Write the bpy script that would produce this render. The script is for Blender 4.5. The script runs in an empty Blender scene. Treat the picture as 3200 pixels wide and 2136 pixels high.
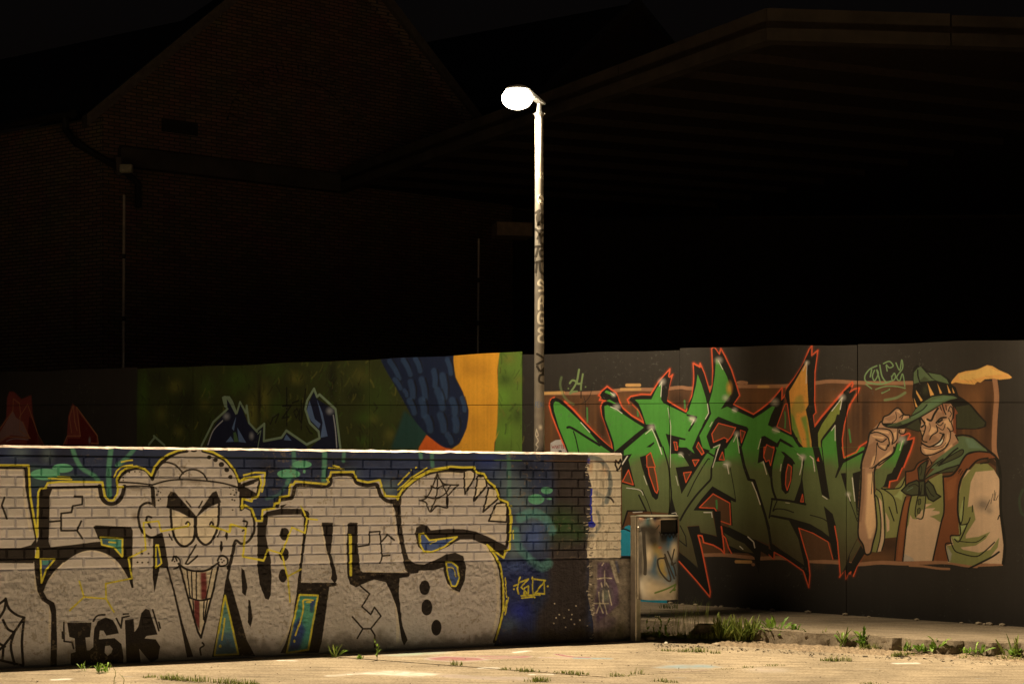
import bpy, bmesh, math, random
import numpy as np
from mathutils import Vector, Matrix, Quaternion
sc=bpy.context.scene
random.seed(7)
# ------------------------------------------------------------------ camera, sky, exposure
cam_data=bpy.data.cameras.new('camera'); cam=bpy.data.objects.new('camera',cam_data); sc.collection.objects.link(cam)
cam.location=(0,0,1.6); cam.rotation_euler=(math.radians(90),0,0)
cam_data.sensor_width=36; cam_data.lens=50; cam_data.shift_y=.11; cam_data.clip_end=500; cam_data.clip_start=.1
sc.camera=cam
world=bpy.data.worlds.new('World'); sc.world=world; world.use_nodes=True
nt=world.node_tree; nt.nodes.clear()
wo=nt.nodes.new('ShaderNodeOutputWorld'); wb=nt.nodes.new('ShaderNodeBackground'); ws=nt.nodes.new('ShaderNodeTexSky')
ws.sky_type='NISHITA'; ws.sun_disc=False; ws.sun_elevation=math.radians(-3.5); ws.sun_rotation=math.radians(180)
nt.links.new(ws.outputs[0],wb.inputs[0]); wb.inputs[1].default_value=.06; nt.links.new(wb.outputs[0],wo.inputs[0])
LAMP_POWER=2760.; REAR=(-.18,.2,.0,.18); LAMP_COLOR=(1.,.775,.47)
sc.view_settings.view_transform='Standard'; sc.view_settings.look='None'; sc.view_settings.exposure=0; sc.view_settings.gamma=1
sc.render.engine='CYCLES'; sc.cycles.use_denoising=True; sc.cycles.max_bounces=8; sc.cycles.diffuse_bounces=5; sc.cycles.glossy_bounces=3; sc.cycles.sample_clamp_indirect=4
sc.cycles.caustics_reflective=False; sc.cycles.caustics_refractive=False

# ------------------------------------------------------------------ helpers
C=sc.collection
def link(o,parent=None):
    C.objects.link(o)
    if parent is not None: o.parent=parent
    return o
def tag(o,label=None,cat=None,group=None,kind=None):
    if label: o['label']=label
    if cat: o['category']=cat
    if group: o['group']=group
    if kind: o['kind']=kind
    return o
def empty(name,loc=(0,0,0)):
    o=bpy.data.objects.new(name,None); o.location=loc; o.empty_display_size=.1; return link(o)
def mesh_obj(name,verts,faces,mat,parent=None,smooth=False):
    m=bpy.data.meshes.new(name); m.from_pydata([tuple(v) for v in verts],[],faces); m.update()
    if mat: m.materials.append(mat)
    if smooth: m.polygons.foreach_set('use_smooth',[True]*len(m.polygons))
    o=bpy.data.objects.new(name,m); link(o,parent)
    if parent is not None: o.location=-Vector(parent.location) if parent.parent is None else -Vector(parent.location)-Vector(parent.parent.location)
    return o
def inst(name,mesh,parent,M):
    o=bpy.data.objects.new(name,mesh); link(o,parent)
    P=Matrix.Translation(parent.location) if parent.parent is None else Matrix.Translation(parent.location+parent.parent.location)
    o.matrix_local=P.inverted()@M; return o
class MB:
    def __init__(s): s.v=[]; s.f=[]
    def add(s,v,f):
        n=len(s.v); s.v+= [tuple(x) for x in v]; s.f+=[tuple(i+n for i in q) for q in f]
    def box(s,c,sx,sy,sz,ax=(1,0,0),ay=(0,1,0),az=(0,0,1),ch=0):
        c=Vector(c);ax=Vector(ax);ay=Vector(ay);az=Vector(az); v=[]
        for z in(-1,1):
            for y in(-1,1):
                for x in(-1,1): v.append(c+ax*x*sx/2+ay*y*sy/2+az*z*sz/2)
        s.add(v,[(0,2,3,1),(4,5,7,6),(0,1,5,4),(2,6,7,3),(0,4,6,2),(1,3,7,5)])
    def prism(s,poly,d):          # planar polygon extruded by vector d
        n=len(poly); d=Vector(d); v=[Vector(p) for p in poly]+[Vector(p)+d for p in poly]
        s.add(v,[tuple(range(n-1,-1,-1)),tuple(range(n,2*n))]+[(i,(i+1)%n,n+(i+1)%n,n+i) for i in range(n)])
    def tube(s,pts,rad,n=12,cap=True):
        pts=[Vector(p) for p in pts]; rad=rad if isinstance(rad,(list,tuple)) else [rad]*len(pts); base=len(s.v); v=[]
        for i,p in enumerate(pts):
            t=(pts[min(i+1,len(pts)-1)]-pts[max(i-1,0)]).normalized(); a=Vector((0,0,1)) if abs(t.z)<.9 else Vector((1,0,0))
            x=t.cross(a).normalized(); y=t.cross(x)
            for k in range(n): v.append(p+(x*math.cos(2*math.pi*k/n)+y*math.sin(2*math.pi*k/n))*rad[i])
        f=[(i*n+k,i*n+(k+1)%n,(i+1)*n+(k+1)%n,(i+1)*n+k) for i in range(len(pts)-1) for k in range(n)]
        if cap: f+=[tuple(range(n-1,-1,-1)),tuple(range((len(pts)-1)*n,len(pts)*n))]
        s.add(v,f)
    def build(s,name,mat,parent=None,smooth=False):
        o=mesh_obj(name,s.v,s.f,mat,parent,smooth)
        bm=bmesh.new(); bm.from_mesh(o.data); bmesh.ops.recalc_face_normals(bm,faces=bm.faces); bm.to_mesh(o.data); bm.free(); return o
def shade_auto(o,ang=35):
    m=o.data; m.polygons.foreach_set('use_smooth',[True]*len(m.polygons)); bm=bmesh.new(); bm.from_mesh(m)
    for e in bm.edges:
        if len(e.link_faces)==2 and e.calc_face_angle(0)>math.radians(ang): e.smooth=False
    bm.to_mesh(m); bm.free()
# ---- materials
def new_mat(name):
    m=bpy.data.materials.new(name); m.use_nodes=True; t=m.node_tree; b=t.nodes['Principled BSDF']; return m,t,b
def N(t,typ,**kw):
    n=t.nodes.new(typ)
    for k,v in kw.items(): setattr(n,k,v)
    return n
def setin(n,**kw):
    for k,v in kw.items(): n.inputs[k.replace('_',' ')].default_value=v
def bump_chain(t,b,items,coord=None):
    prev=None
    for (scale,detail,strength,dist,vec) in items:
        nz=N(t,'ShaderNodeTexNoise'); setin(nz,Scale=scale,Detail=detail,Roughness=.65)
        if coord is not None:
            if vec!=(1,1,1):
                mp=N(t,'ShaderNodeMapping'); mp.inputs['Scale'].default_value=vec; t.links.new(coord,mp.inputs[0]); t.links.new(mp.outputs[0],nz.inputs['Vector'])
            else: t.links.new(coord,nz.inputs['Vector'])
        bp=N(t,'ShaderNodeBump'); setin(bp,Strength=strength,Distance=dist); t.links.new(nz.outputs[0],bp.inputs['Height'])
        if prev: t.links.new(prev.outputs[0],bp.inputs['Normal'])
        prev=bp
    t.links.new(prev.outputs[0],b.inputs['Normal'])
def plain(name,col,rough=.7,metal=0,var=.25,scale=9,bump=None,spec=.3,coat=0):
    m,t,b=new_mat(name); g=N(t,'ShaderNodeNewGeometry'); nz=N(t,'ShaderNodeTexNoise'); setin(nz,Scale=scale,Detail=6,Roughness=.6); t.links.new(g.outputs['Position'],nz.inputs['Vector'])
    r=N(t,'ShaderNodeValToRGB'); r.color_ramp.elements[0].position=.3; r.color_ramp.elements[1].position=.7
    r.color_ramp.elements[0].color=(*[c*(1-var) for c in col],1); r.color_ramp.elements[1].color=(*[min(1,c*(1+var)) for c in col],1)
    t.links.new(nz.outputs[0],r.inputs[0]); t.links.new(r.outputs[0],b.inputs['Base Color']); setin(b,Roughness=rough,Metallic=metal); b.inputs['Specular IOR Level'].default_value=spec
    if bump: bump_chain(t,b,bump,g.outputs['Position'])
    return m
def to_image(name,c,alpha=None):
    px=np.ones((c.h,c.w,4),np.float32); px[...,:3]=np.clip(c.a,0,1)
    if alpha is not None: px[...,3]=alpha
    im=bpy.data.images.new(name,c.w,c.h,alpha=alpha is not None,float_buffer=True,is_data=True); im.alpha_mode='CHANNEL_PACKED'
    im.pixels.foreach_set(px.ravel()); im.update(); return im
def paint_mat(name,im,c,P0,D,a,z0,rough=.6,bump=None,spec=.3,metal=None,gain=None):
    """spray paint laid on in wall millimetres: u along the wall, v above its foot"""
    m,t,b=new_mat(name); g=N(t,'ShaderNodeNewGeometry'); L=t.links.new
    s=N(t,'ShaderNodeVectorMath',operation='SUBTRACT'); s.inputs[1].default_value=(P0[0],P0[1],0); L(g.outputs['Position'],s.inputs[0])
    du=N(t,'ShaderNodeVectorMath',operation='DOT_PRODUCT'); du.inputs[1].default_value=(D[0],D[1],0); L(s.outputs[0],du.inputs[0])
    dv=N(t,'ShaderNodeVectorMath',operation='DOT_PRODUCT'); dv.inputs[1].default_value=(a,0,1); L(g.outputs['Position'],dv.inputs[0])
    mu=N(t,'ShaderNodeMapRange',clamp=False); setin(mu,From_Min=c.u0/1000,From_Max=c.u1/1000); L(du.outputs['Value'],mu.inputs[0])
    mv=N(t,'ShaderNodeMapRange',clamp=False); setin(mv,From_Min=c.v0/1000+z0,From_Max=c.v1/1000+z0); L(dv.outputs['Value'],mv.inputs[0])
    cb=N(t,'ShaderNodeCombineXYZ'); L(mu.outputs[0],cb.inputs[0]); L(mv.outputs[0],cb.inputs[1])
    ti=N(t,'ShaderNodeTexImage',extension='EXTEND'); ti.image=im; L(cb.outputs[0],ti.inputs[0]); L(ti.outputs[0],b.inputs['Base Color'])
    setin(b,Roughness=rough); b.inputs['Specular IOR Level'].default_value=spec
    if metal is not None:
        mm=N(t,'ShaderNodeMapRange'); setin(mm,To_Min=metal,To_Max=.0); L(ti.outputs[1],mm.inputs[0]); L(mm.outputs[0],b.inputs['Metallic'])
    if bump: bump_chain(t,b,bump,g.outputs['Position'])
    return m
# ---- paint: spray colours laid on the two walls (wall millimetres -> albedo map) ----
def s2l(c):
    c=np.asarray(c,dtype=np.float32)/255.
    return np.where(c<=.04045,c/12.92,((c+.055)/1.055)**2.4)
SEEN_FRONT=(.36,.245,.132)
SEEN_BACK=(.60,.46,.26)
PAL_F=dict(bg2=(34,38,52),bg3=(78,82,72),bgb=(28,36,70),bgk=(16,16,22),bk=(24,17,12),blm=(48,56,78),blp=(30,32,52),blu=(28,32,110),blv=(30,34,80),cr=(186,160,122),dirt=(72,54,36),dk=(40,31,26),
 fl=(150,128,104),grd=(40,52,40),grk=(32,46,20),gro=(68,106,72),grs=(62,96,66),grt=(62,90,74),gyg=(86,80,60),gyw=(84,80,68),ls=(166,142,112),mos=(66,54,26),na=(40,44,58),na2=(34,36,66),na3=(48,56,76),
 orp=(160,110,72),pur=(72,50,58),rd=(84,34,28),sv=(135,115,93),te=(54,92,70),te2=(70,92,74),te3=(50,62,70),wh=(160,136,110),wh2=(96,78,58),whl=(178,152,118),whs=(160,142,118),ye=(176,140,34),
 base=(30,33,44))
PAL_B=dict(bk2=(13,9,6),bnd=(134,88,52),bno=(168,118,58),br=(78,47,23),brd=(44,25,12),brl=(106,64,29),bt=(70,66,30),cm=(172,134,90),dkg=(40,38,26),dkr=(28,22,15),fe=(204,130,58),fed=(150,96,34),fel=(220,150,70),
 gdd=(44,54,30),gdr=(62,104,44),gy2=(112,112,40),gyc=(140,124,98),gys=(92,76,56),hg=(76,84,46),hgd=(46,44,23),hgl=(84,104,60),hl=(206,196,150),hr=(108,54,28),jg=(66,66,26),jgb=(78,96,30),jgr=(84,100,30),
 jgy=(100,128,36),jk=(26,24,14),jy=(130,116,42),lb=(110,124,140),lg=(150,158,108),lg2=(90,110,60),ln=(36,36,48),lw=(190,176,152),og=(196,70,32),ogb=(190,124,44),ol=(98,104,54),ol2=(112,104,50),ol3=(96,90,44),
 oll=(140,138,74),or2=(200,84,26),oy=(204,132,32),oy2=(166,104,26),pap=(150,132,106),rdb=(150,64,46),rdk=(110,26,18),rdl=(168,116,92),rdw=(110,22,18),rol=(190,116,66),sc=(78,86,48),scd=(58,56,30),
 scl=(92,106,72),sk=(150,106,68),skd=(112,74,44),skl=(198,142,88),teal=(34,112,110),tg=(104,120,66),tq=(46,74,56),tt=(190,170,128),vs=(106,56,26),vsl=(132,74,36),wl=(70,90,106),wn=(30,40,56),
 base=(37,30,21))
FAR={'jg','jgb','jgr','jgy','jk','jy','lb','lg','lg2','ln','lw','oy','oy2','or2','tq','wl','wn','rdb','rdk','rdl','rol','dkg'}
def vnoise(h,w,cell,rng):
    gh,gw=int(h/cell)+3,int(w/cell)+3
    g=rng.random((gh,gw)).astype(np.float32)
    y=np.arange(h,dtype=np.float32)/cell; x=np.arange(w,dtype=np.float32)/cell
    yi=y.astype(int); xi=x.astype(int); fy=(y-yi); fx=(x-xi); fy=fy*fy*(3-2*fy); fx=fx*fx*(3-2*fx)
    a=g[yi][:,xi]; b=g[yi][:,xi+1]; c=g[yi+1][:,xi]; d=g[yi+1][:,xi+1]
    return (a*(1-fx)+b*fx)*(1-fy)[:,None]+(c*(1-fx)+d*fx)*fy[:,None]
def spline(p,closed):
    n=len(p)
    if n<3: return p
    o=[]
    for i in range(n if closed else n-1):
        p0=p[i-1] if (closed or i>0) else p[i]; p1=p[i]; p2=p[(i+1)%n]; p3=p[(i+2)%n] if (closed or i+2<n) else p2
        for k in range(6):
            t=k/6; o.append(.5*(2*p1+(p2-p0)*t+(2*p0-5*p1+4*p2-p3)*t*t+(3*p1-p0-3*p2+p3)*t**3))
    if not closed: o.append(p[-1])
    return np.array(o)
def blur1(m,r):
    if r<1: return m
    for _ in range(2):
        for ax in (0,1):
            c=np.cumsum(np.pad(m,[(r+1,r) if a==ax else (0,0) for a in (0,1)],mode='edge'),axis=ax,dtype=np.float32)
            n=m.shape[ax]
            m=(np.take(c,np.arange(2*r+1,2*r+1+n),axis=ax)-np.take(c,np.arange(n),axis=ax))/(2*r+1)
    return m
class Canvas:
    def __init__(s,u0,u1,v0,v1,res,base):
        s.u0,s.u1,s.v0,s.v1,s.res=u0,u1,v0,v1,res
        s.w=int((u1-u0)/res); s.h=int((v1-v0)/res)
        s.a=np.empty((s.h,s.w,3),np.float32); s.a[:]=base
    def px(s,pts):
        p=np.array(pts,dtype=np.float32).reshape(-1,2); return np.stack([(p[:,0]-s.u0)/s.res,(p[:,1]-s.v0)/s.res],1)
    def put(s,x0,y0,m,col,alpha):
        h,w=m.shape; X0,Y0=max(0,x0),max(0,y0); X1,Y1=min(s.w,x0+w),min(s.h,y0+h)
        if X1<=X0 or Y1<=Y0: return
        m=m[Y0-y0:Y1-y0,X0-x0:X1-x0,None]*alpha
        c=col[Y0:Y1,X0:X1] if getattr(col,'ndim',1)==3 else col
        s.a[Y0:Y1,X0:X1]=s.a[Y0:Y1,X0:X1]*(1-m)+c*m
    def poly(s,pts,col,alpha=1,soft=0,curve=0):
        p=s.px(pts)
        if curve: p=spline(p,True)
        r=int(soft/s.res/2); x0=int(np.floor(p[:,0].min()))-2-2*r; x1=int(p[:,0].max())+3+2*r; y0=int(np.floor(p[:,1].min()))-2-2*r; y1=int(p[:,1].max())+3+2*r
        k=2; W,H=(x1-x0)*k,(y1-y0)*k; D=np.zeros((H,W+1),np.int32); q=(p-[x0,y0])*k-.5
        for i in range(len(q)):
            ax,ay=q[i]; bx,by=q[(i+1)%len(q)]
            if ay==by: continue
            if ay>by: ax,ay,bx,by=bx,by,ax,ay
            ys=np.arange(max(0,int(np.ceil(ay))),min(H,int(np.ceil(by))))
            if len(ys)==0: continue
            xs=np.clip(np.ceil(ax+(ys-ay)*(bx-ax)/(by-ay)).astype(int),0,W); np.add.at(D,(ys,xs),1)
        m=(np.cumsum(D[:,:W],axis=1)&1).astype(np.float32).reshape(H//k,k,W//k,k).mean((1,3))
        s.put(x0,y0,blur1(m,r),col,alpha)
    def stroke(s,pts,width,col,alpha=1,soft=0,curve=0):
        p=s.px(pts)
        if curve: p=spline(p,False)
        r=width/s.res/2; f=max(.7,soft/s.res*.6); pad=int(r+f)+2
        x0=int(np.floor(p[:,0].min()))-pad; x1=int(p[:,0].max())+pad+1; y0=int(np.floor(p[:,1].min()))-pad; y1=int(p[:,1].max())+pad+1
        d=np.full((y1-y0,x1-x0),1e9,np.float32)
        for i in range(len(p)-1):
            a=p[i]-[x0,y0]; b=p[i+1]-[x0,y0]
            lx,hx=int(max(0,min(a[0],b[0])-pad)),int(min(x1-x0,max(a[0],b[0])+pad+1)); ly,hy=int(max(0,min(a[1],b[1])-pad)),int(min(y1-y0,max(a[1],b[1])+pad+1))
            if hx<=lx or hy<=ly: continue
            Y,X=np.mgrid[ly:hy,lx:hx].astype(np.float32); e=b-a; L=float(e@e)+1e-9
            t=np.clip(((X-a[0])*e[0]+(Y-a[1])*e[1])/L,0,1); dd=np.hypot(X-a[0]-t*e[0],Y-a[1]-t*e[1]); v=d[ly:hy,lx:hx]; np.minimum(v,dd,out=v)
        s.put(x0,y0,np.clip((r+f*.5-d)/f,0,1),col,alpha)
    def ell(s,c,rx,ry,col,alpha=1,soft=0):
        cx,cy=s.px(c)[0]; rx/=s.res; ry/=s.res; k=1.5 if soft else 1.05
        x0,x1=int(cx-rx*k)-1,int(cx+rx*k)+2; y0,y1=int(cy-ry*k)-1,int(cy+ry*k)+2
        Y,X=np.mgrid[y0:y1,x0:x1].astype(np.float32); d=np.hypot((X-cx)/rx,(Y-cy)/ry)
        m=np.clip((1.5-d)/1.2,0,1)**1.5 if soft else np.clip((1-d)*min(rx,ry)+.5,0,1)
        s.put(x0,y0,m,col,alpha)
    def run(s,text,pal):
        for ln in text.strip().splitlines():
            k,c,w,so,al,cu,*pt=ln.split(); col=pal[c]; w,so,al,cu=float(w),float(so),float(al),int(cu); pt=[int(x) for x in pt]
            if k=='p': s.poly(pt,col,al,so,cu)
            elif k=='s': s.stroke(pt,w,col,al,so,cu)
            else: s.ell(pt[:2],pt[2],pt[3],col,al,so)
def albedo(pal,seen,far=()):
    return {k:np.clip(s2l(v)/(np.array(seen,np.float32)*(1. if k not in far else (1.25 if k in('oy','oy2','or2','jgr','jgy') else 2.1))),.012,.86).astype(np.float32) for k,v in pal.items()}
def ubx(px):
    rx=(px-1600)/4444.4; return 1000*(rx*19.0+6.84)/(.8869+rx*.4619)
def paint_front():
    rng=np.random.default_rng(4); A=albedo(PAL_F,SEEN_FRONT)
    c=Canvas(-400,5500,-150,1720,2.5,A['base']); c.run(FRONT_OPS,A)
    n=vnoise(c.h,c.w,90,rng)*.5+vnoise(c.h,c.w,22,rng)*.3+vnoise(c.h,c.w,5,rng)*.2
    c.a*=(.86+.28*n)[...,None]
    v=(np.arange(c.h)*c.res+c.v0)[:,None]; u=(np.arange(c.w)*c.res+c.u0)[None,:]
    d=vnoise(c.h,c.w,60,rng)*.6+vnoise(c.h,c.w,14,rng)*.4           # dirt and moss plus painted-in shade at the foot, ragged upper rim
    m=np.clip((70+170*d-v)/90,0,1)*np.where(u<4900,1,.5)
    c.a=c.a*(1-.6*m[...,None])+np.array([.05,.042,.022],np.float32)*.6*m[...,None]
    q=vnoise(c.h,c.w,26,rng)*.55+vnoise(c.h,c.w,8,rng)*.45
    mr=((u>4680)&(v<725)).astype(np.float32); c.a*=(1-mr*(1-np.clip(.35+1.3*q,.3,1.4)))[...,None]
    mk=((u>4150)&(u<4950)).astype(np.float32); st=vnoise(c.h//12+2,c.w,5,rng)[np.arange(c.h)//12]; c.a=c.a*(1-mk*.35*(st-.4))[...,None]
    wear=np.clip((vnoise(c.h,c.w,11,rng)*.6+vnoise(c.h,c.w,4,rng)*.4-.66)*9,0,1)*np.clip((vnoise(c.h,c.w,140,rng)-.45)*4,0,1); c.a=c.a*(1-.45*wear[...,None])+np.array([.24,.21,.17],np.float32)*.45*wear[...,None]
    sp=(vnoise(c.h,c.w,4,rng)>.93)&(vnoise(c.h,c.w,120,rng)+v*0>.55)&(v<700)
    c.a[sp]=c.a[sp]*.5+np.array([.2,.19,.17])*.25
    return c
def paint_back():
    rng=np.random.default_rng(9); A=albedo(PAL_B,SEEN_BACK,FAR)
    c=Canvas(-300,13300,-100,2720,3.5,A['base'])
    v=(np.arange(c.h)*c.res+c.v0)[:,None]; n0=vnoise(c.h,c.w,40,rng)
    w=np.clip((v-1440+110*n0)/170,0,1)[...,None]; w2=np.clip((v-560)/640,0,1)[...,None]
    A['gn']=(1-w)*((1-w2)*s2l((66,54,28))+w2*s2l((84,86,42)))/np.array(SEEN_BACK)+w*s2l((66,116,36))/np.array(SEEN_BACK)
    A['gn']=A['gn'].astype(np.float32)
    ops=BACK_OPS.strip().splitlines(); k0=next(i for i,l in enumerate(ops) if l.split()[1]=='tq'); c.run('\n'.join(ops[:k0]),A)
    for i in range(900):
        x=rng.uniform(ubx(430),ubx(1640)); y=rng.uniform(1150,2650); L=rng.uniform(30,110); a_=rng.uniform(-2.4,-.7); col=A[('jgb','jk','jg','jy','jgb','jk')[rng.integers(6)]]
        c.stroke([x,y,x+L*.5*math.cos(a_)+6,y+L*.5*math.sin(a_),x+L*math.cos(a_),y+L*math.sin(a_)],rng.uniform(8,26),col*rng.uniform(.6,1.2),rng.uniform(.15,.5),rng.uniform(6,26),1)
    c.run('\n'.join(ops[k0:]),A)
    n=vnoise(c.h,c.w,120,rng)*.5+vnoise(c.h,c.w,30,rng)*.3+vnoise(c.h,c.w,7,rng)*.2
    sw=vnoise(c.h//30+2,c.w,6,rng)[np.arange(c.h)//30]*.5+vnoise(c.h//90+2,c.w,22,rng)[np.arange(c.h)//90]*.5
    c.a*=(.76+.3*n+.2*sw)[...,None]; c.a*=(.93+.14*rng.random((c.h,c.w)).astype(np.float32))[...,None]
    sc_=np.clip((vnoise(c.h,c.w,9,rng)*.5+vnoise(c.h,c.w,3,rng)*.5-.74)*9,0,1)*np.clip((vnoise(c.h,c.w,110,rng)-.55)*5,0,1); c.a=c.a*(1-.4*sc_[...,None])+.05*sc_[...,None]
    u=(np.arange(c.w)*c.res+c.u0)[None,:]
    sp=(vnoise(c.h,c.w,3,rng)>.975)&(vnoise(c.h,c.w,150,rng)>.6)&(v<600); c.a[sp]=c.a[sp]*.4+.1
    return c

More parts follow.
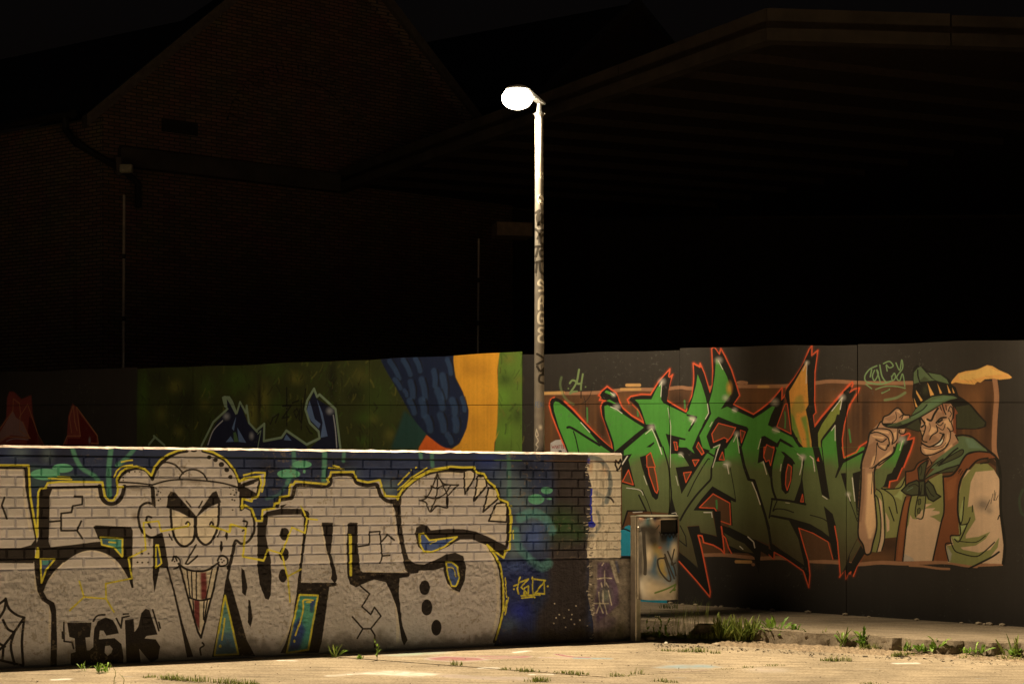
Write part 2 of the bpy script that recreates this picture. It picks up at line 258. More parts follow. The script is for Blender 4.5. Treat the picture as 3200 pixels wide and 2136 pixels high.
FRONT_OPS='''e bg2 0 1 0.7 0 65 1557 112 81
e bgk 0 1 0.7 0 319 1549 113 70
e bgk 0 1 0.6 0 464 1574 101 106
e bg3 0 1 0.5 0 131 1570 75 46
e bg3 0 1 0.4 0 330 1560 50 70
e bgk 0 1 0.7 0 2001 1480 161 99
e bg2 0 1 0.7 0 2153 1531 162 75
e bgk 0 1 0.6 0 2383 1533 109 88
e bgk 0 1 0.7 0 2578 1509 123 63
e bg2 0 1 0.8 0 2843 1435 165 77
e bg3 0 1 0.4 0 2644 1434 82 51
e bg3 0 1 0.6 0 2963 1320 83 77
e bg2 0 1 0.6 0 3112 1514 125 77
e bg2 0 1 0.6 0 3060 1552 111 77
e bg2 0 1 0.9 0 3895 1494 171 132
e bg3 0 1 0.5 0 4039 1336 172 186
e bgb 0 1 0.6 0 3824 1559 114 79
e bgk 0 1 0.7 0 4184 1470 173 80
e bg3 0 1 0.5 0 4112 1203 130 107
e bg3 0 1 0.4 0 4272 1015 289 214
e bg3 0 1 0.7 0 4068 830 86 133
s grs 30.6 21 0.8 1 504 1609 532 1527 577 1457 668 1399 714 1316
s grs 35.6 21 0.8 1 783 1613 771 1506 766 1399 771 1257
s grs 31 21 0.7 1 957 1615 899 1543 829 1483
s grs 32.4 22 0.6 1 2178 1606 2178 1481 2127 1356
s grs 37.8 23 0.8 1 2429 1609 2429 1483 2422 1357
s grs 27.8 23 0.6 1 2591 1611 2585 1535
s grs 31.1 23 0.7 1 3234 1605 3241 1567
s grs 31.2 23 0.6 1 3333 1607 3340 1503
s grs 34.5 24 0.4 1 4017 1601 4025 1429 4025 1229
s grs 24.9 22 0.25 1 1963 1232 2077 1281 2204 1481
p grd 0 35 0.6 0 197 1489 714 1363 771 1257 330 1350 263 1304 225 1315
e gro 0 0 1 0 313 1414 103 42
e gro 0 0 1 0 436 1460 73 33
e gro 0 0 1 0 2140 1427 92 37
e gro 0 0 1 0 2246 1503 77 31
e gro 0 0 1 0 2265 1447 11 14
p dk 0 61 1 0 4405 1646 4779 1644 4779 711 4764 -24 4331 -6 4257 185 4390 422 4390 718 4420 879 4449 1364
e grk 0 1 0.9 0 4509 1013 190 162
e grk 0 1 0.7 0 4673 930 88 81
s grt 80.4 40 0.8 1 4126 1069 4228 1109 4346 1068 4420 960
s grt 66.7 40 0.6 1 4083 963 4112 829 4199 735
s grt 80.5 47 0.7 1 4228 694 4316 652 4390 678
e blm 0 1 0.9 0 4243 908 116 120
e blm 0 1 0.6 0 4316 987 101 54
p blp 0 53 1 0 3960 712 4184 708 4331 612 4243 426 4272 224 4184 40 3895 39 3967 301
e blv 0 1 0.9 0 4126 283 101 80
e blm 0 1 0.7 0 4083 657 115 53
e bg3 0 1 0.35 0 4025 166 100 93
e gro 0 0 1 0 4371 1300 55 30
e gro 0 0 1 0 4272 1226 75 43
e gro 0 0 1 0 4394 1229 26 8
p fl 0 0 1 0 4442 345 4455 346 4458 335 4446 333
p fl 0 0 1 0 4486 249 4500 250 4503 239 4491 237
p fl 0 0 1 0 4598 205 4612 206 4615 195 4603 193
p fl 0 0 1 0 4531 221 4544 222 4547 211 4535 209
p fl 0 0 1 0 4434 177 4448 178 4451 167 4439 165
p fl 0 0 1 0 4643 319 4657 320 4660 309 4648 307
p fl 0 0 1 0 4606 246 4619 246 4622 236 4610 233
p fl 0 0 1 0 4681 196 4695 196 4698 185 4685 183
p fl 0 0 1 0 4546 139 4559 140 4562 129 4550 127
p fl 0 0 1 0 4457 223 4470 224 4473 214 4461 211
p fl 0 0 1 0 4628 163 4642 164 4645 153 4633 151
p fl 0 0 1 0 4576 287 4589 288 4592 277 4580 275
p wh 0 0 1 0 4767 1664 4752 1501 4797 1324 4779 1201 4797 1092 4767 929 4749 820 4756 722 5178 715 5178 1669
s wh 9.2 0 0.9 0 4754 1074 4785 1079
s wh 9 0 0.9 0 4802 1219 4817 1222
s dk 5.3 0 0.9 0 4773 1147 4797 1144
s dk 7.4 0 0.9 0 4766 1503 4774 1499
s wh 8.8 0 0.9 0 4737 1456 4762 1456
s wh 7.8 0 0.9 0 4727 1023 4761 1025
s dk 4.4 0 0.9 0 4761 1316 4781 1321
s dk 8.5 0 0.9 0 4739 1023 4757 1023
s wh 4.2 0 0.9 0 4726 998 4756 1003
s dk 4.1 0 0.9 0 4764 921 4773 916
s wh 9.2 0 0.9 0 4757 1468 4773 1468
s wh 8.4 0 0.9 0 4739 933 4759 928
s wh 9.1 0 0.9 0 4761 1566 4786 1566
s dk 4.5 0 0.9 0 4757 1361 4776 1356
s wh 7 0 0.9 0 4734 1501 4750 1500
s dk 4.4 0 0.9 0 4763 886 4783 885
s wh 9.3 0 0.9 0 4758 874 4785 878
s wh 5.7 0 0.9 0 4768 1248 4797 1244
s dk 8.1 0 0.9 0 4772 747 4790 748
s wh 9.3 0 0.9 0 4745 1515 4768 1517
s wh 8.8 0 0.9 0 4759 1568 4782 1565
s wh 6.1 0 0.9 0 4748 1008 4769 1008
s dk 9.2 0 0.9 0 4762 938 4787 943
s wh 6.6 0 0.9 0 4752 1144 4780 1141
s wh 8.6 0 0.9 0 4774 1328 4799 1324
s wh 6.9 0 0.9 0 4761 1013 4778 1010
s wh 8 0 0.9 0 4775 783 4795 779
s dk 7.5 0 0.9 0 4759 1113 4787 1110
s dk 7.6 0 0.9 0 4769 1625 4789 1624
s dk 4.4 0 0.9 0 4780 1612 4793 1615
s dk 6.1 0 0.9 0 4727 1471 4751 1474
s dk 5.6 0 0.9 0 4764 814 4778 811
s wh 4.6 0 0.9 0 4755 1304 4775 1303
s dk 8.5 0 0.9 0 4786 763 4807 767
s wh 9.4 0 0.9 0 4755 1099 4775 1094
s dk 7.4 0 0.9 0 4771 1650 4789 1646
s dk 5.7 0 0.9 0 4764 1302 4790 1297
s dk 9.4 0 0.9 0 4784 804 4804 806
s dk 6.7 0 0.9 0 4777 739 4794 739
s wh 4.2 0 0.9 0 4764 1379 4782 1374
s dk 4.9 0 0.9 0 4743 927 4769 925
s wh 8.1 0 0.9 0 4790 1211 4810 1213
s dk 7 0 0.9 0 4764 1157 4782 1154
s dk 6.6 0 0.9 0 4732 1104 4766 1103
s dk 7.2 0 0.9 0 4786 1637 4812 1638
s dk 8.7 0 0.9 0 4781 806 4795 803
s wh 6.4 0 0.9 0 4786 1589 4808 1585
s dk 6.8 0 0.9 0 4754 1518 4767 1517
s dk 8.5 0 0.9 0 4747 899 4775 904
s wh 7.9 0 0.9 0 4772 982 4792 984
s wh 4.8 0 0.9 0 4765 1053 4790 1056
s dk 7.5 0 0.9 0 4755 1085 4763 1087
s dk 8.1 0 0.9 0 4747 1584 4769 1584
s dk 9.2 0 0.9 0 4764 1359 4777 1357
s dk 9 0 0.9 0 4755 1510 4778 1513
s wh 6.9 0 0.9 0 4761 1140 4773 1141
s wh 7.6 0 0.9 0 4745 969 4762 973
s dk 8.9 0 0.9 0 4760 1535 4778 1532
s dk 4.9 0 0.9 0 4779 1623 4809 1627
s wh 8.6 0 0.9 0 4781 1543 4799 1545
s wh 6 0 0.9 0 4741 1433 4755 1429
s dk 8.7 0 0.9 0 4756 1051 4779 1050
s dk 4.3 0 0.9 0 4752 965 4761 961
s dk 6.6 0 0.9 0 4782 1205 4811 1206
s dk 5 0 0.9 0 4767 1219 4785 1215
s dk 5 0 0.9 0 4745 1509 4759 1510
s dk 9.2 0 0.9 0 4789 1621 4816 1622
s wh 5.7 0 0.9 0 4762 775 4789 779
s dk 4.5 0 0.9 0 4729 1464 4756 1466
s dk 8.1 0 0.9 0 4754 1362 4773 1365
e dk 0 1 0.7 0 4759 1569 21 54
e dk 0 1 0.7 0 4779 1201 15 54
e dk 0 1 0.7 0 4785 1010 24 54
e dk 0 1 0.7 0 4755 834 15 54
s gyw 41 14 0.9 1 4787 1585 4886 1556 4962 1447 4974 1324 4939 1201
s gyw 35.5 27 0.5 1 4825 1283 4932 1228 4901 1174
s gyw 24.6 16 0.7 1 4855 1119 4873 1010 4840 942
e gyw 0 1 0.8 0 4794 915 44 22
s dk 16.4 0 1 1 4955 1242 4985 1228 5005 1201
e orp 0 1 0.6 0 4916 1461 44 55
e orp 0 1 0.6 0 4787 1501 24 54
p whl 0 19 0.5 0 4825 1528 4916 1515 4947 1338 4840 1324
s blu 17.7 0 1 1 4794 1310 4788 1188 4797 1010
e blu 0 0 1 0 4799 1008 35 27
e blu 0 1 1 0 4767 1555 15 27
s bk 16.8 0 1 0 5048 1473 5021 1522 5027 1560 5055 1536 5073 1569 5085 1536 5051 1473
s gyw 4.1 0 1 0 5008 817 5047 809
s gyw 4.1 0 1 0 5008 789 5047 782
p wh2 0 0 1 0 4779 718 5241 710 5241 -57 4825 -40 4817 165 4764 398 4779 548
s whs 7 0 0.8 0 4807 234 4825 241
s dk 7.8 0 0.8 0 4761 160 4785 161
s whs 7.4 0 0.8 0 4760 645 4778 649
s dk 5.8 0 0.8 0 4768 675 4783 683
s dk 7.6 0 0.8 0 4787 684 4804 691
s dk 10.4 0 0.8 0 4769 489 4793 493
s dk 8 0 0.8 0 4770 699 4788 695
s dk 9.7 0 0.8 0 4781 64 4791 67
s whs 6.2 0 0.8 0 4793 649 4802 653
s dk 5.8 0 0.8 0 4781 651 4796 658
s dk 4.8 0 0.8 0 4796 569 4811 565
s whs 9.3 0 0.8 0 4810 316 4828 311
s whs 8.9 0 0.8 0 4819 246 4839 247
s dk 5.9 0 0.8 0 4773 619 4790 626
s dk 4.4 0 0.8 0 4779 170 4791 164
s dk 7 0 0.8 0 4800 38 4814 45
s whs 4.7 0 0.8 0 4813 296 4828 292
s whs 4.9 0 0.8 0 4788 395 4809 395
s whs 10.5 0 0.8 0 4766 404 4790 402
s dk 4.4 0 0.8 0 4789 637 4807 636
s dk 5.6 0 0.8 0 4793 369 4805 368
s dk 6.5 0 0.8 0 4786 458 4807 452
s dk 5.1 0 0.8 0 4770 110 4792 116
s whs 10.2 0 0.8 0 4789 591 4807 593
s whs 9.5 0 0.8 0 4809 226 4820 226
s dk 6.2 0 0.8 0 4796 295 4806 297
s dk 10.8 0 0.8 0 4779 374 4806 370
s whs 6.6 0 0.8 0 4797 236 4819 235
s dk 6.5 0 0.8 0 4777 510 4799 506
s dk 9 0 0.8 0 4808 493 4824 490
s whs 9.8 0 0.8 0 4808 32 4830 36
s dk 10.7 0 0.8 0 4800 344 4817 352
s whs 10.2 0 0.8 0 4752 435 4776 437
s dk 9 0 0.8 0 4793 634 4814 638
s whs 10.2 0 0.8 0 4783 495 4799 490
s dk 9.7 0 0.8 0 4783 552 4808 553
s whs 6.1 0 0.8 0 4771 410 4788 402
s dk 7.9 0 0.8 0 4784 578 4799 583
s whs 9.1 0 0.8 0 4813 289 4826 283
s whs 8.5 0 0.8 0 4784 33 4804 29
s dk 5.4 0 0.8 0 4772 116 4781 121
s whs 9.1 0 0.8 0 4785 275 4811 270
s whs 10.7 0 0.8 0 4809 55 4817 62
s dk 8.7 0 0.8 0 4796 564 4812 566
s dk 8.2 0 0.8 0 4790 326 4809 325
s dk 9.3 0 0.8 0 4811 28 4829 34
s whs 10.3 0 0.8 0 4772 372 4786 372
s dk 6.1 0 0.8 0 4803 217 4823 216
s dk 8.6 0 0.8 0 4773 675 4783 682
s dk 6.7 0 0.8 0 4788 373 4806 374
s whs 6.5 0 0.8 0 4755 138 4764 138
s dk 5.6 0 0.8 0 4764 440 4787 440
s whs 8.8 0 0.8 0 4770 651 4783 652
s dk 10.2 0 0.8 0 4766 160 4788 167
s dk 10 0 0.8 0 4773 694 4801 696
s whs 5.1 0 0.8 0 4809 2 4829 -6
s dk 5.9 0 0.8 0 4792 6 4808 3
s dk 4.6 0 0.8 0 4778 624 4800 617
s whs 10.6 0 0.8 0 4784 572 4799 576
s dk 5.3 0 0.8 0 4803 58 4818 54
p pur 0 19 0.85 0 4855 682 4978 680 5055 459 5070 321 4993 255 4855 164 4825 328 4855 478
p pur 0 41 0.5 0 4825 247 5055 198 4932 10 4825 15
p wh 0 7 0.8 0 4970 701 5016 693 5070 500 5039 500
e gyg 0 1 0.9 0 4932 394 65 96
s blm 24.7 19 0.5 1 5039 679 5062 596
s whs 12.3 0 0.85 0 4855 539 4932 547 4993 540
s whs 12.3 0 0.85 0 4925 606 4928 476
s whs 12.3 0 0.85 0 4901 470 4893 504
s whs 12.3 0 0.85 0 4962 468 4939 503
s whs 12.3 0 0.85 0 4901 654 4916 674
s whs 12.3 0 0.85 0 4870 423 4878 327
s whs 12.3 0 0.85 0 4909 435 4909 326
s whs 12.3 0 0.85 0 4848 246 4878 320 4909 244
s whs 12.3 0 0.85 0 4924 319 4947 236
s whs 12.3 0 0.85 0 4962 434 4993 310
s whs 12.3 0 0.85 0 4825 328 4962 324
e mos 0 1 0.6 0 4932 51 118 68
e mos 0 1 0.6 0 5085 73 59 124
p sv 0 0 1 0 -448 1472 197 1478 208 1257 254 954 263 1280 319 1315 330 1353 720 1357 743 1251 783 1219 823 1257 831 1340 852 1423 899 1465 980 1478 1045 1448 1086 1398 1115 1473 1157 1527 1216 1570 1335 1608 1341 1626 1462 1628 1468 1609 1553 1586 1638 1544 1712 1459 1749 1367 1786 1386 1951 1430 1946 1343 1886 1232 1848 1226 1774 1232 1770 1170 1848 1133 1882 1059 1926 1059 1932 1145 2026 1157 2064 1200 2070 1244 2140 1256 2153 1344 2191 1369 2445 1351 2458 1401 2480 1443 2670 1447 2703 1383 2800 1365 2889 1382 2909 1320 2936 1256 3028 1246 3041 1230 3082 1321 3191 1405 3328 1470 3494 1498 3606 1492 3712 1486 3733 1447 3804 1434 3840 1375 3904 1322 3940 1229 4012 1196 4033 1123 4039 1017 4025 804 3976 739 3882 800 3847 833 3940 699 3968 566 3976 433 3967 261 3910 58 3861 -92 -448 -148
s ls 16.2 0 0.75 1 164 1437 169 1234 208 1001
s ls 13.9 0 0.75 1 0 1447 153 1442
s ls 11.8 0 0.75 1 375 1292 657 1298 682 1233 737 1186
s ls 11.8 0 0.75 1 600 1269 657 1269
s ls 16.3 0 0.75 1 258 745 247 582 330 463
s ls 14.2 0 0.75 1 352 650 498 811 668 843 806 770 899 649
s ls 16.3 0 0.75 1 347 440 343 183
s ls 14 0 0.75 1 2611 1421 2670 1358 2703 1345
s ls 14.1 0 0.75 1 2856 1320 2909 1231 2983 1192
s ls 14.1 0 0.75 1 2997 1166 3030 948 3112 650 2776 647
s ls 12.6 0 0.75 1 2403 1030 2448 803 2500 663 2474 594
s ls 12.7 0 0.75 1 2591 1028 2598 724
s ls 15 0 0.75 1 2255 919 2229 694
s ls 12.4 0 0.75 1 1976 1083 2242 1075
s ls 28.3 0 0.75 1 3004 511 3044 266 3044 73
s ls 17.4 0 0.75 1 2178 470 2153 234 2077 88
s ls 23.8 0 0.75 1 3753 887 3867 754 3917 567 3924 302 3881 105
s ls 15.7 0 0.75 1 3396 1445 3570 1439
s ls 18.5 0 0.75 1 3753 979 3895 899
s ls 11.4 0 0.75 1 2539 1383 2591 1383
s ls 18.3 0 0.75 1 3458 630 3486 512 3570 445
e dirt 0 1 0.55 0 969 1305 77 17
e dirt 0 1 0.55 0 957 1101 28 36
e dirt 0 1 0.55 0 1062 921 26 17
e dirt 0 1 0.55 0 1407 1366 79 24
e dirt 0 1 0.55 0 1222 630 23 72
p bk 0 0 1 0 -448 1469 186 1468 199 1452 204 1292 225 1141 252 954 254 896 243 861 243 803 230 763 -448 781 -448 879 142 877 214 897 243 937 197 1176 175 1315 169 1451 -448 1452
p bk 0 0 1 0 270 1290 288 1306 330 1325 714 1337 726 1316 363 1306 346 1257 343 1047 339 918 352 880 498 893 657 912 714 916 726 854 623 860 532 836 453 779 375 696 330 627 302 552 330 498 380 468 392 415 399 181 395 -30 350 -28 358 381 341 451 291 488 259 559 243 687 235 780 250 838 248 896 269 954 263 1175
s bk 30.9 0 1 1 700 1328 714 1251 743 1209 789 1195 835 1215 866 1263 881 1326
s bk 11.7 0 1 1 875 1326 980 1331 1086 1326
p bk 0 0 1 0 657 1026 674 1038 931 1022 943 994 941 755 943 624 952 562 936 562 913 643 875 730 818 803 737 852 697 861 712 919 693 937
s bk 26 0 1 1 442 776 543 842 634 863 726 846 818 793 881 715 931 624
p te 0 0 1 0 707 946 866 934 866 797 806 867 716 892
s ye 13.1 0 1 0 707 946 866 934 866 797 806 867 716 892 707 946
p na 0 5 0.8 0 716 935 771 931 766 889 726 896
s ye 10.7 0 1 1 766 910 818 905
s bk 14.3 0 1 0 521 1251 577 1251 575 1192 509 1181 498 1134 425 1126 425 999 538 998 577 939
s bk 14.4 0 1 0 538 998 568 1068
s bk 14.3 0 1 0 341 1064 425 1072
s bk 14.1 0 1 0 30 1243 11 1188 46 1090
p na 0 0 1 0 280 791 380 789 319 709 288 616
s ye 12.8 0 1 0 280 791 380 789 319 709 288 616 280 791
p te 0 3 0.8 0 294 781 358 780 324 749 294 750
s ye 15.1 0 1 0 261 871 247 806 263 803 263 867
p bk 0 0 1 0 470 318 645 312 634 204 600 202 611 107 668 105 668 -19 521 -12 495 12 495 89 530 99 523 199 485 212
p bk 0 0 1 0 657 182 663 264 691 322 748 347 800 325 827 276 843 224 751 211 731 248 705 251 697 186 812 190 862 144 878 42 864 -53 623 -29 623 101 657 129
p sv 0 0 1 0 743 133 777 136 797 111 789 82 760 59 739 84
p bk 0 0 1 0 887 322 952 331 957 230 983 264 1009 371 1039 404 1068 393 1128 205 1045 196 1033 179 1115 169 1148 114 1133 19 1080 -5 1045 35 992 103 1006 -18 899 -30
s bk 12.9 0 1 0 445 319 447 179 504 170 515 123
s bk 12.9 0 1 0 434 249 438 202
s bk 13.1 0 1 0 823 336 858 263 866 340 916 350
s bk 13.1 0 1 0 875 366 910 368
s bk 13.2 0 1 0 1092 392 1137 232
s bk 13.2 0 1 0 1137 295 1147 252
s bk 14.4 0 1 1 657 321 685 360 739 366
s bk 18.3 0 1 1 38 507 60 437 109 389 168 364
s bk 18.3 0 1 1 38 507 24 415 -65 291
s bk 18.3 0 1 1 -43 440 39 504
s bk 18.3 0 1 1 166 364 98 262 22 161 -43 106
s bk 18.4 0 1 1 166 358 151 191 160 22
s bk 18.3 0 1 1 100 262 74 159 100 25
s bk 18.3 0 1 1 24 161 16 58
s bk 18.3 0 1 1 -65 79 158 14
s bk 18.3 0 1 1 20 352 52 287 96 260
s bk 18.3 0 1 1 -33 198 33 158
s bk 26.5 0 1 1 1086 1383 1107 1439 1147 1497 1206 1548 1276 1585 1345 1598
s bk 26.9 0 1 1 1468 1600 1553 1576 1648 1520 1722 1428 1747 1355 1749 1300
p bk 0 0 1 0 1065 1425 1092 1398 1100 1425 1086 1365
s bk 13.2 0 1 1 1133 1491 1192 1510 1264 1486 1317 1426
s bk 13.3 0 1 1 1287 1378 1311 1426 1359 1453 1420 1453 1474 1421 1498 1381
s bk 13.4 0 1 1 1086 1338 1192 1369 1311 1380 1468 1372 1614 1354 1749 1318 1881 1275
s bk 13.1 0 1 1 841 1358 969 1352 1086 1338
s bk 23.3 0 1 1 827 1352 848 1397 899 1442 969 1462 1039 1446 1089 1382
e bk 0 0 1 0 1398 1601 24 11
e bk 0 0 1 0 1516 1552 17 16
e bk 0 0 1 0 1565 1531 17 16
e bk 0 0 1 0 1610 1497 21 20
e bk 0 0 1 0 1651 1455 19 17
e bk 0 0 1 0 1681 1401 17 16
e bk 0 0 1 0 1115 1311 6 6
e bk 0 0 1 0 1133 1290 6 6
e bk 0 0 1 0 1121 1263 8 7
e bk 0 0 1 0 1147 1281 5 5
e bk 0 0 1 0 1133 1221 8 7
e bk 0 0 1 0 1147 1233 6 6
e bk 0 0 1 0 1675 1318 5 5
e bk 0 0 1 0 1700 1299 5 5
e bk 0 0 1 0 1724 1306 5 5
e bk 0 0 1 0 1681 1269 7 6
e bk 0 0 1 0 1710 1263 8 7
e bk 0 0 1 0 1727 1281 7 6
e bk 0 0 1 0 1694 1226 8 7
e bk 0 0 1 0 1712 1220 7 6
e bk 0 0 1 0 1697 1146 7 6
e bk 0 0 1 0 916 1433 6 6
e bk 0 0 1 0 957 1438 6 6
e bk 0 0 1 0 873 1394 6 6
e bk 0 0 1 0 872 1373 5 5
e bk 0 0 1 0 992 1436 5 5
e bk 0 0 1 0 977 755 8 7
e bk 0 0 1 0 1012 752 8 7
e bk 0 0 1 0 1056 753 8 7
e bk 0 0 1 0 971 821 6 6
e bk 0 0 1 0 1012 820 8 7
e bk 0 0 1 0 1059 819 8 7
p bk 0 0 1 0 1074 1331 1105 1329 1115 1161 1083 1194
p bk 0 0 1 0 1749 1333 1774 1333 1774 1183 1752 1131
s bk 19 0 1 1 1103 1187 1051 1203 1004 1177 983 1113 994 1027 1029 967 1086 939 1154 968
s bk 16.1 0 1 1 1039 1071 1053 1099 1080 1092
s bk 16.1 0 1 1 1045 1065 1076 1013
p cr 0 0 1 0 1225 1148 1287 1130 1389 1087 1407 1038 1403 941 1359 881 1311 873 1264 918 1234 1015
p cr 0 0 1 0 1420 1087 1492 1135 1592 1183 1583 1037 1547 927 1492 879 1438 916 1417 977
s bk 19.2 0 1 1 1223 1151 1234 1015 1264 918 1311 873 1359 881 1403 941 1407 1087
s bk 19.3 0 1 1 1415 1087 1417 977 1440 914 1492 879 1547 927 1585 1037 1592 1195
p bk 0 0 1 0 1195 1166 1204 1257 1225 1290 1258 1283 1420 1099 1407 1084 1365 1093 1287 1136
p bk 0 0 1 0 1417 1096 1432 1123 1541 1281 1572 1296 1610 1208 1516 1169 1456 1123 1415 1081
s bk 11.8 0 1 0 1341 1214 1377 1172
s bk 11.9 0 1 0 1462 1214 1438 1165
s bk 14.8 0 1 1 1338 1043 1353 1057 1367 1038 1355 1022
s bk 14.9 0 1 1 1521 1035 1533 1055 1548 1037 1538 1020
s bk 13.3 0 1 0 1417 880 1335 738 1355 733 1429 795
s bk 10.3 0 1 0 1210 967 1234 919
s bk 10.4 0 1 0 1602 988 1583 939
p cr 0 0 1 0 1299 710 1347 687 1432 673 1516 684 1583 704 1553 549 1504 355 1456 168 1432 212 1359 469
p rd 0 10 1 0 1450 671 1498 669 1507 465 1456 456
p rd 0 7 1 0 1405 461 1446 460 1446 217 1407 310
s bk 16.3 0 1 0 1297 712 1359 469 1432 212 1456 166 1504 355 1555 549 1587 704
s bk 10.4 0 1 0 1347 687 1374 478
s bk 10.4 0 1 0 1383 679 1389 468
s bk 10.4 0 1 0 1420 674 1420 462
s bk 10.4 0 1 0 1541 689 1492 453
s bk 10.4 0 1 0 1395 456 1405 285
s bk 10.4 0 1 0 1480 447 1473 307
s bk 10.4 0 1 0 1504 452 1480 295
s bk 13.3 0 1 1 1362 478 1446 452 1531 466
s bk 16.3 0 1 1 1281 739 1347 693 1432 677 1516 689 1589 743
s bk 13.3 0 1 1 1266 795 1295 761 1285 713 1249 699
s bk 13.3 0 1 1 1234 762 1252 795 1270 761
s bk 14.9 0 1 1 1580 756 1596 786 1626 792 1657 767 1651 724 1608 712 1585 731
e bk 0 0 1 0 1608 767 7 6
e bk 0 0 1 0 1629 755 7 6
e bk 0 0 1 0 1616 743 7 6
e bk 0 0 1 0 1242 771 7 6
e bk 0 0 1 0 1252 756 7 6
p bk 0 0 1 0 1093 933 1166 968 1186 871 1211 708 1264 508 1323 264 1398 25 1350 21 1311 228 1240 545 1195 708 1145 713 1105 522 1093 633
p na 0 0 1 0 1115 884 1131 882 1154 745 1115 709
s ye 12 0 1 0 1115 884 1131 882 1154 745 1115 709 1115 884
p sv 0 0 1 0 1080 933 1093 933 1088 825 1074 873
p bk 0 0 1 0 1710 876 1733 903 1678 666 1673 619 1715 483 1811 136 1876 10 1541 18 1602 327 1648 620
p te2 0 0 1 0 1641 483 1743 28 1559 28
s ye 14.7 0 1 0 1641 483 1743 28 1559 28 1641 483
p te3 0 17 0.7 0 1589 193 1700 201 1731 34 1568 38
s ye 12.2 0 1 0 1638 308 1616 143
e ye 0 0 1 0 1603 95 11 13
s bk 13.4 0 1 1 1465 128 1478 106 1449 83 1456 34
p bk 0 0 1 0 1604 912 1619 904 1624 853 1611 819 1599 851
p bk 0 0 1 0 1651 999 1665 950 1653 907 1638 948
p bk 0 0 1 0 1768 697 1792 678 1817 542 1801 478 1774 504
p bk 0 0 1 0 1823 449 1838 443 1858 306 1842 233 1819 271
s bk 19.5 0 1 1 1762 1146 1807 1173 1845 1133 1867 1034 1858 958 1814 899 1764 884 1717 907 1690 790 1663 693
s bk 15 0 1 1 1779 1060 1809 1052 1801 1008 1774 983
p bk 0 0 1 0 1747 1340 1826 1374 1919 1402 1926 1355 1891 1242 1774 1234 1752 1269
p sv 0 0 1 0 1795 1328 1901 1374 1882 1279
s bk 7.5 0 1 0 1807 1333 1863 1355
s bk 31.6 0 1 1 2051 1176 2058 1219 2127 1234 2168 1246 2188 1316 2229 1341 2435 1334 2477 1357 2497 1418 2655 1421 2697 1360 2789 1340 2863 1343 2893 1266 2950 1215 3033 1202
p bk 0 0 1 0 1891 1053 1933 1052 1941 1108 1976 1135 2077 1157 2242 1154 2298 1134 2310 1112 2300 1031 2275 906 2255 731 2242 571 2533 564 2537 539 2474 531 2412 99 2386 12 2077 23 2117 98 2178 296 2204 482 2229 694 2255 931 2270 1081 2242 1109 2077 1107 1976 1098 1961 934 1998 760 2008 611 2001 488 1983 443 1957 452 1913 564 1893 713
p bk 0 0 1 0 2077 1182 2127 1194 2077 1145
e bk 0 0 1 0 2106 955 38 50
e bk 0 0 1 0 2102 796 39 52
e bk 0 0 1 0 2096 627 34 52
p te 0 0 1 0 2229 474 2378 465 2300 38 2127 21
s ye 15 0 1 0 2229 474 2378 465 2300 38 2127 21 2229 474
p na2 0 6 0.9 0 2319 416 2364 440 2332 328 2312 341
p na2 0 20 0.9 0 2178 233 2229 306 2280 192 2229 44 2140 33
e gro 0 1 0.7 0 2300 304 47 69
s ye 12.5 0 1 1 2197 155 2242 281 2261 368 2262 433 2338 428
e ye 0 0 1 0 2303 415 24 8
e ye 0 0 1 0 2188 110 8 12
p bk 0 0 1 0 2407 1045 2503 1044 2497 928 2482 802 2521 688 2539 599 2521 555 2487 594 2495 663 2456 803
p bk 0 0 1 0 2624 1034 2644 1044 2705 1040 2705 850 2731 658 2750 643 3112 630 3163 636 3142 598 3060 587 3058 459 3068 355 3087 200 3131 83 3101 39 3079 85 3039 343 2990 473 2943 558 2843 582 2736 541 2697 522 2644 549 2624 610 2612 851
p ye 0 0 1 0 2633 946 2651 945 2655 616 2644 616
s ye 7.6 0 1 0 2633 946 2651 945 2655 616 2644 616 2633 946
p bk 0 0 1 0 2943 1224 3044 1233 3060 1205 3047 1128 3060 973 3087 844 3114 728 3180 685 3234 676 3221 625 3153 621 3112 650 3078 793 3044 948 3020 1128 2997 1192
s bk 14 0 1 0 2730 531 2809 465 2743 365 2816 299 2849 356 2903 284 2816 185 2750 187 2664 285
s bk 14 0 1 0 2750 187 2703 112
s bk 14 0 1 0 2816 185 2851 132 2851 36
s bk 14 0 1 0 2710 849 2803 861 2803 963 2889 968 2909 770 2977 775
s bk 14 0 1 0 2909 770 2896 712
s bk 14.1 0 1 0 2903 885 2956 942 3010 897
s bk 38.9 0 1 1 3040 1218 3074 1282 3142 1353 3237 1418 3347 1454 3472 1469 3598 1463
p bk 0 0 1 0 3006 1205 3076 1237 3068 1153 3076 1024 3104 844 3136 743 3196 703 3278 695 3361 726 3458 774 3542 788 3612 758 3643 666 3629 548 3586 460 3528 482 3472 539 3444 628 3441 667 3361 645 3196 646 3128 648 3114 689 3087 793 3053 1025 3040 1179
p bk 0 0 1 0 3191 946 3202 998 3251 1023 3299 1010 3328 974 3472 985 3612 981 3725 960 3838 913 4004 835 3989 736 3924 777 3824 844 3696 895 3584 896 3472 836 3375 798 3278 792 3217 842
p na3 0 0 1 0 3230 939 3265 948 3313 890 3556 916 3444 836 3333 795 3265 803 3237 855
s ye 14.3 0 1 0 3230 939 3265 948 3313 890 3556 916 3444 836 3333 795 3265 803 3237 855 3230 939
s ye 9.1 0 1 0 3320 860 3375 885
p na3 0 0 1 0 3465 708 3514 707 3563 667 3579 575 3551 508 3514 511 3479 604
s ye 14.4 0 1 0 3465 708 3514 707 3563 667 3579 575 3551 508 3514 511 3479 604 3465 708
s ye 10.5 0 1 1 3483 666 3528 655 3549 589
e bk 0 0 1 0 3278 504 46 60
e bk 0 0 1 0 3295 342 48 66
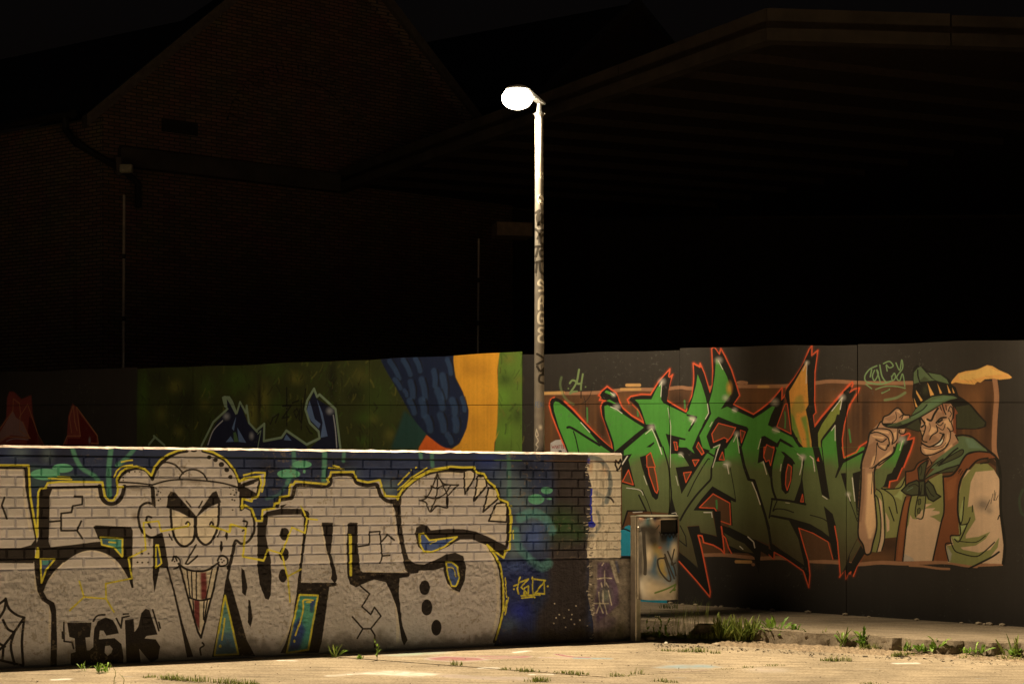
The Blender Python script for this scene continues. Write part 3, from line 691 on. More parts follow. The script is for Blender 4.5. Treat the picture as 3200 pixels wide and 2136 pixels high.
e bk 0 0 1 0 3379 173 45 65
s bk 29.1 0 1 1 3831 847 3924 700 3957 567 3966 367 3950 196 3895 39
p cr 0 0 1 0 3619 1459 3675 1475 3713 1447 3713 1401 3626 1269
s bk 16 0 1 0 3619 1459 3675 1475 3713 1447 3713 1401 3626 1269 3619 1459
p cr 0 0 1 0 3739 1417 3810 1417 3821 1335 3710 1214 3732 1361
s bk 16.1 0 1 0 3739 1417 3810 1417 3821 1335 3710 1214 3732 1361 3739 1417
p cr 0 0 1 0 3838 1322 3917 1311 3921 1229 3788 1121 3817 1230
s bk 16.1 0 1 0 3838 1322 3917 1311 3921 1229 3788 1121 3817 1230 3838 1322
p cr 0 0 1 0 3910 1190 3993 1200 4013 1150 3999 1035 3838 1045
s bk 16.2 0 1 0 3910 1190 3993 1200 4013 1150 3999 1035 3838 1045 3910 1190
s bk 27.4 0 1 1 3598 1468 3696 1475 3753 1436 3810 1417 3845 1355 3917 1305 3945 1223 4010 1189 4020 1070 4013 911 3999 831 3970 745
s bk 12.7 0 1 1 3382 1438 3347 1347 3292 1243 3234 1217
s bk 12.7 0 1 1 3382 1438 3382 1321 3368 1230 3320 1124
s bk 12.7 0 1 1 3382 1438 3437 1334 3475 1243 3472 1158
s bk 12.7 0 1 1 3382 1438 3430 1360 3500 1345 3570 1345
s bk 12.7 0 1 1 3234 1217 3285 1198 3320 1124 3382 1172 3472 1158 3469 1243 3570 1345
s bk 12.7 0 1 1 3327 1337 3382 1315 3427 1337 3472 1345
s bk 12.7 0 1 1 3281 1250 3375 1233 3451 1272 3500 1341
s ye 15 0 1 0 -448 1477 197 1478 208 1257 257 954
s ye 14 0 1 0 257 954 263 1280 277 1307 319 1315
s ye 15.4 0 1 0 314 1315 330 1350 419 1359 720 1357 737 1257 766 1221 800 1221 829 1269 835 1322 871 1322
s ye 15.6 0 1 0 831 1328 823 1376 852 1433 899 1465 969 1477 1029 1458 1080 1410 1103 1473 1145 1527 1204 1570 1276 1600 1331 1610
s ye 15.9 0 1 0 1470 1609 1547 1591 1638 1542 1712 1457 1749 1367 1811 1386
s ye 10.7 0 1 0 806 1397 823 1441 852 1469 887 1481 939 1488
s ye 10.7 0 1 0 858 1509 899 1519 939 1524
s ye 11.7 0 1 0 336 1384 498 1377
s ye 11.7 0 1 0 403 1397 487 1393
s ye 12.9 0 1 0 487 406 589 503 555 621
s ye 13.2 0 1 0 589 503 748 486 746 599 939 634 910 786 1039 849 1021 1053 1133 1064 1151 986 1359 1024 1357 1043
s ye 13.1 0 1 0 748 486 806 384
s ye 13.5 0 1 0 1535 1025 1669 975 1681 1036 1799 1004 1780 783 1929 755
s ye 13.6 0 1 0 1783 1416 1870 1437 1951 1435 1944 1343 1926 1287
s ye 16.3 0 1 0 1752 1367 1789 1392 1911 1407 1923 1355 1894 1247 1851 1238 1845 1213 1774 1232 1769 1158 1791 1183 1845 1155 1882 1061 1926 1061 1932 1145 2026 1157 2026 1194 2064 1200 2070 1244 2140 1256 2153 1344 2178 1344 2191 1369 2442 1348 2464 1367 2448 1389 2474 1401 2482 1443 2670 1447 2703 1381 2789 1363 2889 1382 2909 1320 2939 1254 3030 1248 3040 1225 3071 1292 3180 1383 3317 1455 3477 1482
s ye 11.4 0 1 0 2467 1477 2591 1468
s ye 11.4 0 1 0 2500 1496 2552 1484
s ye 11.6 0 1 0 3044 1346 3139 1443
s ye 11.6 0 1 0 3041 1300 3166 1408 3292 1482
s ye 13.8 0 1 0 2242 1169 2287 1075 2370 1065
s ye 13.6 0 1 0 2287 1075 2270 962 2165 1007 2083 802 1976 835 1938 749 1776 783 1801 998 1690 1036 1675 975 1531 1022
s ye 13.7 0 1 0 2083 802 2134 621 2242 675
s ye 13.7 0 1 0 2134 621 2153 421
e ye 0 0 1 0 3159 1465 8 8
e ye 0 0 1 0 3200 1485 8 8
s ye 17.1 0 1 0 3033 1241 3101 1331 3196 1402 3333 1468 3500 1496 3612 1489 3710 1493 3732 1447 3795 1438 3838 1372 3895 1333 3938 1227 4010 1200 4032 1136 4039 1017 4028 804 3990 791 3974 736 3881 800 3824 847
s ye 17.2 0 1 1 3824 847 3935 699 3967 566 3977 433 3967 261 3907 54
s ye 10.6 0 1 0 4048 1096 4051 1016
s ye 10.6 0 1 0 4061 963 4061 894
s ye 10.6 0 1 0 3996 566 4003 406
s ye 10.6 0 1 0 4019 403 3993 258
s ye 10.6 0 1 0 4004 380 3984 287
e ye 0 0 1 0 4048 1169 9 8
s ye 13.3 0 1 0 4129 569 4104 483 4114 430
s ye 13.3 0 1 0 4114 512 4071 497
s ye 13.3 0 1 0 4119 523 4202 554 4138 485 4202 427
s ye 13.4 0 1 0 4170 479 4206 494 4205 427 4162 428 4170 479
s ye 13.4 0 1 0 4243 567 4250 426
s ye 13.4 0 1 0 4240 553 4363 537 4269 432 4354 423 4352 510
s ye 13.4 0 1 0 4138 413 4309 418
s ye 13.4 0 1 0 4144 394 4257 402
e ye 0 0 1 0 4071 471 9 8
e ye 0 0 1 0 4385 487 9 8
e ye 0 0 1 0 4309 415 9 8
e ye 0 0 1 0 4265 396 9 8
e ye 0 0 1 0 4114 436 9 8'''
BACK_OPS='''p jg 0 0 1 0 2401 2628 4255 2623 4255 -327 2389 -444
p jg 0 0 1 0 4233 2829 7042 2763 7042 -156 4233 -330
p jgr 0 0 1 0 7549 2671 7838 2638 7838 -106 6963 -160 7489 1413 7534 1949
e jgb 0 1 0.8 0 2487 2135 92 356
e jy 0 1 0.5 0 3015 2267 136 94
e jy 0 1 0.4 0 2788 1930 106 109
e jy 0 1 0.5 0 3067 1714 91 81
e jgb 0 1 0.6 0 3511 2250 119 160
e jgb 0 1 0.7 0 3979 2338 236 158
e jy 0 1 0.6 0 4192 1892 103 262
e jy 0 1 0.35 0 3477 2050 90 80
e jk 0 1 0.5 0 3170 2064 181 269
e jk 0 1 0.4 0 2735 2364 213 163
e jy 0 1 0.6 0 4364 2094 115 234
e jy 0 1 0.6 0 4848 2352 113 87
e jgb 0 1 0.5 0 4581 2006 147 131
e jy 0 1 0.3 0 5762 2371 142 113
e jk 0 1 0.7 0 5354 2332 64 285
e jk 0 1 0.8 0 4310 2094 39 323
e jgb 0 1 0.6 0 5796 1892 142 84
e jy 0 1 0.4 0 5929 1878 79 70
e jgb 0 1 0.7 0 5796 1624 79 70
e jy 0 1 0.4 0 6144 1697 94 84
e jk 0 1 0.5 0 5661 2160 142 85
e jgb 0 1 0.35 0 5996 2088 251 280
e jgb 0 1 0.4 0 4527 2472 196 117
e jy 0 1 0.6 0 7670 2535 90 67
e jk 0 1 0.4 0 7640 2309 105 80
e jk 0 1 0.5 0 7775 1922 74 120
e jy 0 1 0.5 0 7790 2307 59 53
e jgy 0 1 0.7 0 7610 2109 90 120
e jgy 0 1 0.6 0 7625 1735 90 120
p tq 0 35 1 0 6161 1544 6259 1782 6341 1976 6486 1879 6647 1715 6502 1542
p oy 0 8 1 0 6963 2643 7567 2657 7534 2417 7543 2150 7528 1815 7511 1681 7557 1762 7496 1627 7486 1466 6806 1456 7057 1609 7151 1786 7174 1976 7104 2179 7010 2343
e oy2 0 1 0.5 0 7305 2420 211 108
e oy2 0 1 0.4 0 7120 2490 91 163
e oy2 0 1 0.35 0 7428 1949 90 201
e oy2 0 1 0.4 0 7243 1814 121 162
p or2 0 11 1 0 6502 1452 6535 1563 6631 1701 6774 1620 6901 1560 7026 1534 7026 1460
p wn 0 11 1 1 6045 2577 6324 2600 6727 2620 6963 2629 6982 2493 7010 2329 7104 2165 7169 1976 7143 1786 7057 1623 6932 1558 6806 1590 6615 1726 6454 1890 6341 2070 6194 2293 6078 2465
s jk 18.3 8 0.6 1 6189 2547 6262 2434 6297 2318 6261 2307
s wl 61.2 31 0.5 1 6144 2533 6220 2435 6275 2337
s jk 18.3 8 0.6 1 6369 2557 6424 2460 6443 2358 6407 2347
s wl 60.9 30 0.5 1 6324 2544 6383 2460 6422 2377
s jk 18.2 8 0.6 1 6530 2568 6569 2485 6572 2398 6537 2386
s wl 60.6 30 0.5 1 6486 2555 6528 2486 6551 2417
s jk 16.7 8 0.6 1 6251 2337 6298 2274 6311 2209 6279 2198
s wl 55.6 28 0.5 1 6210 2324 6261 2275 6292 2226
s jk 22.4 8 0.6 1 6476 2307 6501 2210 6480 2105 6437 2091
s wl 74.6 37 0.5 1 6422 2294 6448 2211 6454 2128
s jk 22.3 8 0.6 1 6620 2333 6653 2216 6641 2091 6598 2076
s wl 74.3 37 0.5 1 6567 2320 6600 2217 6615 2113
s jk 20.5 8 0.6 1 6776 2427 6792 2331 6766 2229 6727 2216
s wl 68.5 34 0.5 1 6727 2414 6744 2332 6742 2250
s jk 24.5 8 0.6 1 6896 2371 6921 2241 6897 2101 6850 2085
s wl 81.9 41 0.5 1 6838 2358 6863 2242 6869 2126
s jk 20.7 8 0.6 1 6456 2100 6496 2017 6494 1928 6454 1914
s wl 69.1 35 0.5 1 6406 2087 6448 2017 6470 1948
s jk 24.7 8 0.6 1 6626 2100 6652 2003 6628 1896 6580 1880
s wl 82.5 41 0.5 1 6567 2086 6592 2003 6599 1921
s jk 24.6 8 0.6 1 6833 2208 6874 2099 6866 1979 6819 1962
s wl 82 41 0.5 1 6774 2195 6815 2099 6838 2003
s jk 24.5 8 0.6 1 7022 2098 7047 2016 7023 1924 6976 1908
s wl 81.6 41 0.5 1 6963 2085 6989 2017 6995 1949
s jk 16.2 8 0.6 1 7127 2125 7149 2043 7138 1959 7107 1949
s wl 54.2 27 0.5 1 7088 2111 7113 2043 7120 1976
s jk 24.7 8 0.6 1 6690 1907 6724 1825 6707 1732 6660 1715
s wl 82.4 41 0.5 1 6631 1893 6664 1825 6679 1756
s jk 24.6 8 0.6 1 6865 1935 6898 1839 6882 1733 6834 1716
s wl 82 41 0.5 1 6806 1921 6839 1839 6853 1757
s jk 24.4 8 0.6 1 7053 1894 7070 1820 7039 1734 6992 1717
s wl 81.5 41 0.5 1 6995 1881 7012 1820 7010 1758
s jk 20.4 8 0.6 1 6949 1717 6981 1663 6971 1602 6932 1588
s wl 68.1 34 0.5 1 6901 1703 6934 1663 6948 1622
s jk 14.9 8 0.6 1 6377 2211 6399 2170 6391 2127 6361 2117
s wl 49.8 25 0.5 1 6341 2198 6367 2170 6373 2142
s jk 18 8 0.6 1 6944 2548 6974 2459 6968 2366 6934 2354
s wl 59.9 30 0.5 1 6901 2535 6934 2459 6948 2384
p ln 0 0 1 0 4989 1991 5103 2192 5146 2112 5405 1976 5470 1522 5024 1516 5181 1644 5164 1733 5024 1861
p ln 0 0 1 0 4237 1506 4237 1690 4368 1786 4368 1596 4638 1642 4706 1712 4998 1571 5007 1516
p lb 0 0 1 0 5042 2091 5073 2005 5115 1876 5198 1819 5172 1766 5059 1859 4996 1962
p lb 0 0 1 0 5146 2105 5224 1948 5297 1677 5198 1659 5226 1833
p lb 0 0 1 0 4706 1694 4781 1622 4670 1628
e lw 0 1 0.7 0 5328 1969 54 43
s lw 15.7 0 1 1 5375 1919 5405 1749 5423 1550
s lg 28.8 0 1 0 4145 1653 4382 1816 4375 1611 4635 1654 4706 1737 4998 1576 5181 1650 5167 1730 5042 1830 4980 1988 5007 2091 5103 2227 5146 2134 5181 2160 5405 1991 5474 1536
s lg 11.7 0 1 0 4237 1653 4332 1735 4282 1522
s bk2 18.3 0 0.9 0 4711 2245 4711 1795
s bk2 18.4 0 0.9 0 4653 2027 4777 2034 4644 1882 4742 1901
s bk2 18.3 0 0.9 0 4857 1998 4813 1959 4848 1887 4887 1948 4857 1998
s bk2 18.2 0 0.9 0 4901 1991 4887 1875 4922 1829 4986 2228
s bk2 18.2 0 0.9 0 4922 2092 4922 1753
s bk2 18.4 0 0.9 0 4473 1816 4509 1889 4595 1936 4545 1831
s bk2 18.2 0 0.9 0 4998 1789 5042 1718 5077 1704
s bk2 18.3 0 0.9 0 4795 2063 4883 2092
p ln 0 0 1 0 3494 1531 3646 1811 3830 1983 3821 2115 3970 1931 4020 2062 4143 1826 4281 1709 4281 1540
p lb 0 0 1 0 3805 1594 3880 1667 3929 1601
p lb 0 0 1 0 3962 1904 3929 1733 3896 1759
p lb 0 0 1 0 3979 1773 4113 1590 4003 1599
p lg2 0 0 1 0 3921 1707 3954 1720 4003 1599 3929 1599
e lw 0 1 0.75 0 3813 1904 53 45
e lw 0 1 0.7 0 4192 1669 38 47
s lw 14.6 0 1 1 3528 1558 3612 1731 3755 1851
s lg 26.6 0 1 0 3427 1543 3612 1835 3830 1994
s lg 26.3 0 1 0 4020 2075 3970 1944
s lg 26.2 0 1 0 4020 2075 4110 1944 4118 2036 4154 1826 4273 1722
s lg 27.2 0 1 0 2590 1547 2691 1644 2844 1543
s lg 27.2 0 1 0 2691 1644 2673 1657
p lg 0 0 1 0 3746 2136 3780 2153 3866 2148 3913 2089 3979 1944 3954 1924 3863 2063 3821 2115 3830 1994 3780 2023
p rdb 0 14 1 0 -41 1519 -41 1679 121 1884 141 2145 181 2229 265 2224 400 2126 578 2179 597 1942 685 1684 812 1528
p rdk 0 0 1 0 499 1539 538 1899 597 1856 685 1684 685 1541
p rdl 0 0 1 0 0 1679 241 1971 301 1884 420 1826 538 1626 201 1652 0 1548
p rdb 0 4 1 0 1149 1532 1216 1660 1235 1900 1307 2072 1367 2027 1741 1650 1756 1538
p rdk 0 0 1 0 1216 1532 1235 1617 1443 1619 1424 1942 1723 1650 1723 1538
e lw 0 1 0.5 0 1602 1593 22 42
s rol 14.5 0 0.9 0 -41 1694 241 1971 251 2130 360 2072 380 1942 360 1711 558 1612 121 1629 -41 1548
s rol 14.4 0 0.9 0 360 1884 509 2057 685 1684 802 1528
s rol 14 0 0.9 0 1149 1532 1216 1646 1443 1647 1377 2020 1732 1657 1751 1552 1630 1558
s rol 14.1 0 0.9 0 1292 1688 1254 1886 1320 2041 1348 1830 1386 1717
s rol 14.4 0 0.9 0 420 1826 538 1626
s lw 11.6 0 0.6 1 121 1564 261 1602 519 1592
p dkg 0 28 0.5 0 695 1527 695 1756 851 1814 967 1907 1101 1900 1101 1800 1178 1744 1139 1532
p br 0 0 1 0 8061 2148 9209 2175 10246 2200 10901 2217 11218 2252 11982 2235 12742 2246 12742 573 11982 536 11218 498 10901 499 10078 504 9209 489 8061 464
e brd 0 1 0.7 0 8327 1915 115 239
e brd 0 1 0.6 0 8774 1815 90 269
e brl 0 1 0.6 0 9029 2049 112 133
e brd 0 1 0.7 0 9632 2080 147 98
e brl 0 1 0.5 0 10511 2109 214 127
e brd 0 1 0.5 0 10836 2076 141 94
e brl 0 1 0.8 0 11280 2043 174 124
e brd 0 1 0.8 0 11528 1920 103 277
e brl 0 1 0.9 0 11711 1828 137 275
e brl 0 1 0.6 0 11952 2042 136 152
e brl 0 1 0.7 0 12537 2070 133 178
e brd 0 1 0.8 0 12680 1921 66 237
e brl 0 1 0.7 0 11892 1616 102 122
e brl 0 1 0.7 0 11092 670 105 187
e brd 0 1 0.6 0 10965 727 70 188
e brl 0 1 0.5 0 11590 569 206 49
e brd 0 1 0.7 0 11772 699 137 92
e brd 0 1 0.5 0 12652 1566 66 237
e brd 0 1 0.5 0 12393 1831 100 179
e brd 0 1 0.35 0 8099 1880 19 309
e brl 0 1 0.35 0 8187 1843 19 308
e brd 0 1 0.35 0 8274 1805 19 307
e brl 0 1 0.35 0 8361 1768 19 307
e brd 0 1 0.35 0 8448 1935 19 306
e brl 0 1 0.35 0 8533 1898 19 305
e brd 0 1 0.35 0 8619 1861 19 304
e brl 0 1 0.35 0 8704 1824 19 303
e brd 0 1 0.35 0 8789 1788 19 303
e brl 0 1 0.35 0 8873 1751 19 302
e brd 0 1 0.35 0 8956 1916 19 301
e brl 0 1 0.35 0 9040 1879 19 300
e brd 0 1 0.35 0 9123 1843 19 299
e brl 0 1 0.35 0 9205 1807 19 299
e brd 0 1 0.35 0 9287 1771 19 298
e brl 0 1 0.35 0 9369 1933 18 297
e brd 0 1 0.35 0 9450 1897 18 296
e brl 0 1 0.35 0 9530 1861 18 296
e brd 0 1 0.35 0 9611 1825 18 295
e brl 0 1 0.35 0 9691 1789 18 294
e brd 0 1 0.35 0 9770 1950 18 293
e brl 0 1 0.35 0 9849 1914 18 293
e brd 0 1 0.35 0 9928 1878 18 292
e brl 0 1 0.35 0 10006 1843 18 291
e brd 0 1 0.35 0 10084 1808 18 290
e brl 0 1 0.35 0 10162 1773 18 290
e brd 0 1 0.35 0 10239 1931 18 289
e brl 0 1 0.35 0 10316 1895 18 288
e brd 0 1 0.35 0 10392 1860 18 288
e brl 0 1 0.35 0 10468 1826 18 287
e brd 0 1 0.35 0 10544 1791 18 286
e brl 0 1 0.35 0 10619 1947 18 285
e brd 0 1 0.35 0 10694 1912 18 285
e brl 0 1 0.35 0 10769 1878 18 284
e brd 0 1 0.35 0 10843 1843 18 283
e brl 0 1 0.35 0 10917 1809 18 283
e brd 0 1 0.35 0 10990 1775 18 282
e brl 0 1 0.35 0 11063 1928 18 281
e brd 0 1 0.35 0 11136 1894 17 281
e brl 0 1 0.35 0 11208 1860 17 280
e brd 0 1 0.35 0 11280 1826 17 279
e brl 0 1 0.35 0 11352 1793 17 279
e brd 0 1 0.35 0 11423 1944 17 278
e brl 0 1 0.35 0 11494 1910 17 277
e brd 0 1 0.35 0 11565 1877 17 277
e brl 0 1 0.35 0 11635 1843 17 276
e brd 0 1 0.35 0 11705 1810 17 275
e brl 0 1 0.35 0 11775 1777 17 275
e brd 0 1 0.35 0 11844 1926 17 274
e brl 0 1 0.35 0 11913 1893 17 273
e brd 0 1 0.35 0 11982 1860 17 273
e brl 0 1 0.35 0 12050 1827 17 272
e brd 0 1 0.35 0 12119 1794 17 271
e brl 0 1 0.35 0 12186 1942 17 271
e brd 0 1 0.35 0 12254 1909 17 270
e brl 0 1 0.35 0 12321 1876 17 270
e brd 0 1 0.35 0 12388 1843 17 269
e brl 0 1 0.35 0 12454 1811 17 268
e brd 0 1 0.35 0 12520 1778 17 268
e brl 0 1 0.35 0 12586 1924 17 267
e brd 0 1 0.35 0 12652 1892 17 266
e brl 0 1 0.35 0 12717 1860 17 266
s bnd 35.4 0 1 1 8061 2158 8663 2158 9047 2189 9422 2190 9649 2208 9787 2197 10246 2213 10478 2211 10788 2215 11060 2241 11218 2255 11528 2237 11982 2232
s bno 30.8 10 1 1 8061 2155 8327 2164
s bno 26.6 10 1 1 8993 2193 9209 2192
s bno 33.3 10 1 1 9058 2236 9201 2235
e bnd 0 0 1 0 10303 2251 54 19
e bnd 0 0 1 0 10352 2247 18 16
s bno 25.4 10 1 1 10478 2208 10577 2207
s bnd 44.3 0 1 1 12728 2261 12745 2099 12731 1863 12725 1626 12745 1523
s bnd 35.4 0 1 1 9873 507 10111 521 10346 510 10445 508
s bno 32 10 1 1 10246 460 10396 464
e bnd 0 0 1 0 10422 440 18 16
s bnd 36.8 0 1 1 10495 504 10707 518 10996 503 11249 503 11467 495 11681 521 11922 524 12071 540 12306 555 12451 538 12566 532
s bnd 26.6 0 1 1 12566 538 12793 561
s bnd 21.1 0 1 1 11958 507 12071 507 12219 493 12321 493
p pap 0 0 1 0 8178 1627 8236 1658 8309 1667 8328 1611 8376 1533 8180 1531
s rdw 5.2 0 1 0 8192 1601 8199 1570 8209 1592 8217 1571 8224 1601
s rdw 5.2 0 1 0 8228 1568 8238 1601 8250 1568
s rdw 5.2 0 1 0 8255 1568 8255 1602 8271 1569 8271 1602
s rdw 5.2 0 1 0 8277 1602 8298 1602
s rdw 5.2 0 1 0 8287 1602 8287 1569
s rdw 5.2 0 1 0 8321 1602 8306 1602 8306 1569 8323 1569
s rdw 5.2 0 1 0 8306 1586 8319 1587
s rdw 5.2 0 1 0 8329 1602 8329 1569 8348 1585 8329 1602
e bk2 0 0 1 0 8292 1537 20 12
s dkr 8.7 3 0.8 1 8352 2298 8323 2211 8352 2107 8448 2037 8562 2054 8638 2131 8661 2243
s ol 26.1 19 0.45 1 8304 2325 8289 2246 8323 2142 8381 2072 8448 2037
s ol 20.8 5 1 1 8402 2263 8433 2293 8476 2275 8457 2228 8402 2154 8440 2171 8486 2175
s ol 22.5 7 1 1 8510 2404 8495 2322 8486 2262 8533 2257
s ol 20.7 5 1 1 8554 2356 8535 2244 8532 2184
s bk2 11.9 0 1 1 8533 2184 8533 2106
s bk2 7.9 0 0.8 1 8566 2123 8586 2037 8590 1899
e ol 0 1 1 0 8385 2206 10 9
e ol 0 1 1 0 8586 2222 10 9
s gdr 19 3 0.9 1 8607 1998 8611 1851
s gdr 18.3 3 0.9 1 9698 2072 9701 1997
s gdr 18.6 3 0.9 1 9181 1985 9185 1917
s og 37.7 35 0.12 0 8381 1538 8323 1628 8255 1776 8188 1933 8158 2038 8176 2090 8217 2114
s og 13.8 5 1 0 8381 1538 8323 1628 8255 1776 8188 1933 8158 2038 8176 2090 8217 2114
s og 57.9 53 0.12 0 8342 2068 8448 1983 8600 1828 8732 1700 8844 1606 8905 1564
s og 21.2 8 1 0 8342 2068 8448 1983 8600 1828 8732 1700 8844 1606 8905 1564
s og 41.1 38 0.12 0 8902 1566 8881 1660 8825 1813 8779 1925 8763 2011 8779 2062 8816 2081 8746 2081 8765 2120 8735 2131 8769 2174 8835 2226 8939 2155 8976 2070 9013 2002 9112 1923 9251 1848
s og 15.1 6 1 0 8902 1566 8881 1660 8825 1813 8779 1925 8763 2011 8779 2062 8816 2081 8746 2081 8765 2120 8735 2131 8769 2174 8835 2226 8939 2155 8976 2070 9013 2002 9112 1923 9251 1848
s og 18.3 17 0.12 0 9251 1848 9195 1968 9122 2035
s og 6.7 3 1 0 9251 1848 9195 1968 9122 2035
s og 40.2 37 0.12 0 9085 2042 9063 2087 9103 2120 9222 2141 9322 2136 9412 2270 9536 2398 9531 2353 9509 2298 9566 2339 9545 2286 9506 2152 9502 2077 9591 2026 9711 1961 9759 2051 9790 2167 9803 2325 9791 2451 9873 2415
s og 14.8 6 1 0 9085 2042 9063 2087 9103 2120 9222 2141 9322 2136 9412 2270 9536 2398 9531 2353 9509 2298 9566 2339 9545 2286 9506 2152 9502 2077 9591 2026 9711 1961 9759 2051 9790 2167 9803 2325 9791 2451 9873 2415
s og 35.1 32 0.12 0 9736 1999 9780 2134 9802 2283 9799 2453 9850 2397 9866 2450 9911 2348 9972 2153 9998 2240 10001 2380 9988 2595 10014 2613 10069 2540 10086 2595 10129 2522 10200 2378 10249 2230 10284 2123 10215 2033 10307 1992 10426 1935 10510 1992 10602 2065 10668 2137 10720 2200 10718 2076 10753 2129 10769 2064 10762 2193 10842 2289 10923 2408 10989 2567 11019 2608 11017 2510 11079 2559 11068 2494 11047 2334 11045 2047 11058 1952 11029 1928 11045 1752
s og 12.9 5 1 0 9736 1999 9780 2134 9802 2283 9799 2453 9850 2397 9866 2450 9911 2348 9972 2153 9998 2240 10001 2380 9988 2595 10014 2613 10069 2540 10086 2595 10129 2522 10200 2378 10249 2230 10284 2123 10215 2033 10307 1992 10426 1935 10510 1992 10602 2065 10668 2137 10720 2200 10718 2076 10753 2129 10769 2064 10762 2193 10842 2289 10923 2408 10989 2567 11019 2608 11017 2510 11079 2559 11068 2494 11047 2334 11045 2047 11058 1952 11029 1928 11045 1752
s og 53.3 49 0.12 0 11045 1822 11118 1918 11214 2029 11390 2226
s og 19.6 8 1 0 11045 1822 11118 1918 11214 2029 11390 2226
s og 37.5 34 0.12 0 11364 2204 11414 2245 11421 2225 11386 2147 11435 2179 11482 2189 11464 2139 11400 2040 11364 1934 11343 1855
s og 13.7 5 1 0 11364 2204 11414 2245 11421 2225 11386 2147 11435 2179 11482 2189 11464 2139 11400 2040 11364 1934 11343 1855
s og 37.4 34 0.12 0 11343 1528 11428 1579 11499 1636 11563 1676
s og 13.7 5 1 0 11343 1528 11428 1579 11499 1636 11563 1676
s og 36.8 34 0.12 0 11883 1735 11952 1757 11963 1739 11939 1694 12000 1715 11993 1670 11959 1565 11904 1434
s og 13.5 5 1 0 11883 1735 11952 1757 11963 1739 11939 1694 12000 1715 11993 1670 11959 1565 11904 1434
s og 29.8 27 0.12 0 11976 1617 11903 1461 11842 1313 11773 1296 11765 1241
s og 10.9 4 1 0 11976 1617 11903 1461 11842 1313 11773 1296 11765 1241
s og 35.7 33 0.12 0 9639 435 9824 247 9967 92 9973 146 9918 401 9882 568 9843 708 9884 704 9903 637 10002 616 10085 575 10122 534 10111 657 10090 805
s og 13.1 5 1 0 9639 435 9824 247 9967 92 9973 146 9918 401 9882 568 9843 708 9884 704 9903 637 10002 616 10085 575 10122 534 10111 657 10090 805
s og 30.8 28 0.12 0 10100 726 10136 688 10167 591 10195 543
s og 11.3 4 1 0 10100 726 10136 688 10167 591 10195 543
s og 32.4 30 0.12 0 10887 822 10941 635 10982 502 10997 369 10986 243 10931 402 10813 478 10724 531 10638 573 10635 510
s og 11.9 5 1 0 10887 822 10941 635 10982 502 10997 369 10986 243 10931 402 10813 478 10724 531 10638 573 10635 510
s og 21 19 0.12 0 10509 581 10585 546 10627 506
s og 7.7 3 1 0 10509 581 10585 546 10627 506
s og 31.8 29 0.12 0 11242 852 11270 697 11297 384 11288 360 11349 455 11352 345 11385 436 11390 397 11409 440 11425 378 11462 488 11528 604
s og 11.7 5 1 0 11242 852 11270 697 11297 384 11288 360 11349 455 11352 345 11385 436 11390 397 11409 440 11425 378 11462 488 11528 604
p bk2 0 0 1 0 8168 2068 8192 2103 8246 2112 8313 2081 8419 1994 8543 1873 8675 1752 8807 1642 8909 1566 8919 1523 8381 1516 8323 1663 8255 1811 8197 1950
p bk2 0 0 1 0 8771 2011 8799 2062 8863 2075 8788 2088 8755 2131 8774 2169 8835 2210 8919 2164 8956 2121 8974 2053 9020 1985 9131 1900 9258 1832 9367 1824 9249 1773 9066 1628 8946 1532 8909 1549 8891 1634 8825 1805 8781 1925
p bk2 0 0 1 0 9087 2078 9103 2110 9195 2127 9331 2128 9421 2270 9518 2372 9520 2318 9550 2301 9520 2169 9508 2068 9591 2018 9715 1953 9761 2034 9794 2167 9809 2350 9803 2439 9882 2394 9882 1388 9011 1371 8919 1532 9066 1628 9267 1799 9240 1900 9186 2001 9131 2052
p bk2 0 0 1 0 9799 2441 9850 2397 9881 2411 9911 2347 9972 2148 9998 2230 10007 2364 10003 2601 10024 2601 10076 2526 10097 2558 10128 2508 10188 2384 10239 2253 10278 2123 10213 2033 10299 1990 10426 1929 10510 1982 10610 2055 10714 2182 10710 2071 10753 2111 10772 2040 10813 1742 10759 1790 10677 1806 10710 1951 10763 2183 10842 2287 10923 2414 11005 2579 11011 2477 11062 2532 11068 2509 11045 2350 11042 2047 11053 1952 11029 1928 11045 1806 11118 1902 11246 2045 11386 2188 11386 1415 9727 1385 9727 2009 9780 2116 9806 2283
p br 0 0 1 0 11386 2007 11334 1833 11317 1691 11326 1521 11386 1530
s og 11.1 0 1 0 11386 2031 11336 1833 11316 1691 11325 1556 11334 1516 11386 1530
p bk2 0 0 1 0 11328 2154 11386 2204 11414 2196 11386 2140 11435 2168 11450 2154 11386 2040 11357 1934 11328 1827
p bk2 0 0 1 0 11835 1619 11877 1711 11939 1739 11932 1690 11990 1698 11952 1579 11897 1434 11780 1432
p bk2 0 0 1 0 11903 1616 11968 1617 11903 1469 11835 1317 11769 1307 11758 1245 11696 1247 11657 1238 11719 1380 11796 1397
p bk2 0 0 1 0 9639 532 9750 452 9845 367 9771 663 9729 791 9855 806 9871 737 9981 721 10043 704 10085 824 10239 781 10443 691 10584 629 10584 531 10503 576 10483 346 10433 524 10372 551 10198 551 10167 610 10126 727 10126 547 10095 568 10002 623 9903 639 9845 706 9887 519 9974 116 9960 103 9824 257 9639 437
p bk2 0 0 1 0 10605 668 10744 578 10882 517 10951 453 10971 372 10927 403 10804 479 10640 573 10630 512 10585 551 10504 581 10484 341 10434 515 10363 555 10312 558 10168 546 10168 837 10383 727 10625 582
p bk2 0 0 1 0 11470 781 11461 733 11394 588 11385 512 11404 504 11498 678 11541 609 11461 478 11419 381 11404 428 11380 408 11356 354 11347 435 11299 385 11289 470 11347 472 11385 588
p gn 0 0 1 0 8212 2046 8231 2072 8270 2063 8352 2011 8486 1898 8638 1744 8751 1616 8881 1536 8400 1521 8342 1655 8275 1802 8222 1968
s bk2 25.9 0 1 1 8376 1792 8405 1796 8467 1768 8600 1692 8751 1609
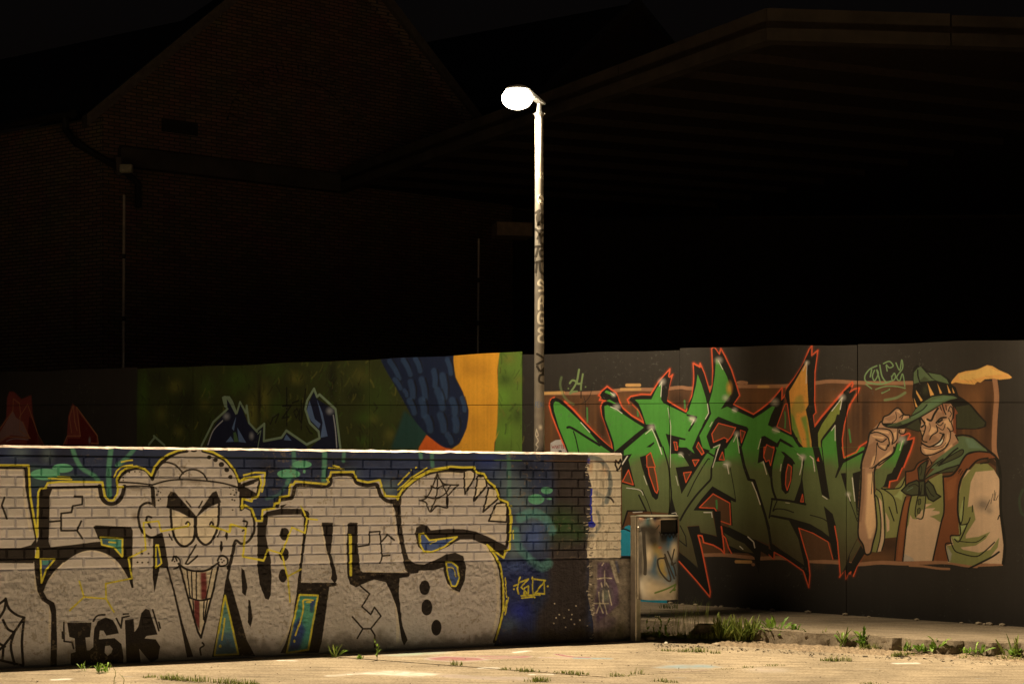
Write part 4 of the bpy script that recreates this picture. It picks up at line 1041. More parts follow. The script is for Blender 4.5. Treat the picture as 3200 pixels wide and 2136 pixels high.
s bk2 13.9 0 1 1 8448 1751 8476 1673 8511 1527
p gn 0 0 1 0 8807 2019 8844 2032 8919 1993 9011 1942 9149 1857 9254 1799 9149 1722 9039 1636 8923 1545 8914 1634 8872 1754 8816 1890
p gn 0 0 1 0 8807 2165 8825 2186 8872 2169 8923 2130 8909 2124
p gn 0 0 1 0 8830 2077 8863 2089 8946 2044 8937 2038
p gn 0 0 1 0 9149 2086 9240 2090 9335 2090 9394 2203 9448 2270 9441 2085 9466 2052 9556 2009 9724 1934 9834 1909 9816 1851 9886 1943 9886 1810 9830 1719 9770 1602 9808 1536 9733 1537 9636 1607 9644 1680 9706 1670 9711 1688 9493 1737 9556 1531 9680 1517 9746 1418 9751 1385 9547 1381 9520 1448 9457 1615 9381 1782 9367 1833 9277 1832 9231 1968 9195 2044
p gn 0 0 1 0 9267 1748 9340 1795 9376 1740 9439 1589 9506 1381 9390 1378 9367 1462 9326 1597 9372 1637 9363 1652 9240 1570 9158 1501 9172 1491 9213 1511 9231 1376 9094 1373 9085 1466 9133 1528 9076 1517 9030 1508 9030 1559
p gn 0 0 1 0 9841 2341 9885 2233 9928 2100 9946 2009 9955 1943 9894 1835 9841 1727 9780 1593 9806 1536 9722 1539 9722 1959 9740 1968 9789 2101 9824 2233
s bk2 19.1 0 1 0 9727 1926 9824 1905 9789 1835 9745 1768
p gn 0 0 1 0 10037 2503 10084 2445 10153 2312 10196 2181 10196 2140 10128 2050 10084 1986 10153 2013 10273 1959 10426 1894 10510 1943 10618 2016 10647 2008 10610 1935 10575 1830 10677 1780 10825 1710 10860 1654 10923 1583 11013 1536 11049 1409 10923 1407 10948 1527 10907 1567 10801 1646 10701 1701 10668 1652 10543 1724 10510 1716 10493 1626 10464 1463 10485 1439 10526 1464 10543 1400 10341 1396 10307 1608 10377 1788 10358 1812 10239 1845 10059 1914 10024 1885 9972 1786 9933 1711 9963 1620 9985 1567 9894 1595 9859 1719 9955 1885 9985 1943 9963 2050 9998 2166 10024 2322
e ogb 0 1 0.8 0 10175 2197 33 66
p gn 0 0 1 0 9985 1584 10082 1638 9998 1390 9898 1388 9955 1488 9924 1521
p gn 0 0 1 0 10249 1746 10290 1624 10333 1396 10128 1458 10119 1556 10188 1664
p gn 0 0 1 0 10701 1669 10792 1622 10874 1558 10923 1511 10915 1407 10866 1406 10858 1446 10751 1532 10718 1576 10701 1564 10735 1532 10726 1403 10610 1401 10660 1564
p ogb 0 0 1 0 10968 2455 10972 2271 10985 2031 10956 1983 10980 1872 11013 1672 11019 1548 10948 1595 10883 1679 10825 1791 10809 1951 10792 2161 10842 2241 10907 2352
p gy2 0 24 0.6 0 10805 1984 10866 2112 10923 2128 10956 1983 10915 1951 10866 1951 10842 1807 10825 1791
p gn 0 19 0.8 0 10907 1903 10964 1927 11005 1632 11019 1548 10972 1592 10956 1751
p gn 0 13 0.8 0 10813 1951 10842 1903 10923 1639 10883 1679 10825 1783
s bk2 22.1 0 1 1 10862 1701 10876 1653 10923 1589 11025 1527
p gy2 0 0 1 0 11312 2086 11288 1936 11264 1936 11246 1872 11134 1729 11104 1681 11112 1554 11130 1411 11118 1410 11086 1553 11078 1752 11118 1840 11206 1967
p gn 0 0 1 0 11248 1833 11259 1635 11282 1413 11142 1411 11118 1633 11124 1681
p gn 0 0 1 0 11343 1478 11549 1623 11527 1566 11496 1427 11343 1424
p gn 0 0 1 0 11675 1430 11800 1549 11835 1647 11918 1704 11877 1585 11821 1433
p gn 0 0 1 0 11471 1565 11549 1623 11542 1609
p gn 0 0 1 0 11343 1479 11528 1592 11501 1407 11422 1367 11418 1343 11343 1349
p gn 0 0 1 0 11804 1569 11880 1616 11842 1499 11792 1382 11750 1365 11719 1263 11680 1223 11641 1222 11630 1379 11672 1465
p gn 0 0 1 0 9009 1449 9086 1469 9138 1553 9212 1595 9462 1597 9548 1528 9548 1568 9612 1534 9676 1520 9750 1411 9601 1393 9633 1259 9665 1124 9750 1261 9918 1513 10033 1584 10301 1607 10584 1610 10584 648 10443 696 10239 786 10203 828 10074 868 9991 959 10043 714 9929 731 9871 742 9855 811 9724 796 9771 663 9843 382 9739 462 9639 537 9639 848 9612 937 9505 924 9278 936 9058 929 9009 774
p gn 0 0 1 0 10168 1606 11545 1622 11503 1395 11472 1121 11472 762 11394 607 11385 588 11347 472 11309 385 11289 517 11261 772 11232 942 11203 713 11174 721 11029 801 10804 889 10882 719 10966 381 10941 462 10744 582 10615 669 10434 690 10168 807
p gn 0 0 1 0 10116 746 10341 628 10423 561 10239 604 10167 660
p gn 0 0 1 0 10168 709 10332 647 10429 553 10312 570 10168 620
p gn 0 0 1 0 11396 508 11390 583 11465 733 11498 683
p bk2 0 0 1 0 9207 1493 9272 1514 9321 1545 9338 1505 9397 1284 9421 1133 9410 1072 9386 1054 9343 1090 9289 1231 9234 1382
p br 0 0 1 0 9280 1502 9327 1537 9386 1304 9409 1163 9397 1122 9375 1142 9310 1312
s og 10.1 0 1 0 9280 1502 9327 1537 9386 1304 9409 1163 9397 1122 9375 1142 9310 1312 9280 1502
p bk2 0 0 1 0 9009 1449 9080 1469 9157 1182 9009 1212
p br 0 0 1 0 9080 1356 9133 1204 9012 1234
s og 10.2 0 1 0 9080 1356 9133 1204 9012 1234 9080 1356
s hl 9.2 0 1 0 9064 1496 9009 1418
s bk2 9.3 0 1 0 9069 1169 9234 1148 9289 1038 9343 898
s hl 7.1 0 1 1 9058 1169 9179 1157 9223 1138 9242 1100
s bk2 17.6 0 1 0 9196 1096 9278 936 9069 930 9014 764
s hl 7.1 0 1 0 9130 916 9234 925
s bk2 16.2 0 1 1 9462 1597 9521 1407 9542 1236 9553 1086 9526 904
p bk2 0 0 1 0 9559 1096 9612 907 9526 912
s hl 6 0 1 1 9559 920 9601 927 9607 912
p bk2 0 0 1 0 9548 1528 9601 1534 9676 1520 9750 1411 9601 1393 9633 1259 9665 1124 9750 1261 9918 1513 9866 1525 9803 1540 9718 1600 9548 1598
p br 0 0 1 0 9686 1338 9771 1350 9711 1240
s og 9 0 1 0 9686 1338 9771 1350 9711 1240 9686 1338
p br 0 0 1 0 9784 1470 9850 1472 9809 1408
s og 9 0 1 0 9784 1470 9850 1472 9809 1408 9784 1470
p br 0 0 1 0 9596 1609 9623 1609 9617 1567 9596 1569
s og 9 0 1 0 9596 1609 9623 1609 9617 1567 9596 1569 9596 1609
p br 0 0 1 0 10100 1555 10121 1475 10069 1478
s og 8.9 0 1 0 10100 1555 10121 1475 10069 1478 10100 1555
p br 0 0 1 0 9834 1602 9876 1602 9906 1543 9882 1523
s og 9 0 1 0 9834 1602 9876 1602 9906 1543 9882 1523 9834 1602
s bk2 11.4 0 1 0 9965 1482 9950 1486 9887 1394 9803 1252 9729 1101
s bk2 20.6 0 1 1 10043 1575 10017 1465 9986 1385 9979 1286 9929 1226 9824 1113 9718 971 9649 853
s bk2 18.3 0 1 0 9908 1573 10007 1515
p bk2 0 0 1 0 10033 1594 10126 1595 10126 1467 10023 1455 9991 1415
p br 0 0 1 0 10100 1555 10121 1475 10069 1478
s og 8.9 0 1 0 10100 1555 10121 1475 10069 1478 10100 1555
p bk2 0 0 1 0 9794 961 9876 1075 9997 1211 10244 1084 10239 1054 10193 1074 10210 819 10085 859 10023 960
p br 0 0 1 0 9857 990 10002 1132 10178 1044 10188 828 10071 863 10043 951 10017 988
s og 9.9 0 1 0 9857 990 10002 1132 10178 1044 10188 828 10071 863 10043 951 10017 988 9857 990
s gdr 19.8 0 1 1 10038 1065 10043 986
p bk2 0 0 1 0 10002 960 10085 962 10087 804 10126 549 10107 549 10043 704
p br 0 0 1 0 9855 691 9892 630 10002 608 10085 570 10111 544 9889 531
s og 13.9 0 1 0 9639 432 9824 247 9967 92 9973 146 9918 401 9882 568 9843 708 9884 704 9903 637 10002 616 10085 575 10122 534 10111 657 10090 805
s og 11.8 0 1 0 10100 726 10136 688 10167 591 10195 543
s bk2 24.7 0 1 0 10290 1607 10331 1421 10382 1285 10433 1277 10463 1189 10544 938 10584 804
s bk2 7.9 0 1 0 10183 1399 10229 1154 10241 1061
s bk2 11.5 0 1 0 9649 798 9708 690 9718 591 9639 647
s hl 8.9 0 1 0 10116 1434 10150 1430 10169 1338
s hl 7.8 0 1 0 10417 1257 10453 1160 10495 1039
s hl 7.8 0 1 0 10526 1469 10561 1340
s hl 6 0 1 0 9603 1303 9628 1208
s hl 6.1 0 1 0 9250 1299 9285 1208
s hl 7.1 0 1 0 9430 1597 9451 1525
s hl 7 0 1 0 9633 1527 9660 1524 9686 1495
s hl 7.9 0 1 0 9903 942 9986 944 9993 895
s hl 8.8 0 1 0 10367 715 10423 670 10438 608
s hl 7.8 0 1 0 10282 615 10316 587
s hl 7.9 0 1 0 10054 1585 10017 1455
e hl 0 1 0.6 0 10149 1433 40 35
e hl 0 1 0.5 0 9655 1524 29 26
e hl 0 1 0.5 0 10526 1464 26 23
s bk2 24.7 0 1 0 10281 1607 10327 1411 10373 1285 10424 1276 10484 1122 10545 938 10585 774 10617 572
p bk2 0 0 1 0 10469 1448 10489 1609 10655 1611 10665 1582 10625 1456 10615 1310 10595 1309 10565 1387 10530 1473
p br 0 0 1 0 10535 1610 10637 1611 10600 1428 10585 1504 10555 1474 10531 1508
s og 8.8 0 1 0 10535 1610 10637 1611 10600 1428 10585 1504 10555 1474 10531 1508 10535 1610
s bk2 22.3 0 1 1 10640 1543 10610 1407 10610 1281 10625 1184 10655 1102
p bk2 0 0 1 0 10705 1573 10744 1564 10823 1498 10858 1445 10833 1448 10823 1314 10784 1169 10754 1150 10714 1196 10705 1331 10724 1457 10744 1525
p br 0 0 1 0 10779 1444 10813 1418 10804 1285 10769 1187 10752 1245 10759 1361
s og 8.7 0 1 0 10779 1444 10813 1418 10804 1285 10769 1187 10752 1245 10759 1361 10779 1444
p bk2 0 0 1 0 10823 1604 10873 1551 10953 1528 10933 1393 10924 1307 10953 1051 10838 1078 10904 1268 10927 1413 10922 1509
p gn 0 0 1 0 10882 1566 10924 1513 10917 1422 10897 1316 10843 1093 10784 1101 10823 1218 10848 1363 10848 1440
s bk2 22.2 0 1 0 10615 1098 10784 1085 10951 1056
p br 0 0 1 0 10923 1153 10933 1078 10904 1080
s og 7.7 0 1 0 10923 1153 10933 1078 10904 1080 10923 1153
s bk2 15.6 0 1 0 10617 1096 10587 911
s bk2 11.1 0 1 1 10665 1078 10625 980 10655 1000 10744 998 10833 972
p bk2 0 0 1 0 10580 928 10615 943 10804 916 11000 867 11116 805 11194 746 11205 692 11179 700 11029 775 10887 821 10941 644 10980 502 10996 369 10985 261 10966 329 10953 381 10936 500 10882 719 10789 893
p br 0 0 1 0 10894 811 11029 768 11174 691 11224 531 10980 510
s og 10.6 0 1 0 10887 820 10941 635 10982 502 10997 369 10986 245 10931 402 10813 478 10724 531 10638 573 10635 512
s og 7.7 0 1 0 10887 820 11029 775 11176 697 11224 531
p bk2 0 0 1 0 11136 1046 11224 971 11253 867 11282 536 11232 533 11194 722 11165 902
s og 10.5 0 1 0 11242 852 11270 697 11297 384
s bk2 9.9 0 1 1 11000 952 11116 924 11165 897
p bk2 0 0 1 0 11024 1616 11089 1616 11145 1417 11195 1111 11116 1156 11078 1368
s bk2 9.9 0 1 0 11116 1617 11150 1321
p og 0 0 1 0 11082 1521 11092 1477 11068 1486
p bk2 0 0 1 0 11261 1618 11309 1619 11337 1504 11442 1552 11550 1608 11541 1579 11328 1465 11261 1324 11244 1321 11280 1429
p br 0 0 1 0 11328 1619 11342 1524 11442 1578 11479 1621
s og 13.2 0 1 0 11318 1619 11332 1518 11451 1571 11484 1621
p bk2 0 0 1 0 11302 1367 11352 1373 11362 1172 11337 1249
p bk2 0 0 1 0 11418 1369 11496 1395 11461 946 11451 1044 11432 1233
s bk2 8.7 0 1 0 11366 1165 11462 908
s hl 7.6 0 1 0 11371 1170 11394 1102
s hl 7.6 0 1 0 11413 1325 11438 1101
s hl 7.6 0 1 0 11121 1142 11167 1112
s hl 8.8 0 1 0 10408 1258 10454 1160 10494 1042
s hl 7.7 0 1 0 10873 1546 10924 1512 10917 1432 10895 1343
s hl 7.7 0 1 0 11000 1524 11029 1505 11045 1379
s hl 7.8 0 1 0 10530 1444 10562 1342
s hl 6.8 0 1 0 10709 1442 10699 1377
s hl 8.8 0 1 0 10368 712 10429 661 10439 608
s hl 7.8 0 1 0 10286 614 10317 588
s hl 4.8 0 1 0 10752 1066 10794 1061
e hl 0 1 0.55 0 10924 1516 30 27
e hl 0 1 0.5 0 11373 1165 28 25
p br 0 0 1 0 9283 1503 9326 1539 9378 1391 9286 1389
s og 8.4 0 1 0 9283 1503 9326 1539 9378 1391 9286 1389 9283 1503
p br 0 0 1 0 9579 1653 9612 1648 9621 1570 9600 1568
s og 6.7 0 1 0 9579 1653 9612 1648 9621 1570 9600 1568 9579 1653
p br 0 0 1 0 10059 1844 10239 1800 10196 1713 10145 1654 10152 1684 10119 1700 10007 1652 9989 1736
s og 9 0 1 0 10059 1844 10239 1800 10196 1713 10145 1654 10152 1684 10119 1700 10007 1652 9989 1736 10059 1844
p br 0 0 1 0 10288 1778 10341 1759 10300 1650
s og 6.5 0 1 0 10288 1778 10341 1759 10300 1650 10288 1778
p br 0 0 1 0 10102 1556 10122 1474 10067 1482
s og 7.4 0 1 0 10102 1556 10122 1474 10067 1482 10102 1556
p br 0 0 1 0 9781 1469 9853 1473 9813 1413
s og 6.6 0 1 0 9781 1469 9853 1473 9813 1413 9781 1469
p br 0 0 1 0 9846 1651 9902 1549 9885 1527 9824 1602
s og 6.6 0 1 0 9846 1651 9902 1549 9885 1527 9824 1602 9846 1651
p br 0 0 1 0 10560 1635 10638 1596 10602 1429 10585 1482 10552 1465 10531 1521
s og 7.3 0 1 0 10560 1635 10638 1596 10602 1429 10585 1482 10552 1465 10531 1521 10560 1635
p br 0 0 1 0 10749 2038 10770 2038 10809 1742 10664 1814
s og 7.3 0 1 0 10749 2038 10770 2038 10809 1742 10664 1814 10749 2038
s gdr 12.9 0 1 1 10746 1959 10751 1887 10747 1802
p og 0 0 1 0 11082 1521 11092 1478 11066 1485
s hl 7.4 0 1 0 10059 2474 10106 2385
s hl 7.4 0 1 0 9942 2042 9955 1947 9920 1887
s hl 6.4 0 1 0 10930 2361 10970 2451 10960 2235
s hl 8.7 0 1 0 11214 1967 11317 2098 11294 1982
s hl 7.1 0 1 0 11210 1777 11246 1829 11246 1681
s hl 7.4 0 1 0 10218 1660 10252 1734 10278 1549
s hl 7.4 0 1 0 10007 1600 10076 1630 10033 1514 9998 1398
s hl 8.2 0 1 0 10205 1980 10247 1961
s hl 8.1 0 1 0 10618 1785 10691 1760
s hl 7.5 0 1 0 9753 1890 9799 1876 9769 1828
s hl 8 0 1 0 10870 1550 10921 1511 10915 1415
s hl 7.2 0 1 0 10997 1528 11029 1497 11041 1417
s hl 6.6 0 1 0 9994 1856 9968 1811
s hl 6.5 0 1 0 10501 1691 10472 1589
s hl 7.6 0 1 0 9421 2224 9448 2266 9436 2115
s hl 7.6 0 1 0 9270 1731 9340 1786 9394 1673 9450 1522
s hl 7.7 0 1 0 8877 2012 8946 1985 9007 1942
s hl 7.8 0 1 0 8533 1847 8638 1742
s hl 7.5 0 1 0 9759 1889 9796 1876 9770 1828
s hl 6.8 0 1 0 9071 1500 9011 1410
s hl 7.7 0 1 0 8874 2160 8916 2128
s hl 5 0 1 0 9515 2001 9547 1817 9542 1390
s hl 7 0 1 0 11890 1683 11866 1595
e hl 0 1 0.5 0 10063 2477 41 36
e hl 0 1 0.5 0 10643 2056 43 39
e hl 0 1 0.5 0 11314 2098 35 32
e hl 0 1 0.5 0 10968 2439 27 24
e hl 0 1 0.5 0 10252 1738 33 29
e hl 0 1 0.5 0 9775 1889 37 33
e hl 0 1 0.5 0 10923 1515 36 32
e hl 0 1 0.5 0 10230 1976 31 28
e hl 0 1 0.5 0 10652 1778 36 32
e hl 0 1 0.5 0 10136 2099 37 33
e hl 0 1 0.5 0 9448 2270 41 37
e hl 0 1 0.5 0 9338 1799 43 39
e hl 0 1 0.5 0 8946 2010 42 38
e hl 0 1 0.5 0 8909 2138 29 26
e hl 0 1 0.5 0 9794 1880 34 30
e hl 0 1 0.5 0 11883 1697 47 42
p teal 0 0 1 0 8956 719 9007 731 9051 772 9087 784 9173 753 9509 602 9509 -55 8956 -91
s bk2 15.3 0 1 1 8956 725 9029 741 9094 721
s bk2 54.7 7 0.6 1 12682 1527 12747 1481
p vs 0 0 1 0 11923 1396 11987 1409 12040 1472 12138 1531 12089 1318 11919 1241
p ol2 0 0 1 0 11630 1167 11649 1230 11680 1216 11703 1240 11811 1227 11923 1361 11923 1152 11888 1035 11842 773 11727 757 11711 678 11657 619 11595 624 11645 863 11637 1027
p cm 0 0 1 0 11672 1145 11697 1107 11713 912 11720 757 11689 632 11657 624 11688 833
p cm 0 3 1 0 11734 1007 11769 930 11769 836 11746 816
p oll 0 11 0.7 0 11811 1157 11842 1181 11903 1268 11888 1120 11842 1150
s bk2 12 0 1 1 11634 1167 11665 1106 11688 911 11680 755 11649 622
s bk2 12 0 1 1 11645 1223 11696 1169 11719 990 11723 757 11696 642
s bk2 12 0 1 1 11696 1232 11804 1149 11842 998
s bk2 12 0 1 1 11765 1054 11811 924
s bk2 12 0 1 1 11696 1224 11811 1228 11880 1252 11923 1357
p cm 0 0 1 0 11964 1153 12258 1192 12275 1009 12243 908 12176 564 11892 545 11926 881
p gyc 0 6 0.6 0 11896 624 11987 582 12002 552 11892 545
p ol2 0 0 1 0 11968 1161 12078 1187 12116 1311 12260 1391 12275 1085 12266 928 12236 931 12191 962 12146 978 12236 1008 12236 1031 12168 1032 12198 1060 12086 1050 12172 1101 12063 1087 12086 1126 12025 947 11987 951 11964 989 11949 897 11930 854
p vs 0 0 1 0 11923 1152 11974 1161 11957 1076 11928 881 11893 545 11821 549 11836 722 11888 1027
p vsl 0 6 0.5 0 11919 1121 11957 1138 11919 920 11880 554 11842 552 11880 918
s bk2 14 0 1 1 11919 1392 11995 1412 12040 1478 12150 1535
s bk2 14.1 0 1 1 11920 1384 11920 1245
s bk2 14.1 0 1 1 11920 1152 11888 1035 11842 777 11819 549
s bk2 14.1 0 1 1 11974 1161 11942 998 11894 547
p ol3 0 0 1 1 12033 1163 12105 1188 12089 1003 12067 951 12016 969 12010 1031
s bk2 10.8 0 1 1 12033 1163 12105 1188 12089 1003 12067 951 12016 969 12010 1031 12033 1163
p cm 0 0 0.9 0 12018 966 12082 1045 12082 987 12063 956
p bt 0 0 1 1 12037 1132 12059 1137 12059 1094 12037 1086
s bk2 6.5 0 1 1 12037 1132 12059 1137 12059 1094 12037 1086 12037 1132
p bt 0 0 1 1 12031 1043 12054 1052 12054 1009 12033 1001
s bk2 6.5 0 1 1 12031 1043 12054 1052 12054 1009 12033 1001 12031 1043
p vs 0 0 1 0 12266 1353 12347 1370 12414 1455 12473 1555 12561 1590 12663 1589 12742 1542 12561 1511 12473 1411 12414 1280 12399 1051 12414 937 12421 816 12333 805 12340 729 12287 719 12316 566 12172 566 12245 908 12275 1047
p vsl 0 6 0.6 0 12473 1517 12561 1579 12663 1580 12706 1551 12561 1533 12488 1464
p vsl 0 15 0.5 0 12295 1300 12399 1371 12370 1164 12310 1132
p cm 0 0 1 0 12488 1418 12561 1435 12721 1434 12773 1341 12773 1025 12808 741 12796 566 12312 555 12295 711 12340 729 12340 797 12414 815 12408 937 12401 1165 12443 1334
p ol2 0 0 1 0 12407 1166 12443 1334 12561 1480 12670 1482 12729 1425 12561 1405 12517 1305 12491 1077 12539 1093 12561 965 12473 818 12473 786 12590 807 12692 857 12648 787 12561 723 12425 700 12451 680 12590 660 12692 691 12772 809 12758 716 12692 623 12561 533 12318 558 12300 710 12362 722 12340 797 12414 815 12408 937
p oll 0 6 0.7 0 12443 1136 12458 1152 12443 938 12429 915 12414 998
p oll 0 4 1 0 12347 790 12410 804 12414 770 12370 776
p oll 0 5 1 0 12421 915 12480 909 12429 831
p gyc 0 8 0.8 0 12307 704 12347 637 12333 568 12314 567
e gys 0 1 0.8 0 12626 1104 76 68
e gys 0 1 0.5 0 12684 1045 42 38
s bk2 5.3 0 1 0 12728 1235 12721 1144
s bk2 5.3 0 1 0 12739 1220 12728 1144
s bk2 5.3 0 1 0 12713 1204 12695 1113
s bk2 5.3 0 1 0 12760 1190 12739 1145
s bk2 5.3 0 1 0 12688 1151 12645 1055
s bk2 18 0 1 1 12266 1353 12347 1370 12414 1455 12473 1555 12561 1590 12663 1589 12742 1540 12764 1506
s bk2 18.1 0 1 1 12742 1542 12561 1511 12473 1411 12414 1280 12399 1051 12414 933
s bk2 15 0 1 1 12266 1353 12275 1047 12245 908 12172 566
s bk2 25.9 0 1 1 12699 1569 12760 1491 12782 1326 12782 1063 12818 742 12803 567
s bk2 11.7 0 1 1 12414 933 12421 816 12333 801 12366 676 12436 641 12561 621 12634 666 12728 760
s bk2 11.7 0 1 1 12370 776 12414 757 12488 925
s bk2 8.5 0 1 1 12421 755 12561 753 12648 816
s bk2 10.6 0 1 1 12421 934 12429 909 12488 925 12511 979
s bk2 10.6 0 1 1 12458 1167 12443 976 12427 915
s bk2 17.4 0 1 1 12767 672 12692 615 12502 508
s bk2 11.8 0 1 1 12347 733 12287 719 12316 566
s bk2 8.5 0 1 1 12532 1093 12530 1032
s bk2 10.5 0 1 1 12771 1010 12757 972
s bk2 12.7 0 1 1 12605 1481 12677 1497
s bk2 6.4 0 1 0 12432 1429 12407 1386
s bk2 6.4 0 1 0 12443 1410 12421 1371
s bk2 6.4 0 1 0 12421 1425 12403 1402
p sc 0 0 1 0 12143 1429 12244 1555 12398 1670 12398 1729 12445 1736 12537 1716 12665 1600 12537 1593 12478 1572 12418 1489 12378 1433
p scl 0 14 0.6 0 12458 1729 12537 1703 12642 1608 12511 1607
p sc 0 0 1 0 12082 1314 12191 1428 12340 1576 12399 1622 12648 1625 12663 1594 12532 1586 12466 1555 12407 1463 12266 1414 12153 1354
p scd 0 2 1 1 12213 1471 12414 1600 12451 1593 12414 1543 12228 1456
p scd 0 0 1 0 12198 1382 12295 1441 12407 1466 12370 1409 12266 1391
s bk2 15 0 1 1 12228 1456 12340 1574 12399 1622
s bk2 9.6 0 1 1 12213 1471 12414 1600 12451 1593 12414 1543 12228 1456
s bk2 11.8 0 1 1 12082 1314 12161 1366 12266 1414 12407 1466
s bk2 10.8 0 1 1 12086 1318 12161 1443 12266 1521
s bk2 9.6 0 1 1 12198 1381 12355 1401
p scd 0 0 1 0 12033 1425 12063 1464 12123 1508 12089 1322 12044 1316
s bk2 11.9 0 1 0 12033 1425 12063 1464 12123 1508 12089 1322 12044 1316 12033 1425
p skd 0 0 1 0 12105 1419 12142 1519 12165 1512 12161 1466
s bk2 6.5 0 1 0 12105 1419 12142 1519 12165 1512 12161 1466 12105 1419
s bk2 6.5 0 1 0 12146 1535 12157 1474
p scd 0 0 1 0 11880 1213 11949 1284 12025 1315 12049 1294 12042 1179 11980 1169 11919 1183
s bk2 14.1 0 1 0 11880 1213 11949 1284 12025 1315 12049 1294 12042 1179 11980 1169 11919 1183 11880 1213
p scd 0 0 1 0 12101 1280 12131 1312 12176 1267 12206 1191 12245 1167 12176 1119 12131 1142 12108 1203
s bk2 14 0 1 0 12101 1280 12131 1312 12176 1267 12206 1191 12245 1167 12176 1119 12131 1142 12108 1203 12101 1280
p scd 0 0 1 0 12044 1302 12097 1311 12095 1172 12055 1170
s bk2 14 0 1 0 12044 1302 12097 1311 12095 1172 12055 1170 12044 1302
s bk2 8.7 0 1 1 11949 1253 12002 1278 12040 1256
s bk2 8.6 0 1 1 12116 1257 12153 1189 12183 1167
s bk2 6.5 0 1 0 12071 1272 12063 1187
s scl 6.2 0 0.7 1 11934 1214 11987 1247
s bk2 6.5 0 1 1 12044 1410 12059 1453 12071 1418 12059 1364
p vs 0 0 1 0 12398 1434 12478 1558 12577 1590 12682 1583 12737 1540 12577 1512 12504 1436
s bk2 16.3 0 1 1 12405 1441 12478 1562 12577 1592 12682 1585
s bk2 15.7 0 1 1 12398 1739 12458 1743 12537 1720 12669 1609 12740 1548 12766 1454
s bk2 15.3 0 1 1 12669 1534 12577 1511 12504 1436
p fe 0 2 1 0 12328 2217 12358 2265 12405 2319 12471 2339 12577 2351 12662 2392 12708 2383 12773 2342 12850 2307 12883 2276 12863 2265 12773 2256 12721 2268 12642 2262 12603 2230 12577 2241 12551 2214 12445 2223 12378 2236
p fel 0 10 0.5 0 12405 2305 12511 2332 12662 2381 12708 2366 12812 2307 12675 2295 12511 2256 12418 2257
s fed 4.1 0 0.7 1 12458 2264 12498 2236
s fed 4.1 0 0.7 1 12524 2277 12570 2245
s fed 4.1 0 0.7 1 12511 2256 12537 2222
s fed 4.1 0 0.7 1 12642 2289 12708 2275
s fed 4.1 0 0.7 1 12708 2363 12760 2335
p bk2 0 0 1 0 11985 2366 12021 2402 12068 2401 12116 2350 12177 2329 12271 2308 12328 2265 12346 2217 12382 2189 12406 2113 12458 2079 12524 2027 12597 1938 12659 1867 12657 1825 12590 1800 12392 1797 12244 1797 12041 1771 11921 1807 11766 1808 11710 1825 11693 1851 11959 1899 12010 1990 11980 2108 11990 2227
p hg 0 0 1 0 11997 2331 12034 2376 12062 2386 12109 2330 12163 2272 12197 2256 12075 2247 11995 2225
p hg 0 0 1 0 12130 2328 12244 2306 12299 2264 12320 2222 12211 2252 12170 2277
s bk2 13.6 0 1 1 12031 2352 12034 2296 12051 2240
p hgd 0 8 0.7 0 12041 2247 12096 2295 12143 2260 12082 2243
p fe 0 0 1 0 12017 2167 12079 2070 12062 2059 12021 2136
p fe 0 0 1 0 12123 2236 12184 2121 12150 2110 12136 2177
p fe 0 0 1 0 12214 2228 12258 2135 12238 2130
p fe 0 0 1 0 12302 2217 12338 2137 12318 2137
p fe 0 0 1 0 12348 2189 12372 2137 12358 2137
p fe 0 0 1 0 11997 2094 12034 2007 12017 2006
e hgd 0 1 0.8 0 12102 2163 31 49
p hg 0 0 1 0 12398 2089 12365 2107 12265 2117 12163 2101 12075 2046 12014 1983 11973 1920 11835 1857 11738 1822 11835 1821 11945 1858 12041 1907 12177 1990 12265 2045 12325 2072
p hgl 0 11 0.6 0 12163 2066 12278 2107 12365 2100 12265 2066 12143 1983 12041 1920 11973 1899 12041 1962
s bk2 11.7 0 1 1 11973 1919 12028 1948 12082 1983 12119 2025
p hgd 0 6 0.8 0 11752 1822 11877 1864 11890 1843 11835 1821
p hgd 0 0 1 0 12386 2007 12504 2027 12577 1935 12646 1860 12633 1826 12564 1807 12392 1810
p hgd 0 0 1 0 11925 1816 12041 1893 12062 1830 12048 1776
p sk 0 0 1 0 12062 1905 12177 1975 12265 2037 12352 2038 12380 1948 12380 1832 12380 1742 12402 1695 12278 1602 12177 1560 12109 1552 12068 1573 12060 1629 12082 1657 12072 1691 12096 1782 12055 1789 12068 1858
p sk 0 0 1 0 12130 1553 12398 1705 12408 1674 12170 1492 12143 1526
p skd 0 6 0.7 0 12278 1604 12402 1695 12408 1674 12170 1492 12143 1526 12177 1557
p hr 0 0 1 0 12352 2031 12404 1947 12382 1935 12386 1748 12357 1773 12358 1900
p hr 0 0 0.6 0 12197 1990 12265 2035 12338 2038 12298 1997 12271 1928 12244 1983
p skl 0 7 0.8 0 12163 1824 12211 1803 12177 1755 12143 1727 12143 1775
p skl 0 7 0.8 0 12265 1873 12332 1900 12338 1804 12298 1818
p skl 0 7 0.8 0 12312 1769 12325 1708 12298 1638 12265 1624 12291 1693
p skl 0 7 0.8 0 12102 1900 12136 1879 12130 1824 12102 1844
p skl 0 7 0.8 0 12075 1629 12177 1602 12265 1624 12177 1575 12109 1567
p skl 0 7 0.8 0 12285 1604 12345 1660 12358 1646 12278 1576
p skl 0 7 0.8 0 12068 1789 12092 1768 12075 1740
p skd 0 11 0.6 0 12116 1747 12197 1734 12238 1693 12143 1651 12082 1671
p skd 0 7 0.5 0 12204 1969 12298 1942 12265 1900 12204 1872
p tt 0 0 1 0 12153 1635 12218 1671 12259 1728 12266 1686 12238 1650
p tt 0 0 1 0 12211 1859 12231 1872 12232 1848
p tt 0 0 1 0 12068 1837 12082 1844 12083 1823
s bk2 12.6 0 1 1 12062 1907 12102 1830 12096 1775 12075 1712 12083 1683 12117 1675
